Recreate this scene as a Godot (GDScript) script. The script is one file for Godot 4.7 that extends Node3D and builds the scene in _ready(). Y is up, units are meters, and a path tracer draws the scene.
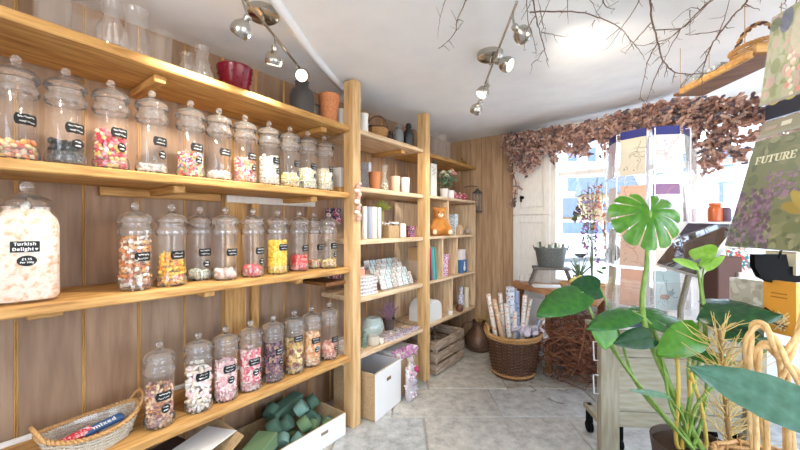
extends Node3D
# A sweet and gift shop in an old stone building: shelves of sweet jars, a flagstone floor, plants by the window.
# Pixels below are those of the 800 x 450 photograph; helpers turn them into points on the wall, shelf or floor that a thing touches.
const F := 350.0
const EYE := Vector3(0, 1.25, 0)
const CEIL := 2.16
const WALL_X := -1.92
const BACK_Z := -3.42
var TH := atan(268.0 / 350.0)
var FWD := Vector3.ZERO
var RGT := Vector3.ZERO
var rng := RandomNumberGenerator.new()
var M := {}
var used := {}

# ---------------------------------------------------------------- places
func ray(px: float, py: float) -> Vector3:
	return FWD * F + RGT * (px - 400.0) + Vector3.UP * (225.0 - py)
func at_d(px: float, py: float, d: float) -> Vector3:
	return EYE + ray(px, py) * (d / F)
func at_y(px: float, py: float, y: float) -> Vector3:
	var r := ray(px, py)
	return EYE + r * ((y - EYE.y) / r.y)
func at_z(px: float, py: float, z: float) -> Vector3:
	var r := ray(px, py)
	return EYE + r * (z / r.z)
func at_x(px: float, py: float, x: float) -> Vector3:
	var r := ray(px, py)
	return EYE + r * (x / r.x)
func on(px: float, x: float, y: float) -> Vector3:   # a spot on a shelf of the left wall
	var p := at_x(px, 225.0, x)
	return Vector3(x, y, p.z)
func mpp(p: Vector3) -> float:
	return (p - EYE).dot(FWD) / F

# ---------------------------------------------------------------- nodes
func numbered(called: String) -> String:
	if not used.has(called):
		used[called] = 0
		return called
	used[called] += 1
	return "%s_%03d" % [called, used[called]]
func tag(o: Node3D, label: String, category: String, group := "") -> Node3D:
	o.set_meta("label", label)
	o.set_meta("category", category)
	if group != "":
		o.set_meta("group", group)
	return o
func thing(called: String, label: String, category: String, at := Vector3.ZERO, turn := 0.0, group := "") -> Node3D:
	var o := Node3D.new()
	o.name = numbered(called)
	add_child(o)
	o.position = at
	o.rotation.y = turn
	return tag(o, label, category, group)
func part(called: String, mesh: Mesh, mat: Material, parent: Node3D, at := Vector3.ZERO, rot := Vector3.ZERO) -> MeshInstance3D:
	var o := MeshInstance3D.new()
	o.name = called
	o.mesh = mesh
	o.material_override = mat
	parent.add_child(o, true)
	o.position = at
	o.rotation = rot
	return o
func solo(called: String, mesh: Mesh, mat: Material, label: String, category: String, at := Vector3.ZERO, rot := Vector3.ZERO, group := "") -> MeshInstance3D:
	var o := MeshInstance3D.new()
	o.name = numbered(called)
	o.mesh = mesh
	o.material_override = mat
	add_child(o)
	o.position = at
	o.rotation = rot
	tag(o, label, category, group)
	return o
func struct(called: String, mesh: Mesh, mat: Material, at := Vector3.ZERO) -> MeshInstance3D:
	var o := MeshInstance3D.new()
	o.name = called
	o.mesh = mesh
	o.material_override = mat
	add_child(o)
	o.position = at
	o.set_meta("kind", "structure")
	return o
func multi(called: String, mesh: Mesh, mat: Material, xfs: Array, cols: Array, parent: Node3D) -> MultiMeshInstance3D:
	var mm := MultiMesh.new()
	mm.transform_format = MultiMesh.TRANSFORM_3D
	mm.use_colors = true
	mm.mesh = mesh
	mm.instance_count = xfs.size()
	for i in xfs.size():
		mm.set_instance_transform(i, xfs[i])
		mm.set_instance_color(i, cols[i])
	var o := MultiMeshInstance3D.new()
	o.name = called
	o.multimesh = mm
	o.material_override = mat
	o.set_meta("kind", "stuff")
	parent.add_child(o, true)
	return o

# ---------------------------------------------------------------- shapes
class MB:
	var st := SurfaceTool.new()
	var grp := 1
	func _init() -> void:
		st.begin(Mesh.PRIMITIVE_TRIANGLES)
		st.set_smooth_group(-1)
	func flat() -> void:
		st.set_smooth_group(-1)
	func smooth() -> void:
		grp += 1
		st.set_smooth_group(grp)
	func tri(a: Vector3, b: Vector3, c: Vector3) -> void:
		st.add_vertex(a); st.add_vertex(c); st.add_vertex(b)
	func quad(a: Vector3, b: Vector3, c: Vector3, d: Vector3) -> void:
		tri(a, b, c); tri(a, c, d)
	func quad_uv(a: Vector3, b: Vector3, c: Vector3, d: Vector3, ua: Vector2, ub: Vector2, uc: Vector2, ud: Vector2) -> void:
		for k in [[a, ua], [c, uc], [b, ub], [a, ua], [d, ud], [c, uc]]:
			st.set_uv(k[1]); st.add_vertex(k[0])
	func box(c: Vector3, s: Vector3, bev := 0.0, b := Basis()) -> MB:
		flat()
		var h := s * 0.5
		var e := minf(bev, minf(h.x, minf(h.y, h.z)) * 0.9)
		var P := func(x: float, y: float, z: float) -> Vector3: return c + b * Vector3(x, y, z)
		for ax in 3:
			for sg in [-1.0, 1.0]:
				var u := (ax + 1) % 3
				var v := (ax + 2) % 3
				var q := []
				for k in [[-1, -1], [1, -1], [1, 1], [-1, 1]]:
					var p := Vector3.ZERO
					p[ax] = sg * h[ax]
					p[u] = k[0] * (h[u] - e)
					p[v] = k[1] * (h[v] - e)
					q.append(c + b * p)
				if sg > 0: quad(q[0], q[1], q[2], q[3])
				else: quad(q[3], q[2], q[1], q[0])
		if e > 0.0:
			for ax in 3:
				var u := (ax + 1) % 3
				var v := (ax + 2) % 3
				for su in [-1.0, 1.0]:
					for sv in [-1.0, 1.0]:
						var q := []
						for k in [[-1.0, 0], [1.0, 0], [1.0, 1], [-1.0, 1]]:
							var p := Vector3.ZERO
							p[ax] = k[0] * (h[ax] - e)
							p[u] = su * (h[u] - (e if k[1] == 1 else 0.0))
							p[v] = sv * (h[v] - (0.0 if k[1] == 1 else e))
							q.append(c + b * p)
						if su * sv > 0: quad(q[3], q[2], q[1], q[0])
						else: quad(q[0], q[1], q[2], q[3])
			for sx in [-1.0, 1.0]:
				for sy in [-1.0, 1.0]:
					for sz in [-1.0, 1.0]:
						var p1: Vector3 = P.call(sx * h.x, sy * (h.y - e), sz * (h.z - e))
						var p2: Vector3 = P.call(sx * (h.x - e), sy * h.y, sz * (h.z - e))
						var p3: Vector3 = P.call(sx * (h.x - e), sy * (h.y - e), sz * h.z)
						if sx * sy * sz > 0: tri(p1, p2, p3)
						else: tri(p1, p3, p2)
		return self
	# profile runs so that the outside lies to the right when going up
	func lathe(prof: Array, n: int, xf := Transform3D(), squash := Vector2(1, 1), power := 2.0) -> MB:
		smooth()
		for i in prof.size() - 1:
			var a: Vector2 = prof[i]
			var b: Vector2 = prof[i + 1]
			if i > 0:
				var w: Vector2 = prof[i - 1]
				if absf((a - w).angle_to(b - a)) > 0.75: smooth()
			for k in n:
				var q := []
				for m in [[a, k], [a, k + 1], [b, k + 1], [b, k]]:
					var t: float = TAU * m[1] / n
					var r: float = m[0].x
					var cx := cos(t)
					var cz := -sin(t)
					if power != 2.0:
						var f := pow(pow(absf(cx), power) + pow(absf(cz), power), -1.0 / power)
						cx *= f
						cz *= f
					q.append(xf * Vector3(r * cx * squash.x, m[0].y, r * cz * squash.y))
				if a.x < 1e-6: tri(q[0], q[2], q[3])
				elif b.x < 1e-6: tri(q[0], q[1], q[2])
				else: quad(q[0], q[1], q[2], q[3])
		return self
	func tube(pts: Array, rad, n := 6, closed := false) -> MB:
		smooth()
		var m := pts.size()
		var rings := []
		var up := Vector3.UP
		for i in m:
			var t: Vector3
			if closed: t = (pts[(i + 1) % m] - pts[(i + m - 1) % m])
			elif i == 0: t = pts[1] - pts[0]
			elif i == m - 1: t = pts[m - 1] - pts[m - 2]
			else: t = pts[i + 1] - pts[i - 1]
			t = t.normalized()
			if i == 0:
				up = Vector3.UP if absf(t.y) < 0.9 else Vector3.RIGHT
			var x := up.cross(t).normalized()
			if x.length() < 0.5: x = Vector3.RIGHT.cross(t).normalized()
			var y := t.cross(x)
			up = y
			var r: float = rad[i] if rad is Array else rad
			var ring := []
			for k in n:
				var a := TAU * k / n
				ring.append(pts[i] + x * cos(a) * r + y * sin(a) * r)
			rings.append(ring)
		for i in (m if closed else m - 1):
			var A: Array = rings[i]
			var B: Array = rings[(i + 1) % m]
			for k in n:
				quad(A[k], A[(k + 1) % n], B[(k + 1) % n], B[k])
		if not closed:
			flat()
			for k in n - 2:
				tri(rings[0][0], rings[0][k + 2], rings[0][k + 1])
				tri(rings[m - 1][0], rings[m - 1][k + 1], rings[m - 1][k + 2])
		return self
	func ball(c: Vector3, r: Vector3, nu := 10, nv := 6, b := Basis()) -> MB:
		var prof := []
		for i in nv + 1:
			var a := PI * i / nv - PI / 2
			prof.append(Vector2(maxf(cos(a), 0.0) if i > 0 and i < nv else 0.0, sin(a)))
		smooth()
		var g := grp
		lathe_s(prof, nu, Transform3D(b * Basis.from_scale(r), c))
		return self
	func lathe_s(prof: Array, n: int, xf: Transform3D) -> MB:
		smooth()
		for i in prof.size() - 1:
			var a: Vector2 = prof[i]
			var b: Vector2 = prof[i + 1]
			for k in n:
				var q := []
				for m in [[a, k], [a, k + 1], [b, k + 1], [b, k]]:
					var t: float = TAU * m[1] / n
					q.append(xf * Vector3(m[0].x * cos(t), m[0].y, -m[0].x * sin(t)))
				if a.x < 1e-6: tri(q[0], q[2], q[3])
				elif b.x < 1e-6: tri(q[0], q[1], q[2])
				else: quad(q[0], q[1], q[2], q[3])
		return self
	func turned(p: PackedVector2Array) -> float:
		var s := 0.0
		for i in p.size(): s += p[i].cross(p[(i + 1) % p.size()])
		return s
	# flat polygon (x, z) drawn out from y0 to y1, top edge chamfered
	func slab(poly: PackedVector2Array, y0: float, y1: float, bev := 0.0) -> MB:
		flat()
		if turned(poly) < 0.0:
			poly = poly.duplicate()
			poly.reverse()
		var top := poly
		if bev > 0.0:
			var off := Geometry2D.offset_polygon(poly, -bev, Geometry2D.JOIN_MITER)
			if off.size() == 1 and off[0].size() == poly.size():
				top = off[0]
				if turned(top) < 0.0: top.reverse()
				var best := 0
				for k in top.size():
					if top[k].distance_to(poly[0]) < top[best].distance_to(poly[0]): best = k
				var r := PackedVector2Array()
				for k in top.size(): r.append(top[(k + best) % top.size()])
				top = r
		var ys := y1 - bev if top != poly else y1
		var n := poly.size()
		for i in n:
			var a := poly[i]
			var b := poly[(i + 1) % n]
			quad(Vector3(b.x, y0, b.y), Vector3(a.x, y0, a.y), Vector3(a.x, ys, a.y), Vector3(b.x, ys, b.y))
			if top != poly:
				var c := top[i]
				var d := top[(i + 1) % n]
				quad(Vector3(b.x, ys, b.y), Vector3(a.x, ys, a.y), Vector3(c.x, y1, c.y), Vector3(d.x, y1, d.y))
		var ix := Geometry2D.triangulate_polygon(top)
		for i in range(0, ix.size(), 3):
			var a := top[ix[i]]
			var b := top[ix[i + 1]]
			var c := top[ix[i + 2]]
			if (b - a).cross(c - a) > 0:
				var s := b
				b = c
				c = s
			tri(Vector3(a.x, y1, a.y), Vector3(b.x, y1, b.y), Vector3(c.x, y1, c.y))
		ix = Geometry2D.triangulate_polygon(poly)
		for i in range(0, ix.size(), 3):
			var a := poly[ix[i]]
			var b := poly[ix[i + 1]]
			var c := poly[ix[i + 2]]
			if (b - a).cross(c - a) < 0:
				var s := b
				b = c
				c = s
			tri(Vector3(a.x, y0, a.y), Vector3(b.x, y0, b.y), Vector3(c.x, y0, c.y))
		return self
	func done() -> ArrayMesh:
		st.generate_normals()
		return st.commit()

func bx(s: Vector3, bev := 0.0) -> ArrayMesh:          # a box standing on its origin
	return MB.new().box(Vector3(0, s.y / 2, 0), s, bev).done()
func bxc(s: Vector3, bev := 0.0) -> ArrayMesh:
	return MB.new().box(Vector3.ZERO, s, bev).done()
func lathe(prof: Array, n := 24, squash := Vector2(1, 1), power := 2.0) -> ArrayMesh:
	return MB.new().lathe(prof, n, Transform3D(), squash, power).done()
func tube(pts: Array, rad, n := 6, closed := false) -> ArrayMesh:
	return MB.new().tube(pts, rad, n, closed).done()
func V2(a: Array) -> Array:                            # [r, y, r, y, ...]
	var o := []
	for i in range(0, a.size(), 2): o.append(Vector2(a[i], a[i + 1]))
	return o
func cup_prof(r0: float, r1: float, h: float, t := 0.004, inner := 0.9) -> Array:
	return V2([0, 0, r0 * 0.97, 0, r0, 0.003, r1, h - 0.002, r1 - t * 0.3, h, r1 - t, h - 0.002, lerpf(r1, r0, inner) - t, h * (1 - inner), 0, h * (1 - inner)])
func walled(prof: Array, t := 0.0025) -> Array:         # an outer profile given a wall of thickness t
	var o := prof.duplicate()
	for i in range(prof.size() - 1, -1, -1):
		var p: Vector2 = prof[i]
		o.append(Vector2(maxf(0.0, p.x - (t if p.x > 0.0 else 0.0)), p.y + (0.006 if i < 2 else 0.0)))
	o[prof.size()].y = prof[prof.size() - 1].y
	return o
func curve(pts: Array, n := 16) -> Array:              # smooth line through the points
	var o := []
	var m := pts.size()
	for i in m - 1:
		var p0: Vector3 = pts[maxi(i - 1, 0)]
		var p1: Vector3 = pts[i]
		var p2: Vector3 = pts[i + 1]
		var p3: Vector3 = pts[mini(i + 2, m - 1)]
		for k in n: o.append(p1.cubic_interpolate(p2, p0, p3, float(k) / n))
	o.append(pts[m - 1])
	return o
func taper(n: int, a: float, b: float) -> Array:
	var o := []
	for i in n: o.append(lerpf(a, b, float(i) / maxf(1, n - 1)))
	return o
func rv(a: float) -> Vector3:
	return Vector3(rng.randf_range(-a, a), rng.randf_range(-a, a), rng.randf_range(-a, a))
func rbasis() -> Basis:
	return Basis.from_euler(Vector3(rng.randf() * TAU, rng.randf() * TAU, rng.randf() * TAU))

# ---------------------------------------------------------------- materials
func mat(c: Color, rough := 0.7, metal := 0.0) -> StandardMaterial3D:
	var m := StandardMaterial3D.new()
	m.albedo_color = c
	m.roughness = rough
	m.metallic = metal
	return m
func C(r: int, g: int, b: int) -> Color:
	return Color8(r, g, b)
func noise_tex(stops: Array, freq: float, octs := 4, sd := 1, size := 512, kind := FastNoiseLite.TYPE_SIMPLEX_SMOOTH, warp := 0.0, gain := 0.5) -> NoiseTexture2D:
	var n := FastNoiseLite.new()
	n.seed = sd
	n.noise_type = kind
	n.frequency = freq
	n.fractal_octaves = octs
	n.fractal_gain = gain
	if kind == FastNoiseLite.TYPE_CELLULAR: n.fractal_type = FastNoiseLite.FRACTAL_NONE
	if warp > 0.0:
		n.domain_warp_enabled = true
		n.domain_warp_amplitude = warp
		n.domain_warp_frequency = freq * 0.6
	var t := NoiseTexture2D.new()
	t.noise = n
	t.width = size
	t.height = size
	t.seamless = true
	if stops.size():
		var g := Gradient.new()
		var offs := PackedFloat32Array()
		var cs := PackedColorArray()
		for s in stops:
			offs.append(s[0])
			cs.append(s[1])
		g.offsets = offs
		g.colors = cs
		t.color_ramp = g
	return t
func grained(t: Texture2D, scale: Vector3, rough := 0.7, world := true) -> StandardMaterial3D:
	var m := mat(Color.WHITE, rough)
	m.albedo_texture = t
	m.uv1_triplanar = true
	m.uv1_world_triplanar = world
	m.uv1_scale = scale
	m.uv1_triplanar_sharpness = 8.0
	return m
func tinted(base: StandardMaterial3D, c: Color) -> StandardMaterial3D:
	var m: StandardMaterial3D = base.duplicate()
	m.albedo_color = c
	return m
func glass(alpha := 0.06, c := Color.WHITE, rough := 0.02) -> StandardMaterial3D:
	var m := mat(Color(c.r, c.g, c.b, alpha), rough)
	m.transparency = BaseMaterial3D.TRANSPARENCY_ALPHA
	return m
func vcol(rough := 0.6) -> StandardMaterial3D:
	var m := mat(Color.WHITE, rough)
	m.vertex_color_use_as_albedo = true
	return m
func pic(w: int, h: int, bg: Color) -> Image:
	var im := Image.create(w, h, false, Image.FORMAT_RGBA8)
	im.fill(bg)
	return im
func dot(im: Image, cx: float, cy: float, r: float, c: Color, ry := -1.0) -> void:
	if ry < 0: ry = r
	for y in range(maxi(0, int(cy - ry)), mini(im.get_height(), int(cy + ry) + 1)):
		for x in range(maxi(0, int(cx - r)), mini(im.get_width(), int(cx + r) + 1)):
			if pow((x - cx) / r, 2) + pow((y - cy) / ry, 2) <= 1.0: im.set_pixel(x, y, c)
func stroke(im: Image, a: Vector2, b: Vector2, r: float, c: Color) -> void:
	var n := int(a.distance_to(b) / maxf(0.5, r * 0.6)) + 1
	for i in n + 1:
		var p := a.lerp(b, float(i) / n)
		dot(im, p.x, p.y, r, c)
func pic_mat(im: Image, rough := 0.5) -> StandardMaterial3D:
	var m := mat(Color.WHITE, rough)
	m.albedo_texture = ImageTexture.create_from_image(im)
	return m
# a flat sheet with its picture on the front (+z), standing on its origin
func sheet(w: float, h: float, t: float) -> ArrayMesh:
	var b := MB.new()
	b.flat()
	var x := w / 2
	var z := t / 2
	var e := Vector2(0.01, 0.01)
	b.quad_uv(Vector3(-x, 0, z), Vector3(x, 0, z), Vector3(x, h, z), Vector3(-x, h, z), Vector2(0, 1), Vector2(1, 1), Vector2(1, 0), Vector2(0, 0))
	b.quad_uv(Vector3(x, 0, -z), Vector3(-x, 0, -z), Vector3(-x, h, -z), Vector3(x, h, -z), Vector2(0, 1), Vector2(1, 1), Vector2(1, 0), Vector2(0, 0))
	b.quad_uv(Vector3(x, 0, z), Vector3(x, 0, -z), Vector3(x, h, -z), Vector3(x, h, z), e, e, e, e)
	b.quad_uv(Vector3(-x, 0, -z), Vector3(-x, 0, z), Vector3(-x, h, z), Vector3(-x, h, -z), e, e, e, e)
	b.quad_uv(Vector3(-x, h, z), Vector3(x, h, z), Vector3(x, h, -z), Vector3(-x, h, -z), e, e, e, e)
	b.quad_uv(Vector3(-x, 0, -z), Vector3(x, 0, -z), Vector3(x, 0, z), Vector3(-x, 0, z), e, e, e, e)
	return b.done()
func lettering(words: String, height: float, mat_: Material, parent: Node3D, at: Vector3, rot := Vector3.ZERO, font := "Droid Sans", align := HORIZONTAL_ALIGNMENT_CENTER) -> MeshInstance3D:
	var t := TextMesh.new()
	var f := SystemFont.new()
	f.font_names = PackedStringArray([font])
	f.font_weight = 700
	t.font = f
	t.text = words
	t.font_size = 32
	t.pixel_size = height / 32.0
	t.depth = height * 0.04
	t.horizontal_alignment = align
	t.curve_step = 2.0
	return part("lettering", t, mat_, parent, at, rot)

# ================================================================ the setting
func make_materials() -> void:
	var honey := noise_tex([[0.0, C(136, 90, 42)], [0.25, C(174, 126, 66)], [0.5, C(194, 147, 84)], [0.75, C(206, 161, 98)], [1.0, C(220, 180, 118)]], 0.012, 5, 3, 512, FastNoiseLite.TYPE_SIMPLEX_SMOOTH, 30.0)
	M.shelf_z = grained(honey, Vector3(5, 5, 0.55), 0.6)
	M.shelf_y = grained(honey, Vector3(6, 0.5, 6), 0.6)
	M.shelf_x = grained(honey, Vector3(0.6, 5, 5), 0.6)
	var pine := noise_tex([[0.0, C(170, 136, 98)], [0.25, C(202, 170, 132)], [0.5, C(216, 188, 152)], [0.75, C(224, 198, 164)], [1.0, C(232, 210, 180)]], 0.012, 5, 4, 512, FastNoiseLite.TYPE_SIMPLEX_SMOOTH, 30.0)
	M.pale_z = grained(pine, Vector3(5, 5, 0.55), 0.65)
	M.pale_y = grained(pine, Vector3(6, 0.5, 6), 0.65)
	M.post = grained(noise_tex([[0.0, C(176, 132, 80)], [0.3, C(204, 162, 108)], [0.6, C(216, 178, 126)], [1.0, C(228, 196, 150)]], 0.01, 4, 6, 512, FastNoiseLite.TYPE_SIMPLEX_SMOOTH, 30.0), Vector3(5, 0.45, 5), 0.6)
	M.dark_wood = tinted(M.shelf_x, Color(0.62, 0.52, 0.45))
	var ply := noise_tex([[0.0, C(132, 105, 81)], [0.35, C(147, 119, 94)], [0.6, C(156, 128, 102)], [1.0, C(168, 141, 114)]], 0.011, 5, 11, 512, FastNoiseLite.TYPE_SIMPLEX_SMOOTH, 45.0)
	M.ply = []
	for k in 3:
		var m := grained(ply, Vector3(3.2, 0.35, 3.2), 0.6)
		m.uv1_offset = Vector3(0.31 * k, 0.17 * k, 0.43 * k)
		m.albedo_color = [Color(1, 1, 1), Color(0.95, 0.93, 0.92), Color(1.04, 1.0, 0.97)][k]
		M.ply.append(m)
	var warm := noise_tex([[0.0, C(166, 132, 98)], [0.4, C(188, 154, 118)], [0.7, C(198, 165, 130)], [1.0, C(208, 178, 146)]], 0.012, 5, 17, 512, FastNoiseLite.TYPE_SIMPLEX_SMOOTH, 35.0)
	M.back_board = []
	for k in 2:
		var m := grained(warm, Vector3(4.5, 0.4, 4.5), 0.55)
		m.uv1_offset = Vector3(0.4 * k, 0.23 * k, 0.1)
		m.albedo_color = [Color(1, 1, 1), Color(0.96, 0.95, 0.94)][k]
		M.back_board.append(m)
	M.bead = grained(honey, Vector3(6, 0.5, 6), 0.5)
	M.ceil = grained(noise_tex([[0.0, C(240, 242, 245)], [1.0, C(247, 248, 250)]], 0.01, 4, 5), Vector3(0.8, 0.8, 0.8), 0.9)
	M.ceil.heightmap_enabled = true
	M.ceil.heightmap_texture = noise_tex([], 0.006, 3, 8)
	M.ceil.heightmap_scale = 0.6
	M.plaster = mat(C(228, 226, 224), 0.9)
	M.white_paint = grained(noise_tex([[0.0, C(226, 222, 214)], [1.0, C(240, 237, 231)]], 0.02, 4, 6), Vector3(4, 0.8, 4), 0.5)
	# flagstones: grey limestone with pale and rusty mottling
	var stone := noise_tex([[0.0, C(146, 146, 143)], [0.3, C(176, 176, 173)], [0.48, C(189, 189, 186)], [0.62, C(197, 197, 194)], [0.8, C(208, 208, 204)], [1.0, C(224, 223, 218)]], 0.008, 8, 21, 1024, FastNoiseLite.TYPE_SIMPLEX_SMOOTH, 0.0, 0.72)
	var tan := noise_tex([[0.0, C(132, 114, 90)], [0.3, C(164, 152, 132)], [0.5, C(180, 174, 162)], [0.7, C(192, 190, 184)], [1.0, C(214, 212, 208)]], 0.007, 8, 25, 1024, FastNoiseLite.TYPE_SIMPLEX_SMOOTH, 0.0, 0.7)
	var rough_h := noise_tex([], 0.03, 6, 31, 512)
	M.stone = []
	for k in 4:
		var m := grained(tan if k == 3 else stone, Vector3(1.1, 1.1, 1.1), 0.62)
		m.uv1_offset = Vector3(0.27 * k, 0.0, 0.61 * k)
		m.albedo_color = [Color(1, 1, 1), Color(0.94, 0.95, 0.96), Color(1.0, 0.98, 0.95), Color(1, 1, 1)][k]
		m.heightmap_enabled = true
		m.heightmap_texture = rough_h
		m.heightmap_scale = 0.22
		M.stone.append(m)
	M.grout = grained(noise_tex([[0.0, C(140, 132, 120)], [1.0, C(186, 182, 174)]], 0.04, 4, 9), Vector3(2, 2, 2), 0.95)
	M.pane = glass(0.03)
	M.jar = glass(0.025)
	M.clear = glass(0.03)
	M.knob = mat(Color(1, 1, 1, 0.05), 0.02)
	M.knob.refraction_enabled = true
	M.knob.refraction_scale = 0.05
	M.label = mat(C(24, 25, 28), 0.75)
	M.chalk = mat(C(236, 236, 232), 0.9)
	M.steel = mat(C(188, 184, 176), 0.22, 1.0)
	M.dull_steel = mat(C(150, 150, 146), 0.45, 1.0)
	M.black = mat(C(10, 10, 11), 0.6)
	M.black.metallic_specular = 0.2
	M.white = mat(C(236, 235, 232), 0.55)
	M.white_wire = mat(C(238, 238, 240), 0.35)
	M.card_brown = grained(noise_tex([[0.0, C(172, 142, 102)], [1.0, C(196, 168, 128)]], 0.03, 4, 41), Vector3(3, 3, 3), 0.85)
	M.sweet = vcol(0.45)
	M.leaf_v = vcol(0.4)
	M.paper = mat(C(232, 228, 222), 0.8)
	M.wicker_dark = grained(noise_tex([[0.0, C(58, 36, 24)], [0.5, C(92, 60, 40)], [1.0, C(134, 94, 66)]], 0.04, 3, 51), Vector3(6, 6, 6), 0.55)
	M.wicker_tan = grained(noise_tex([[0.0, C(158, 112, 60)], [0.5, C(194, 148, 92)], [1.0, C(220, 182, 128)]], 0.05, 3, 52), Vector3(7, 7, 7), 0.55)
	M.wicker_cream = grained(noise_tex([[0.0, C(164, 148, 124)], [0.5, C(204, 192, 172)], [1.0, C(232, 224, 208)]], 0.06, 3, 53), Vector3(8, 8, 8), 0.6)
	M.galv = grained(noise_tex([[0.0, C(84, 88, 88)], [0.5, C(108, 112, 110)], [1.0, C(136, 139, 136)]], 0.03, 4, 54), Vector3(4, 4, 4), 0.5)
	M.galv.metallic = 0.35

func room() -> void:
	# ---- floor: bedding with flagstones laid on the skew
	var x0 := WALL_X
	var x1 := 2.1
	var z0 := BACK_Z
	var z1 := 1.6
	var fl := struct("floor", MB.new().box(Vector3((x0 + x1) / 2, -0.075, (z0 + z1) / 2), Vector3(x1 - x0 + 0.3, 0.13, z1 - z0 + 0.3)).done(), M.grout)
	var rect := PackedVector2Array([Vector2(x0, z0), Vector2(x1, z0), Vector2(x1, z1), Vector2(x0, z1)])
	var rows := [-2.9, -2.1, -1.35, -0.6, 0.15, 0.85, 1.40, 1.86, 2.28, 2.68, 3.2, 3.75, 4.3, 4.9, 5.6]
	rng.seed = 77
	for i in rows.size() - 1:
		var a: float = -5.0 + rng.randf() * 0.5
		while a < 5.0:
			var w := rng.randf_range(0.55, 1.05)
			if i == 7 and a < 0.15 and a + w > 0.12: w = maxf(0.3, 0.155 - a)
			var g := 0.0035
			var q := PackedVector2Array()
			for k in [[a + g, rows[i] + g], [a + w - g, rows[i] + g], [a + w - g, rows[i + 1] - g], [a + g, rows[i + 1] - g]]:
				var p: Vector3 = RGT * (k[0] + rng.randf_range(-0.006, 0.006)) + FWD * (k[1] + rng.randf_range(-0.006, 0.006))
				q.append(Vector2(p.x, p.z))
			for c in Geometry2D.intersect_polygons(q, rect):
				var mid := Vector2.ZERO
				for v in c: mid += v / c.size()
				var m: Material = M.stone[rng.randi() % 4]
				part("flagstone", MB.new().slab(c, -0.02, rng.randf_range(-0.003, 0.0), 0.006).done(), m, fl)
			a += w
	# ---- left wall: wide boards with twin beads over each joint
	var wl := struct("wall_left", MB.new().box(Vector3(x0 - 0.1, CEIL / 2, (z0 + z1) / 2), Vector3(0.16, CEIL, z1 - z0 + 0.3)).done(), M.plaster)
	var joints := []
	var z := -0.165
	while z > z0: 
		joints.append(z)
		z -= 0.19
	joints.append(z0)
	z = -0.165
	while z < z1:
		z += 0.19
		joints.push_front(minf(z, z1))
	for i in joints.size() - 1:
		var a: float = joints[i]
		var b: float = joints[i + 1]
		part("board", bxc(Vector3(0.02, CEIL, a - b - 0.006), 0.003), M.ply[i % 3], wl, Vector3(x0 - 0.01, CEIL / 2, (a + b) / 2))
		if i > 0:
			part("bead", bxc(Vector3(0.008, CEIL, 0.005), 0.002), M.bead, wl, Vector3(x0 + 0.001, CEIL / 2, a - 0.0032))
			part("bead", bxc(Vector3(0.008, CEIL, 0.005), 0.002), M.bead, wl, Vector3(x0 + 0.001, CEIL / 2, a + 0.0032))
	# ---- back wall with the window opening; boarded at its left end
	var ox0 := -0.83
	var ox1 := 1.55
	var oy0 := 0.72
	var oy1 := 2.02
	var wb := MB.new()
	var zc := z0 - 0.16
	wb.box(Vector3((x0 - 0.2 + ox0) / 2, CEIL / 2, zc), Vector3(ox0 - x0 + 0.2, CEIL, 0.3))
	wb.box(Vector3((x1 + 0.2 + ox1) / 2, CEIL / 2, zc), Vector3(x1 + 0.2 - ox1, CEIL, 0.3))
	wb.box(Vector3((ox0 + ox1) / 2, oy0 / 2, zc), Vector3(ox1 - ox0, oy0, 0.3))
	wb.box(Vector3((ox0 + ox1) / 2, (oy1 + CEIL) / 2, zc), Vector3(ox1 - ox0, CEIL - oy1, 0.3))
	var wbk := struct("wall_back", wb.done(), M.plaster)
	var bxs := [x0, -1.79, -1.665, -1.545, -1.43, -1.315, -1.205]
	for i in bxs.size() - 1:
		part("board", bxc(Vector3(bxs[i + 1] - bxs[i] - 0.003, CEIL, 0.018), 0.003), M.back_board[i % 2], wbk, Vector3((bxs[i] + bxs[i + 1]) / 2, CEIL / 2, z0 - 0.001))
	# ---- white panelled shutter board beside the window
	var sx0 := -1.20
	var sx1 := -0.86
	var sh := struct("trim_1", MB.new().box(Vector3((sx0 + sx1) / 2, 1.35, z0 + 0.005), Vector3(sx1 - sx0, 1.58, 0.03), 0.003).done(), M.white_paint)
	sh.set_meta("label", "white painted panelled window shutter board with iron catch")
	for fr in [[0.62, 1.28], [1.40, 2.06]]:
		var py: float = (fr[0] + fr[1]) / 2.0
		for sg in [-1, 1]:
			part("stile", bxc(Vector3(0.055, fr[1] - fr[0] + 0.11, 0.026), 0.004), M.white_paint, sh, Vector3((sx0 + sx1) / 2 + sg * ((sx1 - sx0) / 2 - 0.028), py, z0 + 0.028))
		part("rail", bxc(Vector3(sx1 - sx0 - 0.11, 0.06, 0.026), 0.004), M.white_paint, sh, Vector3((sx0 + sx1) / 2, fr[1] + 0.025, z0 + 0.028))
		part("rail", bxc(Vector3(sx1 - sx0 - 0.11, 0.05, 0.026), 0.004), M.white_paint, sh, Vector3((sx0 + sx1) / 2, fr[0] - 0.025, z0 + 0.028))
		part("raised_panel", bxc(Vector3(sx1 - sx0 - 0.15, fr[1] - fr[0] - 0.04, 0.012), 0.005), M.white_paint, sh, Vector3((sx0 + sx1) / 2, py, z0 + 0.024))
	var cat := MB.new()
	cat.tube([Vector3(0, -0.03, 0), Vector3(0, 0.03, 0)], 0.009, 8).ball(Vector3(0.012, 0.012, 0.01), Vector3(0.022, 0.016, 0.01))
	part("catch", cat.done(), M.black, sh, at_z(521, 199, z0 + 0.04))
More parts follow.
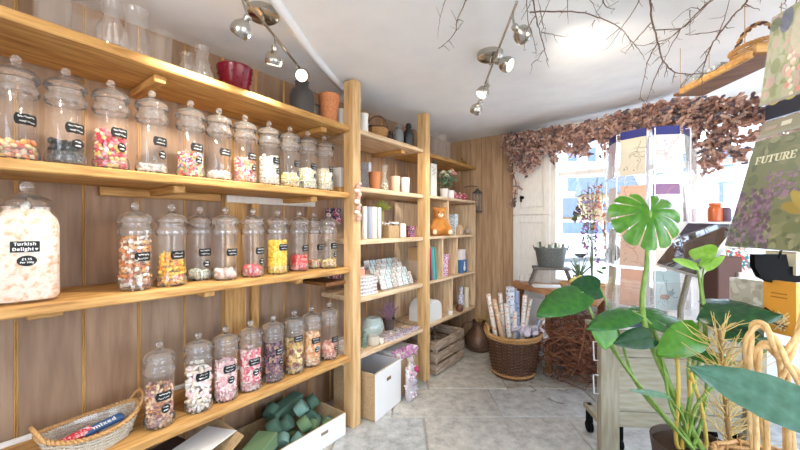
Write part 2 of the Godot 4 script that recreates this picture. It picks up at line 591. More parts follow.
	# ---- window: frame, mullion, glazing bars and panes
	var wn := struct("window_1", MB.new().box(Vector3(ox0 - 0.012, (oy0 + oy1) / 2, z0 - 0.08), Vector3(0.06, oy1 - oy0, 0.2), 0.004).box(Vector3(ox1 + 0.012, (oy0 + oy1) / 2, z0 - 0.08), Vector3(0.06, oy1 - oy0, 0.2), 0.004).box(Vector3((ox0 + ox1) / 2, oy1 - 0.01, z0 - 0.08), Vector3(ox1 - ox0 - 0.04, 0.05, 0.2), 0.004).done(), M.white_paint)
	part("window_sill", bxc(Vector3(ox1 - ox0, 0.04, 0.3), 0.006), M.white_paint, wn, Vector3((ox0 + ox1) / 2, oy0 + 0.02, z0 - 0.12))
	part("mullion", bxc(Vector3(0.06, oy1 - oy0 - 0.07, 0.07), 0.006), M.white_paint, wn, Vector3(0.155, (oy0 + oy1) / 2, z0 - 0.12))
	part("mullion", bxc(Vector3(0.06, oy1 - oy0 - 0.07, 0.07), 0.006), M.white_paint, wn, Vector3(0.86, (oy0 + oy1) / 2, z0 - 0.12))
	var cols := [[ox0 + 0.018, 0.125], [0.185, 0.83], [0.89, ox1 - 0.018]]
	for c in cols:
		var w: float = c[1] - c[0]
		var cx: float = (c[0] + c[1]) / 2
		part("glazing_bar", bxc(Vector3(w, 0.045, 0.05), 0.005), M.white_paint, wn, Vector3(cx, 1.725, z0 - 0.12))
		part("pane", bxc(Vector3(w, 1.725 - 0.0225 - oy0 - 0.04, 0.004)), M.pane, wn, Vector3(cx, (1.7025 + oy0 + 0.04) / 2, z0 - 0.125))
		part("pane", bxc(Vector3(w, oy1 - 0.035 - 1.7475, 0.004)), M.pane, wn, Vector3(cx, (1.7475 + oy1 - 0.035) / 2, z0 - 0.125))
	# ---- right wall with the shop front (outside the picture; it lights the shelves), rear wall with a glazed door and window
	var wr := MB.new()
	var ra := -3.0
	var rb := 0.2
	var xc := x1 + 0.1
	wr.box(Vector3(xc, CEIL / 2, (z0 - 0.2 + ra) / 2), Vector3(0.2, CEIL, ra - z0 + 0.2))
	wr.box(Vector3(xc, CEIL / 2, (rb + z1 + 0.2) / 2), Vector3(0.2, CEIL, z1 + 0.2 - rb))
	wr.box(Vector3(xc, 0.25, (ra + rb) / 2), Vector3(0.2, 0.5, rb - ra))
	wr.box(Vector3(xc, (2.08 + CEIL) / 2, (ra + rb) / 2), Vector3(0.2, CEIL - 2.08, rb - ra))
	struct("wall_right", wr.done(), M.plaster)
	var w2 := struct("window_2", MB.new().box(Vector3(xc, 0.52, (ra + rb) / 2), Vector3(0.12, 0.05, rb - ra), 0.004).box(Vector3(xc, 2.055, (ra + rb) / 2), Vector3(0.08, 0.05, rb - ra), 0.004).done(), M.white_paint)
	for k in 4:
		var zz := lerpf(ra, rb, k / 3.0)
		part("mullion", bxc(Vector3(0.07, 1.48, 0.06), 0.004), M.white_paint, w2, Vector3(xc, 1.29, clampf(zz, ra + 0.03, rb - 0.03)))
		if k < 3:
			part("pane", bxc(Vector3(0.004, 1.48, (rb - ra) / 3 - 0.06)), M.pane, w2, Vector3(xc, 1.29, lerpf(ra, rb, (k + 0.5) / 3.0)))
	var wq := MB.new()
	var zr := z1 + 0.1
	var qa := -0.5
	var qb := 1.4
	wq.box(Vector3((x0 - 0.2 + qa) / 2, CEIL / 2, zr), Vector3(qa - x0 + 0.2, CEIL, 0.2))
	wq.box(Vector3((x1 + 0.2 + qb) / 2, CEIL / 2, zr), Vector3(x1 + 0.2 - qb, CEIL, 0.2))
	wq.box(Vector3((qa + qb) / 2, 0.2, zr), Vector3(qb - qa, 0.4, 0.2))
	wq.box(Vector3((qa + qb) / 2, (2.08 + CEIL) / 2, zr), Vector3(qb - qa, CEIL - 2.08, 0.2))
	struct("wall_rear", wq.done(), M.plaster)
	var w3 := struct("window_3", MB.new().box(Vector3((qa + qb) / 2, 0.42, zr), Vector3(qb - qa, 0.05, 0.1), 0.004).box(Vector3((qa + qb) / 2, 2.055, zr), Vector3(qb - qa, 0.05, 0.1), 0.004).done(), M.white_paint)
	for k in 3:
		part("mullion", bxc(Vector3(0.06, 1.58, 0.07), 0.004), M.white_paint, w3, Vector3(clampf(lerpf(qa, qb, k / 2.0), qa + 0.03, qb - 0.03), 1.24, zr))
		if k < 2:
			part("pane", bxc(Vector3((qb - qa) / 2 - 0.06, 1.58, 0.004)), M.pane, w3, Vector3(lerpf(qa, qb, (k + 0.5) / 2.0), 1.24, zr))
	# ---- ceiling with the raised plaster seam
	struct("ceiling", MB.new().box(Vector3((x0 + x1) / 2, CEIL + 0.08, (z0 + z1) / 2), Vector3(x1 - x0 + 0.5, 0.16, z1 - z0 + 0.5)).done(), M.ceil)
	var seam := []
	for p in [Vector3(-0.95, CEIL, -0.3), Vector3(-1.262, CEIL, -0.817), Vector3(-1.50, CEIL, -1.20), Vector3(-1.69, CEIL, -1.57), Vector3(-1.8, CEIL, -1.85)]: seam.append(p + Vector3(0, -0.002, 0))
	struct("trim_2", tube(curve(seam, 8), 0.022, 8), M.ceil)

func outside() -> void:
	var gr := struct("ground", MB.new().box(Vector3(0, -0.35, -39), Vector3(120, 0.4, 70)).done(), grained(noise_tex([[0.0, C(150, 148, 146)], [1.0, C(186, 184, 180)]], 0.02, 4, 61), Vector3(0.3, 0.3, 0.3), 0.9))
	gr.set_meta("label", "pale street outside the shop window")
	var lime := grained(noise_tex([[0.0, C(120, 100, 68)], [0.5, C(146, 124, 88)], [1.0, C(166, 146, 110)]], 0.03, 5, 62), Vector3(0.6, 0.6, 0.6), 0.9)
	var slate := grained(noise_tex([[0.0, C(52, 62, 76)], [1.0, C(82, 94, 110)]], 0.05, 4, 63), Vector3(0.8, 2.0, 0.8), 0.7)
	var blue_glass := mat(C(62, 86, 116), 0.15)
	# limestone house with a chimney breast and sash windows
	var p := at_d(590, 225, 26.0)
	var h := thing("stone_house", "honey limestone house with slate roof seen through the window", "house", Vector3(p.x + 1.0, -0.15, p.z), 0.35)
	part("wall", bx(Vector3(3.2, 4.2, 3.0), 0.02), lime, h)
	h.scale = Vector3(1.0, 0.85, 1.0)
	var rf := MB.new()
	rf.flat()
	rf.quad(Vector3(-1.8, 4.2, 1.7), Vector3(1.8, 4.2, 1.7), Vector3(1.8, 5.8, 0), Vector3(-1.8, 5.8, 0))
	rf.quad(Vector3(1.8, 4.2, -1.7), Vector3(-1.8, 4.2, -1.7), Vector3(-1.8, 5.8, 0), Vector3(1.8, 5.8, 0))
	rf.tri(Vector3(1.8, 4.2, 1.7), Vector3(1.8, 4.2, -1.7), Vector3(1.8, 5.8, 0))
	rf.tri(Vector3(-1.8, 4.2, -1.7), Vector3(-1.8, 4.2, 1.7), Vector3(-1.8, 5.8, 0))
	rf.quad(Vector3(-1.8, 4.2, -1.7), Vector3(1.8, 4.2, -1.7), Vector3(1.8, 4.2, 1.7), Vector3(-1.8, 4.2, 1.7))
	part("roof", rf.done(), slate, h)
	part("pier", bx(Vector3(0.75, 3.4, 0.5), 0.02), lime, h, Vector3(-1.35, 0, 1.72))
	part("pier_cap", bx(Vector3(0.95, 0.2, 0.7), 0.03), slate, h, Vector3(-1.35, 3.4, 1.72))
	for k in 2:
		for j in 2:
			var w := part("window", bx(Vector3(0.7, 1.1, 0.08), 0.01), M.white, h, Vector3(-0.2 + 0.95 * k, 0.9 + 1.75 * j, 1.51))
			part("pane", bx(Vector3(0.56, 0.96, 0.02)), blue_glass, w, Vector3(0, 0.07, 0.045))
	# farther slate roofed cottage
	p = at_d(562, 225, 36.0)
	var g := thing("slate_cottage", "low far cottage with a blue slate roof", "house", Vector3(p.x, -0.15, p.z), 0.6)
	part("wall", bx(Vector3(4.5, 2.2, 3.0), 0.02), lime, g)
	var r2 := MB.new()
	r2.flat()
	r2.quad(Vector3(-2.5, 2.2, 1.8), Vector3(2.5, 2.2, 1.8), Vector3(2.3, 4.2, 0), Vector3(-2.3, 4.2, 0))
	r2.quad(Vector3(2.5, 2.2, -1.8), Vector3(-2.5, 2.2, -1.8), Vector3(-2.3, 4.2, 0), Vector3(2.3, 4.2, 0))
	r2.tri(Vector3(2.5, 2.2, 1.8), Vector3(2.5, 2.2, -1.8), Vector3(2.3, 4.2, 0))
	r2.tri(Vector3(-2.5, 2.2, -1.8), Vector3(-2.5, 2.2, 1.8), Vector3(-2.3, 4.2, 0))
	r2.quad(Vector3(-2.5, 2.2, -1.8), Vector3(2.5, 2.2, -1.8), Vector3(2.5, 2.2, 1.8), Vector3(-2.5, 2.2, 1.8))
	part("roof", r2.done(), slate, g)
	# white rendered house, tall, farther back to the right
	p = at_d(705, 225, 20.0)
	var wh := thing("white_house", "white rendered house with sash windows behind the dried hops", "house", Vector3(p.x, -0.15, p.z), -0.5)
	part("wall", bx(Vector3(5.0, 6.0, 3.0), 0.02), mat(C(214, 214, 214), 0.9), wh)
	for k in 3:
		for j in 3:
			var w := part("window", bx(Vector3(0.8, 1.2, 0.08), 0.01), M.white, wh, Vector3(-1.6 + 1.6 * k, 0.7 + 1.8 * j, 1.51))
			part("pane", bx(Vector3(0.66, 1.06, 0.02)), blue_glass, w, Vector3(0, 0.07, 0.045))
	# tall white house far behind the cottage
	p = at_d(580, 225, 44.0)
	var tw := thing("white_townhouse", "tall white townhouse far down the street with dark blue windows", "house", Vector3(p.x, -0.15, p.z), 0.75)
	part("wall", bx(Vector3(8.0, 15.0, 5.0), 0.05), mat(C(226, 226, 228), 0.9), tw)
	for k in 3:
		for j in 3:
			var w := part("window", bx(Vector3(1.35, 1.9, 0.12), 0.02), M.white, tw, Vector3(-2.6 + 2.4 * k, 1.6 + 3.6 * j, 2.5))
			part("pane", bx(Vector3(1.15, 1.7, 0.04)), blue_glass, w, Vector3(0, 0.1, 0.06))
	# parked white car
	p = at_d(568, 225, 14.0)
	var car := thing("car", "white car parked in the street outside", "car", Vector3(p.x, -0.15, p.z), 0.9)
	car.scale = Vector3.ONE * 1.1
	var side := PackedVector2Array([Vector2(-1.9, 0.3), Vector2(1.9, 0.3), Vector2(1.92, 0.75), Vector2(1.0, 0.95), Vector2(0.55, 1.42), Vector2(-1.1, 1.45), Vector2(-1.75, 0.98), Vector2(-1.95, 0.9)])
	var cb := MB.new().slab(side, -0.8, 0.8, 0.06).done()
	part("body", cb, mat(C(226, 228, 230), 0.25), car, Vector3.ZERO, Vector3(-PI / 2, 0, 0))
	var gl := PackedVector2Array([Vector2(0.9, 0.96), Vector2(0.52, 1.36), Vector2(-1.05, 1.38), Vector2(-1.55, 1.0)])
	part("windscreen", MB.new().slab(gl, -0.81, 0.81, 0.0).done(), blue_glass, car, Vector3.ZERO, Vector3(-PI / 2, 0, 0))
	for k in 4:
		part("wheel", MB.new().lathe(V2([0, -0.09, 0.26, -0.09, 0.3, -0.06, 0.3, 0.06, 0.26, 0.09, 0, 0.09]), 18).done(), M.black, car, Vector3(1.2 if k < 2 else -1.2, 0.3, 0.76 if k % 2 else -0.76), Vector3(PI / 2, 0, 0))

# ================================================================ shelving on the left wall
const SH1 := [1.862, 1.45, 0.988, 0.442]        # sweet jar bay, tops of the boards
const SH2 := [1.862, 1.495, 1.155, 0.785, 0.425]  # gift bays
const RISE := [0.0253, 0.0, 0.0112, 0.0]          # the old boards are not level: rise per metre towards the near end
func sh_y(i: int, z: float) -> float:
	return SH1[i] + RISE[i] * (1.525 + z)
func seat(i: int, px: float, x: float) -> Vector3:
	var p := on(px, x, 0.0)
	p.y = sh_y(i, p.z) + 0.0012
	return p
func shelves() -> void:
	var u := thing("shelf_unit", "tall honey pine shelving along the boarded wall, holding jars and gifts", "shelving", Vector3.ZERO)
	# posts
	for p in [[-1.526, 0.069, "post"], [-2.339, 0.06, "post"], [0.62, 0.07, "post"]]:
		part(p[2], bx(Vector3(0.085, CEIL - 0.012, p[1]), 0.004), M.post, u, Vector3(-1.53 - 0.0425, 0, p[0] - p[1] / 2))
	var bay := func(names: String, ys: Array, za: float, zb: float, xf: float, th: float, m: Material) -> void:
		for y in ys:
			part(names, bxc(Vector3(xf - WALL_X - 0.004, th, za - zb), 0.005), m, u, Vector3((xf + WALL_X + 0.004) / 2, y - th / 2, (za + zb) / 2))
	for i in 4:
		var o := part("shelf_board", bxc(Vector3(-1.555 - WALL_X - 0.004, 0.035, 2.073), 0.005), M.shelf_z, u, Vector3((-1.555 + WALL_X + 0.004) / 2, sh_y(i, -0.4885) - 0.0175, -0.4885))
		o.rotation.x = -atan(RISE[i])
	bay.call("shelf_board", SH2, -1.597, -2.338, -1.555, 0.032, M.pale_z)
	bay.call("shelf_board", [SH2[0]], -2.40, -3.405, -1.60, 0.03, M.shelf_z)
	bay.call("shelf_board", SH2.slice(1), -2.40, -3.30, -1.555, 0.024, M.pale_z)
	# end panel and dividers of the pigeon holes next to the back wall
	part("end_panel", bx(Vector3(0.33, 1.03, 0.022), 0.003), M.pale_y, u, Vector3(-1.725, 0.43, -3.30))
	for d in [[449, 1, 2], [443.5, 2, 3], [458, 2, 3], [453, 3, 4]]:
		var y0: float = SH2[d[2]]
		var y1: float = SH2[d[1]] - 0.024
		var z := on(d[0], -1.57, 1.0).z
		part("divider", bxc(Vector3(0.30, y1 - y0, 0.02), 0.003), M.pale_y, u, Vector3(-1.725, (y0 + y1) / 2, z))
	part("back_panel", bxc(Vector3(0.015, 1.02, 0.88)), M.pale_y, u, Vector3(-1.905, 0.94, -2.85))
	# brackets and battens
	for b in [[-0.53, 0], [-1.37, 0], [-0.6, 1], [-1.30, 1], [-0.72, 2], [-1.2, 2]]:
		part("batten", bxc(Vector3(0.3, 0.03, 0.045), 0.004), M.shelf_x, u, Vector3(-1.765, sh_y(b[1], b[0]) - 0.051, b[0]))
	part("batten", bxc(Vector3(0.3, 0.03, 0.045), 0.004), M.shelf_x, u, Vector3(-1.765, SH2[0] - 0.047, -2.15))
	part("batten", bxc(Vector3(0.02, 0.06, 0.1), 0.004), M.shelf_z, u, Vector3(-1.909, 0.922, -0.24))
	part("batten", bxc(Vector3(0.03, 0.04, 0.5), 0.004), M.shelf_z, u, Vector3(-1.904, SH1[1] - 0.056, -0.65))
	part("batten", bxc(Vector3(0.03, 0.04, 0.6), 0.004), M.white_paint, u, Vector3(-1.904, SH1[1] - 0.057, -1.23))
	part("batten", bxc(Vector3(0.03, 0.03, 0.3), 0.004), M.white_paint, u, Vector3(-1.904, SH1[2] - 0.048, -0.95))
	part("batten", bxc(Vector3(0.012, 0.022, 2.0), 0.004), M.white_paint, u, Vector3(-1.909, SH1[3] + 0.011, -0.5))
	# back upright seen between the jars
	for i in 4:
		var y0: float = SH1[i]
		var y1: float = (CEIL - 0.01) if i == 0 else SH1[i - 1] - 0.035
		if i == 0: continue
		part("back_upright", bxc(Vector3(0.025, y1 - y0, 0.045), 0.003), M.shelf_y, u, Vector3(-1.905, (y0 + y1) / 2, -1.10))
		part("back_upright", bxc(Vector3(0.012, y1 - y0, 0.12), 0.002), M.shelf_y, u, Vector3(-1.912, (y0 + y1) / 2, -0.99))
	# short ledge by the post below the third shelf, and its neighbour
	part("ledge", bxc(Vector3(0.33, 0.022, 0.16), 0.003), M.dark_wood, u, Vector3(-1.74, 0.90, -1.43))
	part("ledge", bxc(Vector3(0.2, 0.02, 0.08), 0.003), M.shelf_x, u, Vector3(-1.815, 1.245, -1.475))

# ================================================================ sweet jars
var jar_body: ArrayMesh
var jar_lid: ArrayMesh
var jar_knob: ArrayMesh
var jar_ring: ArrayMesh
var jar_foot: ArrayMesh
var label_mesh := []
var label_mats := []
const JR := 0.0555
func curved_label(w: float, h: float, r: float, oval: bool) -> ArrayMesh:
	var b := MB.new()
	b.smooth()
	var n := 14
	for i in n:
		var q := []
		for k in [i, i + 1]:
			var s: float = -1.0 + 2.0 * k / n
			var hh: float = sqrt(maxf(0.0, 1.0 - s * s)) if oval else (1.0 - 0.10 * absf(sin(s * 4.5)) - (0.55 * maxf(0.0, (absf(s) - 0.86) / 0.14)))
			var a: float = s * w / 2 / r
			for y in [-hh, hh]:
				q.append([Vector3(r * cos(a), y * h / 2, -r * sin(a)), Vector2(s * 0.5 + 0.5, 0.5 - y * 0.5)])
		b.quad_uv(q[0][0], q[2][0], q[3][0], q[1][0], q[0][1], q[2][1], q[3][1], q[1][1])
	return b.done()
func scribble(w: int, h: int, lines: int, sd: int, from := 0.19, to := 0.8) -> StandardMaterial3D:
	var im := pic(w, h, C(24, 25, 28))
	rng.seed = sd
	var lh := float(h) / (lines + 0.6)
	for l in lines:
		var y := lh * (l + 0.75)
		var x := w * rng.randf_range(from - 0.05, from + 0.05)
		var last := Vector2(x, y)
		var stop := w * rng.randf_range(to - 0.06, to + 0.06)
		while x < stop:
			x += w * rng.randf_range(0.018, 0.04)
			var p := Vector2(x, y + lh * rng.randf_range(-0.24, 0.22))
			if rng.randf() > 0.12: stroke(im, last, p, h * 0.024, C(232, 232, 228))
			last = p
	return pic_mat(im, 0.8)
func jar_shapes() -> void:
	jar_body = lathe(V2([0.0545, 0.0462, 0.0545, 0.055, JR, 0.09, JR, 0.2078]), 32)
	jar_lid = lathe(V2([0, 0.2905, 0.024, 0.288, 0.042, 0.2805, 0.0475, 0.2745, 0.048, 0.2575, 0.058, 0.2575, 0.0605, 0.262, 0.0605, 0.268, 0.058, 0.271, 0.0585, 0.277, 0.055, 0.283, 0.046, 0.290, 0.028, 0.2975, 0.013, 0.3035, 0.009, 0.307, 0, 0.307]), 32)
	jar_ring = lathe(V2([0.0555, 0.208, 0.0585, 0.213, 0.0605, 0.220, 0.0600, 0.228, 0.0565, 0.234, 0.0515, 0.240, 0.0505, 0.246, 0.0525, 0.250, 0.0535, 0.2565, 0.0495, 0.2565, 0.0485, 0.246, 0.0495, 0.238, 0.0545, 0.232, 0.0565, 0.226, 0.0565, 0.220, 0.0555, 0.208]), 32)
	jar_foot = lathe(V2([0, 0.0, 0.047, 0.0, 0.055, 0.004, 0.0592, 0.014, 0.0596, 0.024, 0.0565, 0.036, 0.0545, 0.046, 0.0535, 0.046, 0.0548, 0.036, 0.0570, 0.022, 0.0525, 0.009, 0, 0.0055]), 32)
	jar_knob = lathe(V2([0, 0.3075, 0.008, 0.3075, 0.0078, 0.310, 0.0115, 0.3135, 0.0140, 0.3195, 0.0138, 0.326, 0.0105, 0.3325, 0.0055, 0.336, 0, 0.3368]), 20)
	label_mesh = [curved_label(0.064, 0.036, JR + 0.0008, false), curved_label(0.036, 0.034, JR + 0.0008, true)]
	for k in 3: label_mats.append(scribble(192, 96, 2, 100 + k))
	label_mats.append(scribble(96, 96, 2, 110, 0.28, 0.7))
# sweets packed in a round jar: rings of jittered pieces, layer on layer
func pack(r: float, h: float, s: float, cols: Array, size := Vector3.ONE, square := 0.0, core := 0.45) -> Array:
	var xfs := []
	var cs := []
	var ly := 0
	var y := s * 0.55
	while y < h:
		var top := y + s * 0.8 >= h
		var rr := r - s * 0.55
		while rr > 0.0:
			if top or rr > r * core:
				var n := maxi(1, int(TAU * rr / (s * 0.98)))
				var ph := rng.randf() * TAU
				for k in n:
					var a := ph + TAU * k / n
					var f := 1.0
					if square > 0.0: f = pow(pow(absf(cos(a)), square) + pow(absf(sin(a)), square), -1.0 / square)
					var p := Vector3(cos(a) * rr * f, y + rng.randf_range(-0.25, 0.25) * s, -sin(a) * rr * f)
					if top and rng.randf() < 0.3: continue
					p.y = maxf(p.y, s * 0.45)
					xfs.append(Transform3D(rbasis() * Basis.from_scale(size * s * rng.randf_range(0.9, 1.15)), p))
					cs.append(cols[rng.randi() % cols.size()].srgb_to_linear())
			rr -= s * 0.85
		y += s * 0.8
		ly += 1
	return [xfs, cs]
var piece := {}
func pieces() -> void:
	piece.ball = MB.new().ball(Vector3.ZERO, Vector3.ONE * 0.5, 8, 6).done()
	piece.cube = bxc(Vector3(0.85, 0.85, 0.85), 0.16)
	piece.bean = MB.new().ball(Vector3.ZERO, Vector3(0.62, 0.38, 0.42), 8, 6).done()
	piece.brick = bxc(Vector3(1.15, 0.6, 0.6), 0.12)
	piece.coil = MB.new().lathe(V2([0.12, -0.2, 0.5, -0.2, 0.55, 0, 0.5, 0.2, 0.12, 0.2, 0.12, -0.2]), 10).done()
	var w := MB.new()
	w.ball(Vector3.ZERO, Vector3(0.42, 0.34, 0.34), 8, 5)
	for sg in [-1.0, 1.0]:
		w.lathe(V2([0.06, 0.36, 0.30, 0.72, 0.24, 0.74, 0.0, 0.40]), 7, Transform3D(Basis(Vector3.BACK, -sg * PI / 2), Vector3.ZERO))
	piece.twist = w.done()
	piece.rod = MB.new().lathe(V2([0, -0.7, 0.3, -0.7, 0.34, -0.6, 0.34, 0.6, 0.3, 0.7, 0, 0.7]), 8).done()
func make_jar(p: Vector3, label: String, turn: float, spec: Dictionary, group: String, marks := 2) -> void:
	var j := thing("sweet_jar", label, "jar", p, turn, group)
	j.scale = Vector3(0.93, 1.0, 0.93)
	part("glass_body", jar_body, M.jar, j)
	part("shoulder_ring", jar_ring, M.knob, j)
	part("foot", jar_foot, M.knob, j)
	var l := part("lid", jar_lid, M.knob, j)
	part("knob", jar_knob, M.knob, l)
	var yl: float = spec.get("ly", 0.128)
	if marks > 0: part("name_label", label_mesh[0], label_mats[rng.randi() % 3], j, Vector3(0, yl, 0))
	if marks > 1: part("price_label", label_mesh[1], label_mats[3], j, Vector3(0, yl - 0.052, 0), Vector3(0, 0.1, 0))
	if marks > 2: part("price_label", label_mesh[1], label_mats[3], j, Vector3(0, yl - 0.046, 0), Vector3(0, 0.8, 0))
	var k := pack(0.0515, spec.h, spec.s, spec.c, spec.get("z", Vector3.ONE))
	var sw := multi(numbered("sweets"), piece[spec.p], M.sweet, k[0], k[1], self)
	sw.position = p + Vector3(0, 0.006, 0)
	sw.scale = Vector3(0.93, 1.0, 0.93)
	tag(sw, spec.t, "sweets")
func jars() -> void:
	jar_shapes()
	pieces()
	rng.seed = 2024
	var X := -1.638
	var white := C(240, 236, 226)
	var top := [
		[16, X, {p = "bean", s = 0.018, h = 0.055, c = [C(240, 196, 110), C(226, 92, 78), C(248, 226, 170), C(236, 140, 84)], t = "yellow, orange and red jelly sweets, low in a jar on the upper shelf"}, "glass sweet jar with a low layer of yellow and red jellies", 1],
		[66, X, {p = "coil", s = 0.024, h = 0.075, c = [C(14, 13, 14), C(20, 19, 20), C(10, 10, 11), C(28, 26, 27)], t = "black liquorice wheels filling the bottom third of a jar", ly = 0.125}, "glass sweet jar holding black liquorice wheels", 2],
		[111, X, {p = "bean", s = 0.017, h = 0.135, c = [C(226, 74, 92), C(238, 130, 138), C(240, 206, 110), C(214, 52, 70), C(246, 226, 190)], t = "red, pink and yellow fruit sweets half filling a jar", ly = 0.135}, "glass sweet jar half full of red, pink and yellow fruit sweets", 2],
		[152, X, {p = "bean", s = 0.017, h = 0.035, c = [white, C(228, 224, 216)], t = "thin layer of plain white sweets in a nearly empty jar"}, "nearly empty glass sweet jar with a thin layer of white sweets", 2],
		[190.5, X, {p = "ball", s = 0.0115, h = 0.10, c = [C(224, 66, 84), C(246, 220, 120), C(120, 176, 120), C(240, 150, 170), C(250, 240, 226), C(92, 110, 170), C(232, 140, 70)], t = "small multicoloured round sweets in an upper shelf jar"}, "glass sweet jar with small round multicoloured sweets", 2],
		[219, X, {p = "ball", s = 0.02, h = 0.03, c = [white, C(232, 226, 214)], t = "few large pale sweets at the bottom of a jar"}, "almost empty glass sweet jar with one small tag", 1],
		[245, X, {p = "brick", s = 0.014, h = 0.115, c = [C(214, 120, 140), C(236, 190, 150), C(178, 100, 140), C(244, 222, 190), C(226, 160, 110)], t = "pink, mauve and peach sweets in an upper shelf jar"}, "glass sweet jar of mixed pink, mauve and peach sweets", 2],
		[269, X, {p = "ball", s = 0.0165, h = 0.15, c = [white, C(246, 244, 236), C(232, 226, 214)], t = "round white mints more than half filling a jar"}, "glass sweet jar more than half full of round white mints", 2],
		[290, X, {p = "bean", s = 0.015, h = 0.08, c = [C(244, 222, 150), C(250, 240, 206), C(236, 200, 120)], t = "pale yellow sweets in the lower part of a jar"}, "glass sweet jar with pale yellow sweets in its lower part", 2],
		[307.5, X, {p = "bean", s = 0.014, h = 0.11, c = [C(238, 238, 210), C(222, 230, 190), C(248, 246, 236)], t = "greenish white sweets in an upper shelf jar"}, "glass sweet jar of greenish white sweets", 2],
		[324.5, X, {p = "cube", s = 0.014, h = 0.12, c = [C(240, 228, 196), C(248, 240, 220), C(230, 214, 176)], t = "cream fudge cubes in the upper jar by the post"}, "glass sweet jar of cream cubes at the end by the post", 2]]
	for r in top: make_jar(seat(1, r[0], r[1]), r[3] + ", upper jar shelf", rng.randf_range(0.12, 0.45), r[2], "sweet jars on the upper shelf", r[4])
	var mid := [
		[135.5, X, {p = "twist", s = 0.023, h = 0.20, c = [C(206, 130, 62), C(232, 214, 190), C(190, 104, 48), C(240, 230, 220), C(216, 160, 96)], t = "toffees in clear and amber twist wrappers filling a jar"}, "glass sweet jar full of wrapped amber toffees", 1],
		[171.5, X, {p = "twist", s = 0.022, h = 0.135, c = [C(236, 160, 30), C(240, 190, 50), C(222, 120, 24), C(246, 206, 90)], t = "orange and golden wrapped sweets half filling a jar"}, "glass sweet jar with orange and golden wrapped sweets", 1],
		[200, -1.72, {p = "bean", s = 0.016, h = 0.035, c = [C(226, 232, 214), C(206, 216, 190), white], t = "thin layer of pale green and white sweets in a jar"}, "nearly empty glass sweet jar with pale green sweets", 2],
		[225.5, X, {p = "cube", s = 0.024, h = 0.045, c = [C(238, 210, 192), C(246, 228, 216), C(226, 188, 170)], t = "pale pink dusted cubes at the bottom of a jar"}, "glass sweet jar with a few pale pink dusted cubes", 1],
		[253, X, {p = "bean", s = 0.019, h = 0.045, c = [C(222, 62, 72), C(236, 120, 120), C(246, 190, 160), C(232, 86, 100)], t = "red and pink jelly sweets at the bottom of a jar"}, "glass sweet jar with a low layer of red and pink jellies", 2],
		[277.5, X, {p = "cube", s = 0.016, h = 0.175, c = [C(246, 206, 40), C(250, 222, 80), C(236, 188, 24)], t = "bright yellow pineapple cubes filling most of a jar", ly = 0.14}, "glass sweet jar mostly full of bright yellow cubes", 1],
		[299, -1.66, {p = "bean", s = 0.02, h = 0.09, c = [C(226, 56, 50), C(240, 96, 84), C(246, 150, 140), C(216, 40, 44)], t = "bright red jelly sweets in the lower part of a jar"}, "glass sweet jar with bright red jellies", 1],
		[314, -1.70, {p = "bean", s = 0.016, h = 0.04, c = [C(240, 200, 110), C(226, 110, 90), C(246, 226, 180)], t = "few yellow and red sweets at the bottom of a jar"}, "nearly empty glass sweet jar with a few yellow and red sweets", 1],
		[328.5, X, {p = "ball", s = 0.017, h = 0.045, c = [C(232, 196, 110), C(240, 214, 150), C(222, 176, 84)], t = "golden round sweets at the bottom of the jar by the post", ly = 0.135}, "glass sweet jar with a low layer of golden balls", 2]]
	for r in mid: make_jar(seat(2, r[0], r[1]), r[3] + ", middle jar shelf", rng.randf_range(0.05, 0.4), r[2], "sweet jars on the middle shelf", r[4])
	var low := [
		[159.5, X, {p = "bean", s = 0.015, h = 0.16, c = [C(206, 140, 90), C(228, 190, 150), C(150, 96, 80), C(236, 206, 170), C(190, 140, 140)], t = "brown and tan mixed sweets in the jar beside the wicker basket"}, "glass sweet jar of brown and tan sweets beside the wicker basket", 2],
		[198.5, X, {p = "rod", s = 0.021, h = 0.195, c = [C(244, 236, 228), C(244, 214, 212), C(250, 246, 240), C(240, 226, 200)], t = "white and pale pink mallows filling a jar", ly = 0.155}, "glass sweet jar full of white and pale pink mallows", 1],
		[225.5, X, {p = "brick", s = 0.015, h = 0.165, c = [C(244, 200, 200), C(250, 232, 226), C(236, 170, 176), C(246, 216, 206)], t = "pale pink and white sweets in a lower shelf jar", ly = 0.15}, "glass sweet jar of pale pink and white sweets", 2],
		[250.5, X, {p = "brick", s = 0.014, h = 0.19, c = [C(236, 150, 158), C(248, 214, 206), C(226, 110, 124), C(250, 232, 224)], t = "deep pink and white sweets in a jar with two round tags", ly = 0.145}, "glass sweet jar of deep pink and white sweets with two round tags", 3],
		[273, X, {p = "bean", s = 0.013, h = 0.19, c = [C(84, 50, 70), C(120, 76, 100), C(58, 36, 44), C(190, 150, 120), C(150, 100, 130)], t = "dark purple and brown sweets in a lower shelf jar", ly = 0.155}, "glass sweet jar of dark purple and brown sweets", 2],
		[294, X, {p = "coil", s = 0.022, h = 0.175, c = [C(226, 190, 120), C(240, 220, 170), C(206, 160, 96), C(150, 90, 70)], t = "tan and cream chewy sweets in a lower shelf jar", ly = 0.19}, "glass sweet jar of tan and cream chews", 1],
		[311.5, X, {p = "brick", s = 0.016, h = 0.18, c = [C(240, 190, 130), C(250, 226, 190), C(232, 160, 110)], t = "peach and cream sweets in a lower shelf jar", ly = 0.15}, "glass sweet jar of peach and cream sweets", 2],
		[329, X, {p = "bean", s = 0.018, h = 0.085, c = [C(240, 180, 150), C(248, 214, 190), C(230, 150, 130)], t = "salmon pink sweets in the lower jar by the post", ly = 0.12}, "glass sweet jar with salmon pink sweets at the end by the post", 2]]
	for r in low: make_jar(seat(3, r[0], r[1]), r[3] + ", bottom shelf", rng.randf_range(-0.1, 0.25), r[2], "sweet jars on the bottom shelf", r[4])
	# the big square jar of Turkish delight
	var p := seat(2, 27, -1.665)
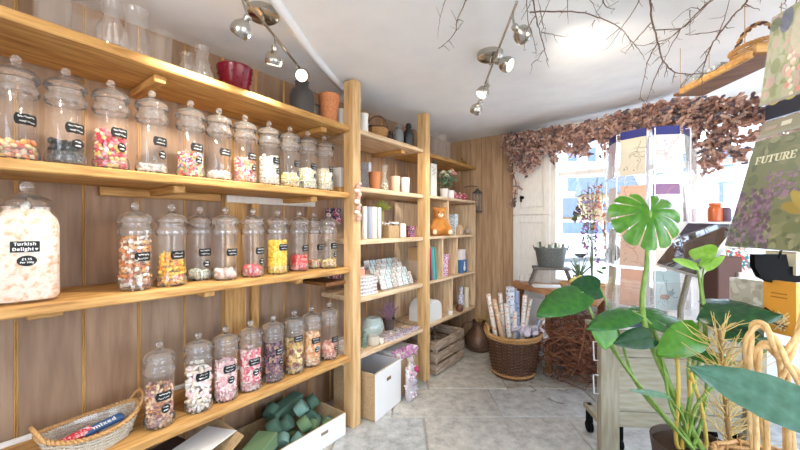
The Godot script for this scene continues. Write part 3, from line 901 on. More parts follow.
	var b := thing("turkish_delight_jar", "big square glass jar packed with powdered Turkish delight", "jar", p, -0.1)
	part("glass_body", MB.new().lathe(V2([0, 0.004, 0.066, 0.002, 0.074, 0.006, 0.078, 0.02, 0.078, 0.25, 0.074, 0.27, 0.062, 0.288, 0.056, 0.294, 0.056, 0.304]), 40, Transform3D(), Vector2(1, 1), 5.0).done(), M.jar, b)
	var ld := part("lid", lathe(V2([0, 0.333, 0.026, 0.331, 0.046, 0.322, 0.053, 0.312, 0.053, 0.3045, 0.063, 0.3045, 0.066, 0.311, 0.065, 0.318, 0.056, 0.330, 0.036, 0.342, 0.018, 0.350, 0.009, 0.3515, 0, 0.3515]), 32), M.knob, b)
	part("knob", lathe(V2([0, 0.351, 0.009, 0.351, 0.0085, 0.354, 0.014, 0.359, 0.017, 0.367, 0.016, 0.376, 0.011, 0.383, 0, 0.387]), 20), M.knob, ld)
	var lb := part("name_label", MB.new().box(Vector3.ZERO, Vector3(0.002, 0.034, 0.064), 0.0008).done(), M.label, b, Vector3(0.0792, 0.178, 0.004))
	lettering("Turkish", 0.0135, M.chalk, lb, Vector3(0.0014, 0.0085, 0), Vector3(0, PI / 2, 0))
	lettering("Delight", 0.0135, M.chalk, lb, Vector3(0.0014, -0.0075, 0.004), Vector3(0, PI / 2, 0))
	part("heart", MB.new().ball(Vector3(0.001, 0.0012, 0.0014), Vector3(0.0006, 0.0024, 0.0020)).ball(Vector3(0.001, 0.0012, -0.0014), Vector3(0.0006, 0.0024, 0.0020)).ball(Vector3(0.001, -0.0014, 0), Vector3(0.0006, 0.0026, 0.0016)).done(), M.chalk, lb, Vector3(0.0004, -0.008, -0.025))
	var pl := part("price_label", MB.new().lathe(V2([0, -0.001, 0.021, -0.001, 0.021, 0.001, 0, 0.001]), 28, Transform3D(Basis(Vector3.BACK, -PI / 2), Vector3.ZERO), Vector2(0.78, 1.05)).done(), M.label, b, Vector3(0.0792, 0.134, 0.0))
	lettering("£1.15", 0.009, M.chalk, pl, Vector3(0.0014, 0.005, 0), Vector3(0, PI / 2, 0))
	lettering("Per 100g", 0.0075, M.chalk, pl, Vector3(0.0014, -0.005, 0), Vector3(0, PI / 2, 0))
	var pw := part("powder_fill", MB.new().lathe(V2([0, 0.008, 0.070, 0.008, 0.0755, 0.02, 0.0755, 0.245, 0.070, 0.266, 0.057, 0.284, 0.050, 0.296, 0, 0.298]), 40, Transform3D(), Vector2(1, 1), 5.0).done(), grained(noise_tex([[0.0, C(196, 132, 92)], [0.25, C(218, 178, 146)], [0.42, C(222, 202, 182)], [0.6, C(222, 212, 198)], [1.0, C(206, 190, 168)]], 0.012, 5, 77), Vector3(5, 5, 5), 0.95, false), b)
	var k := pack(0.055, 0.312, 0.02, [C(230, 216, 204), C(228, 204, 188), C(232, 224, 214), C(190, 176, 160)], Vector3.ONE, 5.0, 0.2)
	var hi := [[], []]
	for i in k[0].size():
		if k[0][i].origin.y > 0.282 and Vector2(k[0][i].origin.x, k[0][i].origin.z).length() < 0.045:
			hi[0].append(k[0][i])
			hi[1].append(k[1][i])
	k = hi
	var sw := multi("turkish_delight", piece.cube, M.sweet, k[0], k[1], self)
	sw.position = p + Vector3(0, 0.006, 0)
	sw.rotation.y = -0.1
	tag(sw, "powdered pale pink Turkish delight cubes in the big square jar", "sweets")

# ================================================================ things on the shelves
func vase(called: String, label: String, p: Vector3, prof: Array, m: Material, cat := "vase", group := "") -> void:
	solo(called, lathe(prof, 28), m, label, cat, p, Vector3.ZERO, group)
func top_shelf() -> void:
	# clear glass vases along the top shelf
	vase("glass_vase", "tall straight clear glass vase at the near end of the top shelf", seat(0, 53, -1.64), walled(V2([0, 0.003, 0.042, 0.001, 0.047, 0.004, 0.050, 0.20, 0.048, 0.20])), M.clear, "vase", "glass vases on the top shelf")
	vase("glass_vase", "straight clear glass cylinder vase standing back by the boards", seat(0, 84, -1.76), walled(V2([0, 0.003, 0.05, 0.001, 0.053, 0.004, 0.055, 0.17, 0.053, 0.17])), M.clear, "vase", "glass vases on the top shelf")
	vase("glass_carafe", "round-bellied clear glass carafe with a flared neck", seat(0, 112, -1.635), walled(V2([0, 0.003, 0.04, 0.001, 0.052, 0.012, 0.056, 0.035, 0.048, 0.075, 0.030, 0.105, 0.024, 0.13, 0.032, 0.165, 0.036, 0.175])), M.clear, "vase")
	vase("glass_jug", "pear-shaped clear glass jug next to the carafe", seat(0, 136, -1.645), walled(V2([0, 0.003, 0.035, 0.001, 0.047, 0.010, 0.052, 0.035, 0.044, 0.08, 0.036, 0.12, 0.040, 0.19, 0.043, 0.195])), M.clear, "jug")
	vase("glass_vase", "slim clear glass cylinder vase behind the pear-shaped jug", seat(0, 160, -1.70), walled(V2([0, 0.003, 0.04, 0.001, 0.043, 0.004, 0.045, 0.17, 0.043, 0.17])), M.clear, "vase", "glass vases on the top shelf")
	vase("glass_bottle_vase", "small round clear glass bottle vase", seat(0, 187, -1.68), walled(V2([0, 0.003, 0.03, 0.001, 0.042, 0.012, 0.044, 0.03, 0.032, 0.06, 0.022, 0.085, 0.026, 0.11, 0.03, 0.118])), M.clear, "vase")
	vase("glass_bottle_vase", "taller clear glass bottle vase beside the red pot", seat(0, 202, -1.64), walled(V2([0, 0.003, 0.036, 0.001, 0.05, 0.014, 0.052, 0.035, 0.038, 0.07, 0.025, 0.10, 0.026, 0.12, 0.032, 0.145, 0.034, 0.15])), M.clear, "vase")
	# red pot with a dotted rim
	var p := seat(0, 235, -1.645)
	var red := mat(C(108, 5, 28), 0.18)
	var rp := thing("red_pot", "glossy crimson flower pot with embossed dots", "pot", p)
	part("pot_body", lathe(V2([0, 0, 0.048, 0, 0.051, 0.003, 0.067, 0.085, 0.070, 0.09, 0.071, 0.103, 0.068, 0.106, 0.064, 0.10, 0.05, 0.02, 0, 0.02]), 32), red, rp)
	rp.scale = Vector3.ONE * 1.14
	var dots := MB.new()
	for k in 10:
		for j in 3:
			var a := TAU * (k + 0.5 * (j % 2)) / 10
			var y := 0.025 + 0.022 * j
			var r := lerpf(0.051, 0.067, y / 0.085) + 0.0005
			dots.ball(Vector3(cos(a) * r, y, sin(a) * r), Vector3(0.005, 0.005, 0.005), 6, 4)
	part("embossed_dots", dots.done(), red, rp)
	vase("bowl", "low dark plum ceramic bowl on the top shelf", seat(0, 281, -1.72), cup_prof(0.03, 0.05, 0.045, 0.004), mat(C(92, 48, 48), 0.4), "bowl")
	vase("dark_vase", "dark grey stoneware vase with a narrow neck", seat(0, 302, -1.64), V2([0, 0, 0.058, 0, 0.066, 0.006, 0.068, 0.10, 0.060, 0.13, 0.038, 0.152, 0.036, 0.18, 0.040, 0.185, 0.034, 0.183, 0.032, 0.155, 0, 0.14]), mat(C(70, 66, 64), 0.55), "vase")
	var fr := thing("photo_frame", "thin grey picture frame leaning behind the terracotta pot", "frame", seat(0, 316, -1.72), PI / 2 + 0.3)
	part("frame_border", MB.new().box(Vector3(0, 0.006, 0), Vector3(0.09, 0.012, 0.012), 0.002).box(Vector3(0, 0.124, 0), Vector3(0.09, 0.012, 0.012), 0.002).box(Vector3(-0.039, 0.065, 0), Vector3(0.012, 0.106, 0.012), 0.002).box(Vector3(0.039, 0.065, 0), Vector3(0.012, 0.106, 0.012), 0.002).done(), mat(C(150, 146, 140), 0.5), fr)
	part("picture", bxc(Vector3(0.068, 0.108, 0.004)), mat(C(224, 220, 212), 0.6), fr, Vector3(0, 0.065, 0))
	vase("terracotta_pot", "tall terracotta pot with a rolled rim by the post", seat(0, 329, -1.63), V2([0, 0, 0.042, 0, 0.045, 0.003, 0.060, 0.135, 0.065, 0.14, 0.066, 0.166, 0.062, 0.17, 0.057, 0.166, 0.047, 0.02, 0, 0.02]), grained(noise_tex([[0.0, C(186, 110, 66)], [1.0, C(214, 144, 96)]], 0.02, 4, 71), Vector3(5, 5, 5), 0.7), "pot")
	vase("white_vase", "slim white ceramic vase tucked against the post on the top shelf", seat(0, 341.5, -1.66), V2([0, 0, 0.03, 0, 0.034, 0.004, 0.034, 0.12, 0.03, 0.126, 0.027, 0.12, 0.027, 0.02, 0, 0.02]), M.white, "vase")
	# things by the post on the jar shelves
	solo("white_book", bx(Vector3(0.07, 0.125, 0.035), 0.003), mat(C(216, 214, 210), 0.6), "white and grey boxed notebook standing on a small block by the post", "book", on(338, -1.68, SH1[1] + 0.041), Vector3(0, 0.1, 0))
	solo("wood_block", bx(Vector3(0.09, 0.039, 0.06), 0.004), M.shelf_x, "small honey wood block under the white notebook", "block", on(338, -1.67, SH1[1] + 0.001), Vector3(0, 0.1, 0))
	solo("candle_glass", lathe(cup_prof(0.03, 0.036, 0.10, 0.003), 20), M.clear, "small clear tumbler at the post end of the bottom jar shelf", "tumbler", on(341, -1.62, SH1[3] + 0.001))
	# flowered box and cards on the little ledge
	solo("flower_bag", bx(Vector3(0.10, 0.11, 0.05), 0.006), speckle([C(30, 34, 64), C(196, 60, 90), C(236, 200, 206), C(60, 90, 120)], 7, 81), "navy gift bag with pink flowers on the ledge by the post", "gift bag", on(333, -1.82, 1.256), Vector3(0, 0.35, 0))
	solo("small_tin", bx(Vector3(0.07, 0.05, 0.06), 0.004), speckle([C(60, 48, 52), C(190, 90, 100), C(210, 206, 200)], 9, 82), "small dark printed tin on the low ledge by the post", "tin", on(335, -1.68, 0.912), Vector3(0, 0.2, 0))
	# pale dried garland hanging down the post
	var gp := at_x(358, 182, -1.515)
	var g := thing("wood_heart_garland", "blush garland of small wooden shapes hanging down the post", "garland", gp)
	var line := []
	for k in 12: line.append(Vector3(0.004 * sin(k * 1.7), -0.022 * k, 0.006 * sin(k * 0.9)))
	part("string", tube(line, 0.0012, 5), mat(C(196, 176, 150), 0.8), g)
	for k in 11:
		part("wooden_bead", MB.new().ball(Vector3.ZERO, Vector3(0.007, 0.012 + 0.004 * (k % 2), 0.016 + 0.006 * (k % 3)), 8, 6).done(), mat([C(226, 190, 176), C(206, 160, 146), C(236, 214, 200)][k % 3], 0.7), g, Vector3(0.004, -0.022 * k - 0.01, (k % 3 - 1) * 0.012))

func speckle(cols: Array, cell: int, sd: int, scale := 9.0) -> StandardMaterial3D:
	var im := pic(128, 128, cols[0])
	var r := RandomNumberGenerator.new()
	r.seed = sd
	for k in 1800 / (cell * cell) * 6:
		var c: Color = cols[1 + r.randi() % (cols.size() - 1)]
		var x := r.randf() * 128
		var y := r.randf() * 128
		var rr := r.randf_range(0.3, 1.0) * cell
		for ox in [-128, 0, 128]:
			for oy in [-128, 0, 128]:
				if x + ox > -12 and x + ox < 140 and y + oy > -12 and y + oy < 140: dot(im, x + ox, y + oy, rr, c, rr * r.randf_range(0.6, 1.3))
	return grained(ImageTexture.create_from_image(im), Vector3.ONE * scale, 0.6, false)

func wicker(r0: float, r1: float, h: float, rows: int, stakes: int, sq := Vector2(1, 1), thick := 0.004, lift := 0.0) -> ArrayMesh:
	var b := MB.new()
	var n := stakes * 4
	for i in rows:
		var t := (i + 0.5) / rows
		var r := lerpf(r0, r1, t)
		var pts := []
		for k in n:
			var a := TAU * k / n
			var rr := r + thick * 0.75 * sin(a * stakes / 2.0 + PI * (i % 2))
			var ly := lift * pow(absf(cos(a)), 2.5) * t
			pts.append(Vector3(cos(a) * rr * sq.x, h * t + ly, sin(a) * rr * sq.y))
		b.tube(pts, minf(thick, h / rows * 0.52), 4, true)
	for k in stakes:
		var a := TAU * (k + 0.5) / stakes
		var ly := lift * pow(absf(cos(a)), 2.5)
		b.tube([Vector3(cos(a) * r0 * sq.x, 0.002, sin(a) * r0 * sq.y), Vector3(cos(a) * r1 * sq.x, h + ly, sin(a) * r1 * sq.y)], thick * 0.7, 4)
	b.lathe(V2([0, 0.0, r0, 0.0, r0, 0.006, 0, 0.006]), 24, Transform3D(), sq)
	return b.done()
func plait(r: float, sq: Vector2, thick: float, turns: int, y := 0.0, lift := 0.0) -> ArrayMesh:
	var b := MB.new()
	for s in 2:
		var pts := []
		for k in turns * 8:
			var a := TAU * k / (turns * 8)
			var w := TAU * k / 8.0 + PI * s
			pts.append(Vector3(cos(a) * (r + thick * 0.6 * cos(w)) * sq.x, y + thick * 0.6 * sin(w) + lift * pow(absf(cos(a)), 2.5), sin(a) * (r + thick * 0.6 * cos(w)) * sq.y))
		b.tube(pts, thick * 0.75, 5, true)
	return b.done()

func cup(called: String, label: String, px: float, x: float, y: float, w: float, h: float, m: Material, cat := "cup") -> void:
	solo(called, lathe(cup_prof(w * 0.42, w * 0.5, h, 0.004), 24), m, label, cat, on(px, x, y))

func gifts() -> void:
	var y: float = SH2[0] + 0.001
	# ---- top: handled trug, bottles
	vase("white_jug", "slim white enamel jug beside the handled trug basket", on(363.5, -1.60, y), V2([0, 0, 0.03, 0, 0.033, 0.004, 0.03, 0.09, 0.034, 0.12, 0.031, 0.12, 0.027, 0.09, 0.028, 0.015, 0, 0.015]), M.white, "jug")
	var b := thing("handled_basket", "round bent-wood trug basket with a tall hoop handle", "basket", on(377, -1.66, y), 0.5)
	part("basket_wall", wicker(0.062, 0.078, 0.075, 8, 12, Vector2(1, 1), 0.005), M.wicker_tan, b)
	part("rim", plait(0.079, Vector2(1, 1), 0.005, 20, 0.078), M.wicker_dark, b)
	var hp := []
	for k in 15:
		var a := PI * k / 14
		hp.append(Vector3(cos(a) * 0.078, 0.07 + sin(a) * 0.10, 0))
	part("handle", tube(hp, 0.005, 6), M.wicker_dark, b)
	for r in [[391.0, -1.72, 0.125, C(96, 78, 66), "squat brown glass bottle behind the trug basket"], [398.5, -1.66, 0.165, C(128, 132, 134), "grey glazed bottle between the trug and the black bottle"], [408.5, -1.63, 0.19, C(46, 48, 50), "black ribbed stoneware bottle beside the second post"]]:
		var hh: float = r[2]
		var w := 0.043 * (hh / 0.19 * 0.5 + 0.5)
		vase("stone_bottle", r[4], on(r[0], r[1], y), V2([0, 0, w, 0, w + 0.002, 0.004, w, hh * 0.2, w + 0.002, hh * 0.25, w, hh * 0.42, w + 0.001, hh * 0.48, w * 0.95, hh * 0.62, w * 0.5, hh * 0.74, w * 0.42, hh * 0.80, w * 0.56, hh * 0.82, w * 0.52, hh * 0.95, w * 0.3, hh, 0, hh]), mat(r[3], 0.4), "bottle")
	# ---- second: cups and flowers
	y = SH2[1] + 0.001
	solo("blue_folder", bx(Vector3(0.12, 0.2, 0.03), 0.002), speckle([C(200, 210, 222), C(216, 222, 230), C(184, 190, 206)], 8, 83), "pale blue printed folder standing against the first post", "folder", on(363.5, -1.74, y), Vector3(0, 0.1, 0))
	cup("terracotta_cup", "straight terracotta cup on the gift shelf", 374.5, -1.65, y, 0.084, 0.128, mat(C(186, 118, 74), 0.75))
	cup("peach_cup", "pale peach ceramic cup beside the white cup", 395, -1.65, y, 0.082, 0.122, mat(C(232, 190, 160), 0.5))
	cup("white_cup", "white ceramic cup tapering to its foot near the second post", 405, -1.62, y, 0.076, 0.12, mat(C(226, 226, 228), 0.4))
	var fb := thing("flower_bouquet_bag", "clear cellophane bag with tiny white flowers", "bouquet", on(384.5, -1.64, y))
	part("cellophane", lathe(V2([0.028, 0, 0.034, 0.03, 0.030, 0.06, 0.010, 0.10, 0.016, 0.14, 0.03, 0.19]), 9), glass(0.12, Color.WHITE, 0.1), fb)
	var xf := []
	var cs := []
	rng.seed = 5
	for k in 40:
		xf.append(Transform3D(rbasis() * Basis.from_scale(Vector3.ONE * 0.011), rv(1.0).limit_length(0.026) * Vector3(0.8, 1, 0.8) + Vector3(0, 0.034, 0)))
		cs.append([C(240, 238, 226), C(226, 214, 160), C(150, 170, 110)][k % 3].srgb_to_linear())
	multi("flower_heads", piece.ball, M.sweet, xf, cs, fb)
	# ---- third: binders, cactus, gift boxes
	y = SH2[2] + 0.001
	for k in 4:
		solo("white_candle", lathe(V2([0, 0, 0.019, 0, 0.021, 0.003, 0.021, 0.215, 0.018, 0.219, 0, 0.219]), 18), mat([C(232, 230, 224), C(150, 156, 170), C(226, 224, 220), C(206, 206, 208)][k], 0.5), ["white pillar candle against the first post", "slate blue pillar candle between white ones", "ivory pillar candle next to the slate blue one", "pale grey pillar candle beside the cactus pot"][k], "candle", on(364.0 + 4.8 * k, -1.62 - 0.01 * (k % 2), y))
	var pk := on(382, -1.725, y)
	var ca := thing("air_plant", "spiky yellow green air plant on a thick stalk behind the kraft box", "plant", pk)
	var sp := MB.new()
	for k in 60:
		var d := Vector3(rng.randfn(), absf(rng.randfn()) + 0.1, rng.randfn()).normalized()
		sp.tube([Vector3(0, 0.21, 0), Vector3(0, 0.21, 0) + d * 0.035, Vector3(0, 0.21, 0) + d * rng.randf_range(0.055, 0.085)], [0.006, 0.005, 0.001], 4)
	part("leaves", sp.done(), mat(C(176, 186, 84), 0.5), ca)
	part("stem", MB.new().tube([Vector3(0, 0, 0), Vector3(0, 0.21, 0)], 0.014, 8).done(), mat(C(170, 160, 90), 0.7), ca)
	solo("kraft_box", MB.new().box(Vector3(0, 0.045, 0), Vector3(0.10, 0.09, 0.11), 0.004).done(), M.card_brown, "open brown kraft box of white tissue on the candle shelf", "box", on(389.5, -1.64, y), Vector3(0, -0.1, 0))
	var ts := thing("tissue_paper", "crumpled white tissue rising from the kraft box", "tissue", on(391, -1.64, y + 0.0905))
	var tb := MB.new()
	for k in 16:
		var c := Vector3(rng.randf_range(-0.045, 0.045), rng.randf_range(0.0, 0.012), rng.randf_range(-0.05, 0.05))
		tb.ball(c + Vector3(0, 0.008, 0), Vector3(rng.randf_range(0.008, 0.018), 0.006, rng.randf_range(0.006, 0.014)), 6, 4, rbasis())
	part("crumpled_sheet", tb.done(), M.white, ts)
	solo("white_bag", bx(Vector3(0.05, 0.105, 0.055), 0.006), M.paper, "small white paper bag between the kraft box and the dark tin", "bag", on(401.5, -1.62, y), Vector3(0, -0.2, 0))
	solo("dark_tin", lathe(cup_prof(0.035, 0.038, 0.085, 0.003), 24), speckle([C(48, 50, 62), C(206, 120, 140), C(70, 74, 90)], 8, 84, 14.0), "dark tin with a pink motif beside the second post", "tin", on(411, -1.61, y))
	# ---- fourth: stack of coasters, card dispenser
	y = SH2[3] + 0.001
	for k in 5:
		solo("fudge_box", bx(Vector3(0.105, 0.0235, 0.17), 0.003), checks(85), "flat white box with dotted edges in a stack on the gift shelf", "box", Vector3(-1.625, y + 0.0245 * k, -1.72 + 0.004 * ((k * 7) % 3)), Vector3(0, 0.02 * ((k * 5) % 3 - 1), 0), "stacked flat boxes on the gift shelf")
	solo("frame_card", bx(Vector3(0.012, 0.055, 0.10), 0.003), mat(C(206, 206, 208), 0.5), "small pale framed card standing on the flat box stack", "card", Vector3(-1.65, y + 0.1236, -1.70))
	solo("frame_card", bx(Vector3(0.012, 0.045, 0.05), 0.003), mat(C(216, 150, 130), 0.6), "small salmon card leaning on the pale framed card", "card", Vector3(-1.635, y + 0.1236, -1.715))
	var rk := thing("card_dispenser", "clear tiered dispenser holding fanned rows of printed packets", "display rack", Vector3(-1.68, y, -2.08))
	part("base", bx(Vector3(0.22, 0.006, 0.42), 0.001), M.clear, rk)
	for sg in [-1, 1]: part("side_panel", MB.new().box(Vector3(0, 0.09, 0.21 * sg), Vector3(0.22, 0.18, 0.004)).done(), M.clear, rk)
	var pm := [speckle([C(226, 232, 228), C(120, 170, 170), C(206, 120, 130), C(240, 240, 236)], 6, 86, 12.0), speckle([C(232, 228, 222), C(170, 130, 100), C(110, 150, 150)], 6, 87, 12.0), speckle([C(214, 224, 222), C(90, 140, 150), C(236, 236, 230)], 6, 88, 12.0)]
	for i in 4:
		for j in 6:
			var xx := -1.60 - 0.048 * i
			solo("seed_packet", bx(Vector3(0.004, 0.095, 0.06), 0.001), pm[(i + j * 2) % 3], "printed teal and cream packet leaning in the clear dispenser", "packet", Vector3(xx, y + 0.008 + 0.034 * i, -1.905 - 0.066 * j), Vector3(0, 0, 0.32), "packets in the clear dispenser")
	for j in 3:
		solo("brown_card", bx(Vector3(0.004, 0.14, 0.05), 0.001), mat([C(120, 84, 66), C(150, 112, 90), C(104, 72, 60)][j], 0.6), "brown card leaning beside the clear dispenser", "card", Vector3(-1.66 - 0.03 * j, y + 0.01, -1.845 + 0.004 * j), Vector3(0, 0, 0.35), "brown cards beside the dispenser")
	# ---- fifth: glass lantern, potted plant, leaflets
	y = SH2[4] + 0.001
	var ln := on(373, -1.62, y)
	var lt := thing("glass_lantern", "faceted aqua glass lantern jar on a shell filled base", "lantern", ln)
	part("glass_jar", MB.new().lathe(V2([0.035, 0.06, 0.05, 0.066, 0.075, 0.10, 0.078, 0.13, 0.06, 0.175, 0.045, 0.185]), 10).done(), glass(0.30, C(206, 236, 236), 0.05), lt)
	part("base", lathe(V2([0, 0, 0.042, 0, 0.048, 0.01, 0.044, 0.05, 0.036, 0.06, 0, 0.06]), 20), M.wicker_cream, lt)
	var bt := on(364, -1.63, y)
	solo("teal_bottle", lathe(V2([0, 0, 0.02, 0, 0.023, 0.005, 0.022, 0.06, 0.01, 0.085, 0.009, 0.10, 0.012, 0.104, 0, 0.104]), 16), glass(0.35, C(120, 170, 160), 0.05), "small teal glass bottle beside the lantern", "bottle", bt)
	var pp := thing("potted_heather", "mauve heather in a dark cone pot behind the lantern", "potted plant", on(389, -1.74, y))
	part("pot", lathe(cup_prof(0.034, 0.052, 0.09, 0.004), 20), mat(C(88, 72, 66), 0.8), pp)
	var hb := MB.new()
	for k in 40:
		var d := Vector3(rng.randfn() * 0.5, 1.0 + rng.randf() * 0.6, rng.randfn() * 0.5).normalized()
		hb.tube([Vector3(0, 0.08, 0) + rv(0.02) * Vector3(1, 0, 1), Vector3(0, 0.085, 0) + d * rng.randf_range(0.08, 0.15)], [0.0018, 0.004], 4)
	part("sprigs", hb.done(), mat(C(168, 130, 150), 0.7), pp)
	for k in 9:
		solo("leaflet", bx(Vector3(0.075, 0.004, 0.09), 0.001), [speckle([C(232, 230, 232), C(120, 80, 130), C(206, 190, 206)], 7, 89, 12.0), speckle([C(236, 234, 230), C(70, 90, 70), C(190, 150, 180)], 7, 90, 12.0)][k % 2], "printed leaflet lying in the spread on the bottom gift shelf", "leaflet", Vector3(-1.595 - 0.085 * (k % 2), y + 0.0045 * (k / 4), -1.95 - 0.095 * (k / 2) * 0.85 + 0.02 * (k % 2)), Vector3(0, 0.2 * ((k * 3) % 5 - 2), 0), "leaflets on the bottom gift shelf")
	solo("white_flower_ball", piece_cluster(0.026, 30, 91), mat(C(236, 230, 216), 0.7), "small cluster of white dried flowers before the lantern", "dried flowers", on(381, -1.585, y + 0.022))
	under_shelves()
	pigeon_holes()

func checks(sd: int) -> StandardMaterial3D:
	if M.has("checks"): return M.checks
	var im := pic(128, 32, C(232, 230, 230))
	var r := RandomNumberGenerator.new()
	r.seed = sd
	for k in 9: dot(im, 8 + 14 * k, 16, 3.6, [C(70, 60, 66), C(150, 120, 120), C(90, 110, 100)][r.randi() % 3], 7.0)
	M.checks = grained(ImageTexture.create_from_image(im), Vector3(8, 26, 8), 0.6, false)
	return M.checks

func piece_cluster(r: float, n: int, sd: int) -> ArrayMesh:
	var g := RandomNumberGenerator.new()
	g.seed = sd
	var b := MB.new()
	for k in n:
		var d := Vector3(g.randfn(), g.randfn() * 0.8, g.randfn()).normalized() * r * g.randf_range(0.4, 0.8)
		b.ball(d, Vector3.ONE * r * g.randf_range(0.2, 0.36), 6, 4)
	return b.done()

# an open box of board: four walls and a floor
func tray(w: float, h: float, d: float, t: float) -> MB:
	var b := MB.new()
	b.box(Vector3(0, t / 2, 0), Vector3(w, t, d))
	b.box(Vector3(-w / 2 + t / 2, h / 2, 0), Vector3(t, h, d))
	b.box(Vector3(w / 2 - t / 2, h / 2, 0), Vector3(t, h, d))
	b.box(Vector3(0, h / 2, -d / 2 + t / 2), Vector3(w - 2 * t, h, t))
	b.box(Vector3(0, h / 2, d / 2 - t / 2), Vector3(w - 2 * t, h, t))
	return b

func under_shelves() -> void:
	# white archive box: brown outside at the end, white front
	var bp := Vector3(-1.66, 0.001, -1.80)
	var wb := thing("archive_box", "open white fronted cardboard box on the floor between the posts", "box", bp, 0.12)
	part("carton", tray(0.34, 0.30, 0.32, 0.006).done(), M.card_brown, wb)
	part("white_front", bxc(Vector3(0.003, 0.30, 0.32)), M.white, wb, Vector3(0.1715, 0.15, 0))
	part("hand_hole", MB.new().box(Vector3.ZERO, Vector3(0.002, 0.022, 0.05), 0.0005).done(), mat(C(120, 96, 70), 0.9), wb, Vector3(0.1738, 0.22, 0.0))
	part("inner_lining", tray(0.326, 0.293, 0.306, 0.003).done(), mat(C(206, 204, 206), 0.8), wb, Vector3(0, 0.0065, 0))
	# flat white box, pink tissue and a clear bag of trims
	solo("flat_box", bx(Vector3(0.22, 0.045, 0.26), 0.004), M.white, "flat white lidded box behind the archive box", "box", Vector3(-1.66, 0.262, -2.13), Vector3(0, 0.1, 0))
	solo("storage_carton", bx(Vector3(0.24, 0.26, 0.28), 0.004), M.card_brown, "plain brown carton under the flat white box", "box", Vector3(-1.67, 0.001, -2.13), Vector3(0, 0.1, 0))
	var pt := thing("pink_tissue", "crumpled pink and lilac tissue between the boxes", "tissue", Vector3(-1.55, 0.31, -2.09))
	var b := MB.new()
	rng.seed = 12
	for k in 36: b.ball(rv(1.0) * Vector3(0.05, 0.02, 0.10), Vector3(rng.randf_range(0.012, 0.03), 0.006, rng.randf_range(0.01, 0.024)), 6, 4, rbasis())
	part("crumpled_sheet", b.done(), mat(C(206, 150, 190), 0.7), pt)
	var cb := thing("clear_trim_bag", "clear plastic bag of white and pink trims on the floor", "bag", Vector3(-1.47, 0.002, -2.05), 0.3)
	part("plastic_film", MB.new().lathe(V2([0.06, 0.0, 0.075, 0.02, 0.07, 0.16, 0.055, 0.23, 0.03, 0.26, 0.05, 0.29]), 11, Transform3D(), Vector2(0.5, 1.15)).done(), glass(0.28, C(244, 242, 248), 0.12), cb)
	var xf := []
	var cs := []
	for k in 130:
		xf.append(Transform3D(rbasis() * Basis.from_scale(Vector3(0.03, 0.016, 0.022)), Vector3(rng.randf_range(-0.025, 0.025), rng.randf_range(0.012, 0.22), rng.randf_range(-0.065, 0.065))))
		cs.append([C(240, 238, 240), C(232, 226, 236), C(226, 170, 190), C(206, 200, 220), C(240, 236, 230)][rng.randi() % 5].srgb_to_linear())
	multi("trims", piece.brick, M.sweet, xf, cs, cb)
	solo("pink_gem", MB.new().ball(Vector3.ZERO, Vector3(0.022, 0.026, 0.022), 5, 3).done(), mat(C(170, 50, 90), 0.25), "faceted pink trinket on top of the clear trim bag", "trinket", Vector3(-1.405, 0.235, -2.03))
	# ---- below the sweet jars: carton of floral foam
	var cx := Vector3(-1.70, 0.001, -1.10)
	var fc := thing("foam_carton", "open white fronted carton of green floral foam under the jar shelves", "box", cx)
	part("carton", tray(0.34, 0.13, 0.72, 0.006).done(), M.card_brown, fc)
	part("white_front", bxc(Vector3(0.003, 0.13, 0.72)), M.white, fc, Vector3(0.1716, 0.065, 0))
	part("hand_hole", MB.new().box(Vector3.ZERO, Vector3(0.002, 0.016, 0.05), 0.0005).done(), mat(C(150, 128, 100), 0.9), fc, Vector3(0.1739, 0.085, -0.20))
	var foam := []
	for c in [[C(112, 148, 136), C(134, 168, 154)], [C(92, 118, 82), C(114, 140, 100)], [C(72, 104, 86), C(92, 122, 104)]]:
		foam.append(grained(noise_tex([[0.0, c[0]], [1.0, c[1]]], 0.08, 3, 95), Vector3(6, 6, 6), 0.95))
	var cyl := lathe(V2([0, 0, 0.036, 0, 0.0385, 0.003, 0.0385, 0.057, 0.036, 0.06, 0, 0.06]), 22)
	rng.seed = 31
	var spots := [[-1.60, 0.12, -1.00, 0], [-1.61, 0.09, -1.08, 0], [-1.60, 0.06, -1.155, 0], [-1.70, 0.15, -1.06, 2], [-1.71, 0.12, -1.15, 2], [-1.63, 0.12, -1.21, 1], [-1.70, 0.17, -1.24, 0], [-1.60, 0.08, -1.26, 1], [-1.68, 0.10, -1.32, 2], [-1.60, 0.07, -1.345, 1], [-1.75, 0.15, -1.36, 2], [-1.62, 0.04, -1.40, 0], [-1.79, 0.17, -1.12, 2], [-1.80, 0.14, -1.28, 1], [-1.60, 0.02, -1.08, 2], [-1.61, 0.02, -1.22, 2], [-1.62, 0.015, -1.32, 1], [-1.72, 0.03, -1.18, 1], [-1.72, 0.03, -1.38, 0], [-1.76, 0.05, -1.06, 1]]
	for s in spots:
		var kind: int = s[3]
		solo("floral_foam_cylinder", cyl, foam[kind], ["pale aqua floral foam cylinder heaped in the carton", "olive green floral foam cylinder heaped in the carton", "dark green floral foam cylinder heaped in the carton"][kind], "floral foam", Vector3(s[0], s[1], s[2]), Vector3(rng.randf_range(-0.9, 0.9), rng.randf() * 3.0, -1.1 + rng.randf_range(-0.5, 0.4)), "floral foam cylinders")
	solo("floral_foam_brick", bx(Vector3(0.105, 0.075, 0.23), 0.004), foam[1], "long green floral foam brick lying across the carton edge", "floral foam", Vector3(-1.545, 0.135, -0.90), Vector3(0.0, 0.55, 0.0), "floral foam bricks")
	solo("floral_foam_brick", bx(Vector3(0.075, 0.105, 0.23), 0.004), foam[2], "dark green floral foam brick standing behind the heaped cylinders", "floral foam", Vector3(-1.80, 0.10, -1.24), Vector3(0.1, 0.2, 0.0), "floral foam bricks")
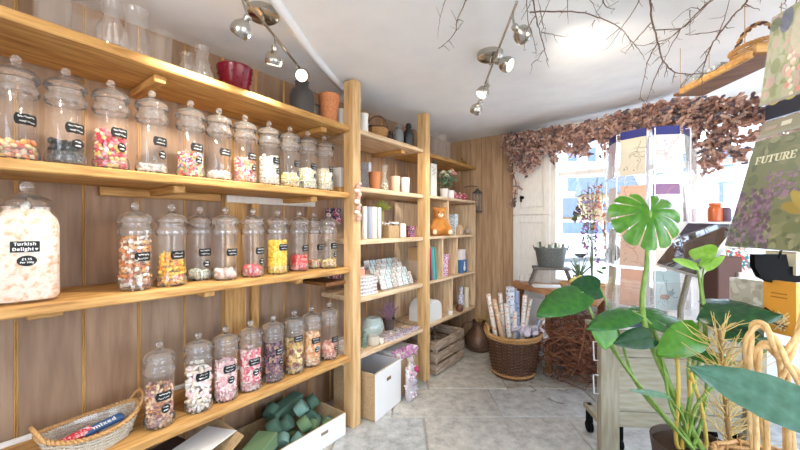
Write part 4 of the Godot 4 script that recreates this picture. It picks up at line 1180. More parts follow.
	# nearer carton with raised flaps, white card and a dark box
	var nc := thing("brown_carton", "open brown cardboard carton with raised flaps under the near shelf", "box", Vector3(-1.66, 0.001, -0.56))
	part("carton", tray(0.36, 0.22, 0.30, 0.006).done(), M.card_brown, nc)
	part("flap", bxc(Vector3(0.16, 0.005, 0.32), 0.001), M.card_brown, nc, Vector3(0.21, 0.262, -0.02), Vector3(0, 0, 0.55))
	part("flap", bxc(Vector3(0.30, 0.005, 0.15), 0.001), M.card_brown, nc, Vector3(0.0, 0.26, -0.20), Vector3(0.6, 0, 0))
	solo("white_card_sheet", bxc(Vector3(0.17, 0.003, 0.20), 0.001), M.white, "sheet of white card resting on the brown carton", "card", Vector3(-1.62, 0.30, -0.70), Vector3(0.0, 0.35, 0.05))
	solo("dark_box", bx(Vector3(0.18, 0.27, 0.16), 0.004), mat(C(58, 40, 36), 0.6), "dark brown box inside the cardboard carton", "box", Vector3(-1.70, 0.009, -0.60), Vector3(0, 0.25, 0))
	solo("grey_box", bx(Vector3(0.14, 0.25, 0.10), 0.004), mat(C(150, 156, 164), 0.6), "grey box beside the dark brown one in the carton", "box", Vector3(-1.66, 0.009, -0.468), Vector3(0, 0.02, 0))
	# ---- slatted crate on the floor at the far bay
	var cr := thing("slatted_crate", "weathered slatted wooden crate on the floor under the pigeon holes", "crate", Vector3(-1.68, 0.001, -2.72))
	var old := grained(noise_tex([[0.0, C(128, 104, 84)], [0.5, C(168, 148, 128)], [1.0, C(206, 192, 176)]], 0.012, 4, 96), Vector3(0.9, 6, 0.9), 0.85)
	for k in 3:
		var yy := 0.048 + 0.098 * k
		for sg in [-1, 1]:
			part("slat", bxc(Vector3(0.012, 0.076, 0.50), 0.002), old, cr, Vector3(0.158 * sg, yy, 0))
			part("slat", bxc(Vector3(0.304, 0.078, 0.012), 0.002), old, cr, Vector3(0, yy, 0.236 * sg))
	for sx in [-1, 1]:
		for sz in [-1, 1]: part("corner_block", bxc(Vector3(0.03, 0.28, 0.03), 0.002), old, cr, Vector3(0.136 * sx, 0.143, 0.214 * sz))
	part("crate_floor", bxc(Vector3(0.30, 0.012, 0.46)), old, cr, Vector3(0, 0.018, 0))

func pigeon_holes() -> void:
	# ---- top shelf: clear glasses, gold bird
	var y: float = SH2[0] + 0.001
	for k in 4:
		vase("tall_glass_vase", "tall clear glass cylinder on the far top shelf", on(434.0 + 4.6 * k, -1.655 - 0.05 * (k % 2), y), walled(V2([0, 0.003, 0.030, 0.001, 0.034, 0.004, 0.036, 0.22, 0.034, 0.22])), M.clear, "vase", "tall glass cylinders on the far shelf")
	var bd := thing("gilt_bird", "small gilt bird ornament at the end of the far top shelf", "ornament", on(463, -1.66, y))
	part("body", MB.new().ball(Vector3(0, 0.026, 0), Vector3(0.022, 0.020, 0.034), 10, 6, Basis(Vector3.RIGHT, 0.3)).ball(Vector3(0, 0.052, 0.026), Vector3(0.013, 0.013, 0.014), 8, 6).done(), mat(C(150, 120, 50), 0.35, 0.6), bd)
	part("tail", MB.new().box(Vector3(0, 0.032, -0.05), Vector3(0.016, 0.006, 0.05), 0.002, Basis(Vector3.RIGHT, -0.5)).done(), mat(C(150, 120, 50), 0.35, 0.6), bd)
	part("foot", bx(Vector3(0.02, 0.012, 0.02), 0.002), mat(C(120, 96, 40), 0.4, 0.6), bd)
	# ---- on the pigeon holes: tall picture card, vase of roses, red gift box, galvanised lantern
	y = SH2[1] + 0.001
	var tc := thing("tall_print", "tall narrow framed line-drawing print by the second post", "picture", on(433.5, -1.63, y), PI / 2 - 0.1)
	part("board", bx(Vector3(0.085, 0.29, 0.012), 0.002), mat(C(226, 222, 212), 0.7), tc)
	var lines := MB.new()
	for k in 9: lines.box(Vector3(-0.02 + 0.005 * (k % 4) * 2, 0.19 + 0.009 * k * 0.9, 0.0068), Vector3(0.022, 0.002, 0.001))
	part("drawing", lines.done(), mat(C(110, 106, 100), 0.8), tc)
	part("leafy_top", piece_cluster(0.03, 14, 99), mat(C(96, 100, 82), 0.8), tc, Vector3(0.01, 0.305, 0.0))
	var rp := on(444, -1.63, y)
	var rv_ := thing("rose_vase", "white pot of pink and cream roses with green leaves", "flowers", rp)
	part("pot", lathe(cup_prof(0.032, 0.042, 0.085, 0.004), 20), mat(C(226, 220, 214), 0.4), rv_)
	rng.seed = 44
	var lf := MB.new()
	var stems := MB.new()
	for k in 46:
		var d := Vector3(rng.randfn() * 0.75, 0.75 + rng.randf() * 0.8, rng.randfn() * 0.75).normalized() * rng.randf_range(0.07, 0.19)
		var c := Vector3(0, 0.075, 0) + d
		if k % 4 == 0: stems.tube([Vector3(0, 0.05, 0), c], 0.0018, 4)
		lf.ball(c, Vector3(0.021, 0.0035, 0.013), 6, 4, rbasis())
	part("leaves", lf.done(), mat(C(92, 122, 92), 0.6), rv_)
	part("stems", stems.done(), mat(C(90, 110, 70), 0.7), rv_)
	for r in [[Vector3(0.03, 0.265, -0.09), C(240, 190, 180)], [Vector3(0.05, 0.235, -0.10), C(236, 170, 164)], [Vector3(0.04, 0.205, 0.03), C(238, 232, 210)], [Vector3(0.02, 0.235, 0.045), C(236, 228, 206)], [Vector3(0.05, 0.24, -0.01), C(226, 220, 190)]]:
		part("rose", rose(0.028), mat(r[1], 0.7), rv_, r[0])
	solo("white_mug", lathe(cup_prof(0.033, 0.036, 0.075, 0.004), 22), M.white, "plain white mug between the roses and the red box", "mug", on(450.5, -1.61, y))
	for k in 3:
		var c := thing("red_bauble_box", ["crimson patterned gift ball in the row beside the white mug", "crimson and white patterned gift ball in the middle of the row", "crimson gift ball at the lantern end of the row"][k], "gift ball", on(455.0 + 4.6 * k, -1.61, y))
		part("ball", MB.new().ball(Vector3(0, 0.032, 0), Vector3(0.032, 0.032, 0.032), 14, 10).done(), speckle([C(196, 24, 56), C(236, 220, 222), C(160, 16, 44)], 7, 101 + k, 16.0), c)
		part("bow", MB.new().ball(Vector3(0, 0.066, 0.008), Vector3(0.006, 0.005, 0.01), 6, 4).ball(Vector3(0, 0.066, -0.008), Vector3(0.006, 0.005, 0.01), 6, 4).done(), mat(C(232, 214, 210), 0.5), c)
	var gl := thing("metal_lantern", "small grey metal lantern hanging on the end of the pigeon holes", "lantern", Vector3(-1.57, 1.385, -3.37))
	var cage := MB.new()
	for sx in [-1, 1]:
		for sz in [-1, 1]: cage.box(Vector3(0.034 * sx, 0.10, 0.034 * sz), Vector3(0.007, 0.20, 0.007), 0.001)
	cage.box(Vector3(0, 0.004, 0), Vector3(0.08, 0.008, 0.08), 0.002).box(Vector3(0, 0.2, 0), Vector3(0.08, 0.008, 0.08), 0.002)
	cage.lathe(V2([0.05, 0.204, 0.012, 0.24, 0, 0.24]), 4)
	part("cage", cage.done(), mat(C(112, 120, 124), 0.45, 0.5), gl)
	part("ring", tube([Vector3(0.012, 0.252, 0), Vector3(0, 0.264, 0), Vector3(-0.012, 0.252, 0), Vector3(0, 0.24, 0)], 0.002, 5, true), mat(C(112, 120, 124), 0.45, 0.5), gl)
	part("glazing", bxc(Vector3(0.064, 0.18, 0.064)), M.clear, gl, Vector3(0, 0.10, 0))
	part("hook", tube([Vector3(-0.155, 0.264, 0.0), Vector3(-0.08, 0.275, 0), Vector3(0, 0.264, 0)], 0.003, 5), M.black, gl)
	# ---- teddy bear, boxes, ornaments
	y = SH2[2] + 0.001
	teddy(on(439.5, -1.62, y))
	solo("blue_print_box", bx(Vector3(0.07, 0.20, 0.06), 0.002), speckle([C(206, 222, 232), C(150, 180, 200), C(240, 240, 238)], 9, 104, 10.0), "tall pale blue printed box beside the teddy bear", "box", on(453.5, -1.66, y))
	var ho := MB.new()
	ho.box(Vector3(0, 0.03, 0), Vector3(0.05, 0.06, 0.06), 0.002)
	ho.flat()
	ho.quad(Vector3(0.027, 0.058, 0.032), Vector3(0.027, 0.058, -0.032), Vector3(0, 0.095, -0.032), Vector3(0, 0.095, 0.032))
	ho.quad(Vector3(-0.027, 0.058, -0.032), Vector3(-0.027, 0.058, 0.032), Vector3(0, 0.095, 0.032), Vector3(0, 0.095, -0.032))
	ho.tri(Vector3(-0.027, 0.058, 0.032), Vector3(0.027, 0.058, 0.032), Vector3(0, 0.095, 0.032))
	ho.tri(Vector3(0.027, 0.058, -0.032), Vector3(-0.027, 0.058, -0.032), Vector3(0, 0.095, -0.032))
	solo("wooden_house", ho.done(), mat(C(206, 172, 140), 0.7), "small wooden house ornament in the pigeon hole above the cards", "ornament", on(459.5, -1.60, y))
	solo("stone_egg", MB.new().ball(Vector3(0, 0.032, 0), Vector3(0.03, 0.032, 0.034), 12, 8).done(), mat(C(176, 160, 146), 0.6), "rounded grey pebble ornament at the end of the pigeon hole", "ornament", on(467.5, -1.60, y))
	solo("brown_carton_small", bx(Vector3(0.10, 0.14, 0.10), 0.003), mat(C(150, 122, 100), 0.7), "taupe box standing behind the pebble ornament", "box", on(463.5, -1.76, y))
	# ---- books and bags
	y = SH2[3] + 0.001
	for k in 6:
		solo("gift_bag", bx(Vector3(0.20, 0.28 - 0.01 * (k % 2), 0.014), 0.003), mat([C(206, 168, 122), C(36, 40, 62), C(206, 60, 100), C(64, 170, 166), C(96, 190, 180), C(52, 140, 140)][k], 0.6), ["kraft brown flat gift bag leaning by the post", "navy flat gift bag behind the kraft one", "raspberry pink flat gift bag in the leaning row", "teal flat gift bag in the leaning row", "light turquoise flat gift bag in the leaning row", "deep teal flat gift bag at the divider"][k], "gift bag", Vector3(-1.665, y, -2.445 - 0.023 * k), Vector3(0.10, 0, 0))
	for k in 3:
		solo("floral_bag", bx(Vector3(0.16, 0.20, 0.016), 0.003), speckle([C(240, 234, 236), C(206, 70, 120), C(120, 90, 170), C(226, 150, 180)], 7, 106 + k, 9.0), "white gift bag with pink and purple flowers in the middle pigeon hole", "gift bag", Vector3(-1.66, y, -2.71 - 0.026 * k), Vector3(-0.12, 0, 0), "floral gift bags")
	solo("coral_card", bx(Vector3(0.15, 0.19, 0.01), 0.001), mat(C(206, 130, 110), 0.6), "coral card standing behind the floral gift bags", "card", Vector3(-1.66, y, -2.80), Vector3(-0.05, 0, 0))
	var bb := thing("blue_bunny_box", "blue gift box with a white rabbit shape", "gift box", Vector3(-1.60, y, -3.08))
	part("carton", bx(Vector3(0.06, 0.125, 0.12), 0.004), mat(C(66, 110, 156), 0.6), bb)
	part("white_motif", MB.new().ball(Vector3(0.031, 0.045, 0), Vector3(0.003, 0.026, 0.022), 12, 8).ball(Vector3(0.031, 0.078, 0), Vector3(0.003, 0.014, 0.013), 10, 6).ball(Vector3(0.031, 0.098, 0.006), Vector3(0.002, 0.014, 0.004), 8, 6).ball(Vector3(0.031, 0.098, -0.006), Vector3(0.002, 0.014, 0.004), 8, 6).done(), M.white, bb)
	solo("white_gift_box", bx(Vector3(0.06, 0.10, 0.10), 0.004), mat(C(232, 222, 222), 0.6), "pale pink white box standing on the blue rabbit box", "gift box", Vector3(-1.61, y + 0.126, -3.075))
	# ---- lowest: white arch, bottles, candle
	y = SH2[4] + 0.001
	var arch := PackedVector2Array()
	for k in 13: arch.append(Vector2(0.115 * cos(PI * k / 12), 0.09 + 0.09 * sin(PI * k / 12)))
	arch.append(Vector2(-0.115, 0.0))
	arch.append(Vector2(0.115, 0.0))
	solo("white_arch_box", MB.new().slab(arch, -0.1, 0.1, 0.012).done(), M.white, "white round-topped bread bin in the lowest pigeon hole", "bin", Vector3(-1.69, y, -2.57), Vector3(-PI / 2, PI / 2, 0))
	solo("perfume_bottle", lathe(V2([0, 0, 0.028, 0, 0.03, 0.004, 0.03, 0.13, 0.012, 0.15, 0.012, 0.165, 0.02, 0.168, 0.02, 0.215, 0, 0.217]), 20), speckle([C(232, 232, 238), C(110, 120, 170), C(220, 214, 226)], 9, 112, 14.0), "white diffuser bottle with blue print in the lowest pigeon hole", "bottle", on(461, -1.62, y))
	solo("brown_jar", lathe(V2([0, 0, 0.026, 0, 0.034, 0.01, 0.036, 0.03, 0.028, 0.055, 0.02, 0.06, 0.022, 0.065, 0, 0.066]), 20), mat(C(112, 74, 54), 0.35), "small round brown pot before the diffuser bottle", "pot", on(459.5, -1.583, y))
	solo("cream_candle", lathe(V2([0, 0, 0.022, 0, 0.024, 0.003, 0.024, 0.20, 0.02, 0.204, 0, 0.204]), 18), mat(C(238, 228, 200), 0.5), "tall cream pillar candle at the end of the lowest pigeon hole", "candle", on(466.5, -1.60, y))
	solo("small_white_pot", lathe(cup_prof(0.02, 0.024, 0.04, 0.003), 18), M.white, "tiny white pot beside the bread bin", "pot", on(450.5, -1.585, y))

func rose(r: float) -> ArrayMesh:
	var b := MB.new()
	for l in 4:
		var n := 3 + l
		for k in n:
			var a := TAU * (k + 0.5 * l) / n
			var d := Vector3(cos(a), 0.35 - 0.2 * l, sin(a))
			b.ball(d * r * (0.18 + 0.17 * l), Vector3(r * 0.42, r * 0.46, r * 0.16), 7, 5, Basis(Vector3.UP, -a + PI / 2) * Basis(Vector3.RIGHT, -0.25 * l))
	b.ball(Vector3.ZERO, Vector3.ONE * r * 0.5, 8, 6)
	return b.done()

# body fields joined smoothly, meshed as surface nets
func blend_mesh(bones: Array, cell: float, k: float) -> ArrayMesh:
	var lo := Vector3.ONE * 1e9
	var hi := -lo
	for b in bones:
		for i in 2:
			var rr: Vector3 = Vector3.ONE * (b[2 + i] + 2.5 * cell)
			lo = lo.min(b[i] - rr)
			hi = hi.max(b[i] + rr)
	var n := Vector3i(((hi - lo) / cell).ceil()) + Vector3i.ONE
	var f := PackedFloat32Array()
	f.resize(n.x * n.y * n.z)
	for z in n.z:
		for y in n.y:
			for x in n.x:
				var p := lo + Vector3(x, y, z) * cell
				var d := 1e9
				for b in bones:
					var ab: Vector3 = b[1] - b[0]
					var t: float = clampf((p - b[0]).dot(ab) / maxf(ab.length_squared(), 1e-9), 0.0, 1.0)
					var q: float = p.distance_to(b[0] + ab * t) - lerpf(b[2], b[3], t)
					var h: float = clampf(0.5 + 0.5 * (d - q) / k, 0.0, 1.0) if d < 1e8 else 1.0
					d = (lerpf(d, q, h) - k * h * (1.0 - h)) if d < 1e8 else q
				f[(z * n.y + y) * n.x + x] = d
	var at := {}
	var idx := func(x: int, y: int, z: int) -> int: return (z * n.y + y) * n.x + x
	for z in n.z - 1:
		for y in n.y - 1:
			for x in n.x - 1:
				var s := Vector3.ZERO
				var c := 0
				for e in [[0, 0, 0, 1, 0, 0], [0, 1, 0, 1, 1, 0], [0, 0, 1, 1, 0, 1], [0, 1, 1, 1, 1, 1], [0, 0, 0, 0, 1, 0], [1, 0, 0, 1, 1, 0], [0, 0, 1, 0, 1, 1], [1, 0, 1, 1, 1, 1], [0, 0, 0, 0, 0, 1], [1, 0, 0, 1, 0, 1], [0, 1, 0, 0, 1, 1], [1, 1, 0, 1, 1, 1]]:
					var a: float = f[idx.call(x + e[0], y + e[1], z + e[2])]
					var b: float = f[idx.call(x + e[3], y + e[4], z + e[5])]
					if (a < 0) != (b < 0):
						var t := a / (a - b)
						s += Vector3(e[0], e[1], e[2]).lerp(Vector3(e[3], e[4], e[5]), t)
						c += 1
				if c > 0: at[Vector3i(x, y, z)] = lo + (Vector3(x, y, z) + s / c) * cell
	var m := MB.new()
	m.smooth()
	for z in range(1, n.z - 1):
		for y in range(1, n.y - 1):
			for x in range(1, n.x - 1):
				var a: float = f[idx.call(x, y, z)]
				for ax in 3:
					var o := Vector3i.ZERO
					o[ax] = 1
					var b: float = f[idx.call(x + o.x, y + o.y, z + o.z)]
					if (a < 0) == (b < 0): continue
					var u := Vector3i.ZERO
					u[(ax + 1) % 3] = 1
					var v := Vector3i.ZERO
					v[(ax + 2) % 3] = 1
					var p := Vector3i(x, y, z)
					var q := [at[p - u - v], at[p - v], at[p], at[p - u]]
					if a < 0: m.quad(q[0], q[1], q[2], q[3])
					else: m.quad(q[3], q[2], q[1], q[0])
	return m.done()

func teddy(p: Vector3) -> void:
	var t := thing("teddy_bear", "golden brown sitting teddy bear with cream muzzle and paws", "toy", p, 0.75)
	t.scale = Vector3.ONE * 0.93
	var fur := grained(noise_tex([[0.0, C(176, 112, 48)], [1.0, C(214, 150, 78)]], 0.08, 3, 120), Vector3(12, 12, 12), 0.95, false)
	var bones := [[Vector3(0, 0.06, 0), Vector3(0, 0.12, 0), 0.062, 0.045], [Vector3(0, 0.205, 0.008), Vector3(0, 0.215, 0.012), 0.056, 0.052],
		[Vector3(-0.045, 0.252, 0), Vector3(-0.046, 0.258, 0), 0.02, 0.02], [Vector3(0.045, 0.252, 0), Vector3(0.046, 0.258, 0), 0.02, 0.02],
		[Vector3(-0.045, 0.135, 0.01), Vector3(-0.085, 0.07, 0.05), 0.026, 0.024], [Vector3(0.045, 0.135, 0.01), Vector3(0.085, 0.07, 0.05), 0.026, 0.024],
		[Vector3(-0.04, 0.035, 0.03), Vector3(-0.07, 0.034, 0.11), 0.034, 0.032], [Vector3(0.04, 0.035, 0.03), Vector3(0.07, 0.034, 0.11), 0.034, 0.032]]
	part("body", blend_mesh(bones, 0.0085, 0.02), fur, t)
	var cream := mat(C(236, 220, 190), 0.95)
	part("muzzle", MB.new().ball(Vector3(0, 0.195, 0.052), Vector3(0.027, 0.022, 0.022), 12, 8).done(), cream, t)
	part("nose", MB.new().ball(Vector3(0, 0.205, 0.073), Vector3(0.009, 0.006, 0.005), 8, 6).done(), M.black, t)
	for sg in [-1.0, 1.0]:
		part("eye", MB.new().ball(Vector3(0.021 * sg, 0.222, 0.058), Vector3.ONE * 0.006, 8, 6).done(), M.black, t)
		part("paw_pad", MB.new().ball(Vector3(0.0735 * sg, 0.036, 0.137), Vector3(0.021, 0.023, 0.008), 10, 6).done(), cream, t)

# ================================================================ ceiling: spot tracks, hops, branches
func aim(dir: Vector3) -> Basis:                         # a basis whose +y runs along dir
	var y := dir.normalized()
	var x := y.cross(Vector3.UP if absf(y.y) < 0.95 else Vector3.RIGHT).normalized()
	return Basis(x, y, x.cross(y))
const SPOT_ENERGY := 0.55
func spot_track(label: String, canopy: Vector3, a: Vector3, b: Vector3, heads: Array, warm: Color) -> void:
	var t := thing("spot_track", label, "spotlight", Vector3(canopy.x, CEIL, canopy.z))
	var o := t.position
	part("canopy", lathe(V2([0, -0.03, 0.058, -0.03, 0.066, -0.024, 0.068, 0.0, 0, 0.0]), 32), M.steel, t)
	part("bar", tube([a - o, b - o], 0.006, 8), M.steel, t)
	var c := (a + b) / 2
	part("bar_stem", tube([Vector3(0, -0.03, 0), Vector3(0, a.y - CEIL, 0)], 0.006, 8), M.steel, t)
	var near := Geometry3D.get_closest_point_to_segment(o + Vector3(0, a.y - CEIL, 0), a, b)
	if near.distance_to(o + Vector3(0, a.y - CEIL, 0)) > 0.005: part("bar_arm", tube([Vector3(0, a.y - CEIL, 0), near - o], 0.005, 8), M.steel, t)
	var shell := lathe(V2([0.0, -0.035, 0.012, -0.035, 0.014, -0.03, 0.013, -0.014, 0.017, -0.01, 0.031, 0.006, 0.036, 0.022, 0.036, 0.034, 0.031, 0.046, 0.029, 0.046, 0.033, 0.034, 0.03, 0.012, 0, 0.0]), 24)
	var face := lathe(V2([0, 0.0335, 0.018, 0.036, 0.030, 0.0385, 0.030, 0.042, 0.0, 0.043]), 20)
	var glow := mat(C(255, 240, 214), 0.3)
	glow.emission_enabled = true
	glow.emission = warm
	glow.emission_energy_multiplier = 4.0
	for h in heads:
		var p: Vector3 = h[0]
		var bs := aim(h[1])
		var hd := part("lamp_head", shell, M.steel, t, p - o)
		hd.basis = bs
		var bulb := part("bulb", face, glow, hd)
		var bar_pt := Geometry3D.get_closest_point_to_segment(p + Vector3(0, 0.05, 0), a, b)
		var back: Vector3 = p + bs * Vector3(0, -0.03, 0)
		part("arm", tube([bar_pt - o, bar_pt - o + Vector3(0, -0.02, 0), back - o], 0.005, 6), M.steel, t)
		var l := SpotLight3D.new()
		l.name = "spot"
		l.light_color = warm
		l.light_energy = SPOT_ENERGY * h[2]
		l.spot_angle = 42.0
		l.spot_angle_attenuation = 0.7
		l.spot_range = 12.0
		l.spot_attenuation = 2.0
		l.light_size = 0.025
		l.shadow_enabled = true
		t.add_child(l)
		var lp: Vector3 = p + bs * Vector3(0, 0.05, 0)
		l.position = lp - o
		l.basis = Basis.looking_at(h[1].normalized(), Vector3.UP if absf(h[1].normalized().y) < 0.95 else Vector3.RIGHT)
func ceiling_things() -> void:
	var warm := Color(1.0, 0.95, 0.87)
	var by := CEIL - 0.06
	var a := at_y(241, -6, by)
	var b := at_y(300, 68, by)
	spot_track("chrome spotlight bar above the sweet jar shelves, one lamp facing into the room", at_y(263, 11, CEIL), a, b, [
		[at_d(244, 24, 1.30), Vector3(-0.75, -0.75, 0.15), 1.0],
		[at_d(274, 54, 1.58), Vector3(-0.35, -1.0, -0.1), 1.0],
		[at_d(303, 75, 1.84), Vector3(0.62, -0.45, 0.66), 1.0]], warm)
	a = at_y(517, 2, by)
	b = at_y(485, 84, by)
	spot_track("chrome spotlight bar with four lamps in the middle of the ceiling", at_y(490, 53, CEIL), a, b, [
		[at_d(519, 31, 1.40), Vector3(0.45, -0.42, -1.5), 1.5],
		[at_d(502, 63, 1.67), Vector3(0.9, -0.5, 0.0), 0.55],
		[at_d(485, 89, 2.02), Vector3(-0.35, -0.85, 0.5), 1.0],
		[at_d(478, 106, 2.10), Vector3(-0.7, -0.75, -0.3), 1.0]], warm)
	spot_track("added chrome spotlight bar with four lamps, out of view over the near end, brightening the shop", Vector3(-0.25, CEIL, 0.75), Vector3(-0.6, by, 0.75), Vector3(0.35, by, 0.75), [  # added fixture out of view, lifts the indoor light on shelves and room
		[Vector3(-0.55, by - 0.09, 0.75), Vector3(-1.0, -0.55, -0.9), 0.5],
		[Vector3(-0.3, by - 0.09, 0.75), Vector3(-0.8, -0.6, -1.4), 0.8],
		[Vector3(0.05, by - 0.09, 0.75), Vector3(0.1, -0.8, -1.2), 0.4],
		[Vector3(0.3, by - 0.09, 0.75), Vector3(-0.2, -0.8, -1.2), 0.6]], warm)
	hops()
	branches()

func hops() -> void:
	rng.seed = 606
	var path := curve([at_z(507, 142, -3.30), at_z(520, 141, -3.27), at_z(545, 137, -3.25), at_z(580, 132, -3.22), at_z(620, 122, -3.18), at_z(660, 113, -3.10), at_z(700, 109, -3.0), at_z(745, 108, -2.9), at_z(810, 104, -2.75), at_z(900, 100, -2.6)], 10)
	for i in path.size(): path[i].y = minf(path[i].y, CEIL - 0.06)
	var g := thing("hop_garland", "swag of dried brown hops along the top of the window", "garland", path[0])
	var o: Vector3 = path[0]
	var loc := []
	for p in path: loc.append(p - o)
	part("bine", tube(loc, 0.008, 6), mat(C(96, 70, 50), 0.9), g)
	# a hop cone: overlapping papery bracts round a core
	var cone := MB.new()
	cone.ball(Vector3(0, -0.05, 0), Vector3(0.27, 0.44, 0.27), 7, 5)
	for l in 4:
		for k in 4:
			var ang := TAU * (k + 0.5 * (l % 2)) / 4
			var bs := Basis(Vector3.UP, ang) * Basis(Vector3.RIGHT, 0.35 + 0.12 * l)
			var y0 := 0.45 - 0.3 * l
			cone.flat()
			var pts := []
			for q in [Vector3(0, 0, 0.08), Vector3(0.26, -0.25, 0.22), Vector3(0, -0.62, 0.2), Vector3(-0.26, -0.25, 0.22)]: pts.append(bs * q + Vector3(0, y0, 0))
			cone.quad(pts[0], pts[3], pts[2], pts[1])
	var mesh := cone.done()
	var cols := [C(226, 196, 182), C(212, 180, 166), C(236, 214, 202), C(184, 154, 146), C(144, 134, 146), C(240, 224, 212), C(218, 184, 166), C(194, 168, 162)]
	var xf := []
	var cs := []
	var put_at := func(p: Vector3, s: float) -> void:
		xf.append(Transform3D(Basis.from_euler(Vector3(rng.randf_range(-1.4, 1.4), rng.randf() * TAU, rng.randf_range(-1.4, 1.4))) * Basis.from_scale(Vector3.ONE * s), p - o))
		cs.append(cols[rng.randi() % cols.size()].srgb_to_linear())
	for i in path.size() - 1:
		for k in (46 if i < 56 else 24):
			var p: Vector3 = path[i].lerp(path[i + 1], rng.randf())
			var f := float(i) / path.size()
			var dep := 0.085 + 0.05 * sin(i * 0.9) + 0.04 * sin(i * 2.3)
			if i < 8: dep = 0.10 * (0.35 + i / 8.0)
			p += Vector3(rng.randf_range(-0.03, 0.03), rng.randf_range(-dep * 1.5, 0.06), rng.randf_range(-0.06, 0.10))
			p.y = minf(p.y, CEIL - 0.025)
			p.z = maxf(p.z, BACK_Z + 0.05)
			put_at.call(p, rng.randf_range(0.028, 0.046))
	# trailing ends: one at the shutter, one hanging before the second pane
	for tl in [[[515, 150, -3.30], [512, 168, -3.33], [516, 185, -3.34], [513, 204, -3.34], 26], [[690, 115, -3.0], [708, 135, -2.98], [714, 152, -2.97], [704, 168, -2.97], 120], [[722, 112, -2.95], [732, 128, -2.93], [738, 146, -2.93], [742, 156, -2.92], 60], [[770, 112, -2.8], [778, 128, -2.78], [785, 136, -2.78], [795, 142, -2.77], 40], [[540, 140, -3.25], [536, 155, -3.26], [530, 164, -3.28], [523, 172, -3.29], 70]]:
		var c := curve([at_z(tl[0][0], tl[0][1], tl[0][2]), at_z(tl[1][0], tl[1][1], tl[1][2]), at_z(tl[2][0], tl[2][1], tl[2][2]), at_z(tl[3][0], tl[3][1], tl[3][2])], 6)
		var lc := []
		for p in c: lc.append(p - o)
		part("bine", tube(lc, 0.004, 5), mat(C(96, 70, 50), 0.9), g)
		for k in tl[4]:
			var t := rng.randf()
			var p: Vector3 = c[int(t * (c.size() - 1))]
			var w := 0.075 * (1.0 - 0.5 * t) if tl[4] > 30 else 0.02
			put_at.call(p + Vector3(rng.randf_range(-w, w), rng.randf_range(-0.05, 0.03), rng.randf_range(-0.04, 0.05)), rng.randf_range(0.03, 0.05))
	var hm := vcol(0.8)
	hm.backlight_enabled = true
	hm.backlight = Color(1.0, 0.86, 0.78)
	multi("hop_cones", mesh, hm, xf, cs, g)

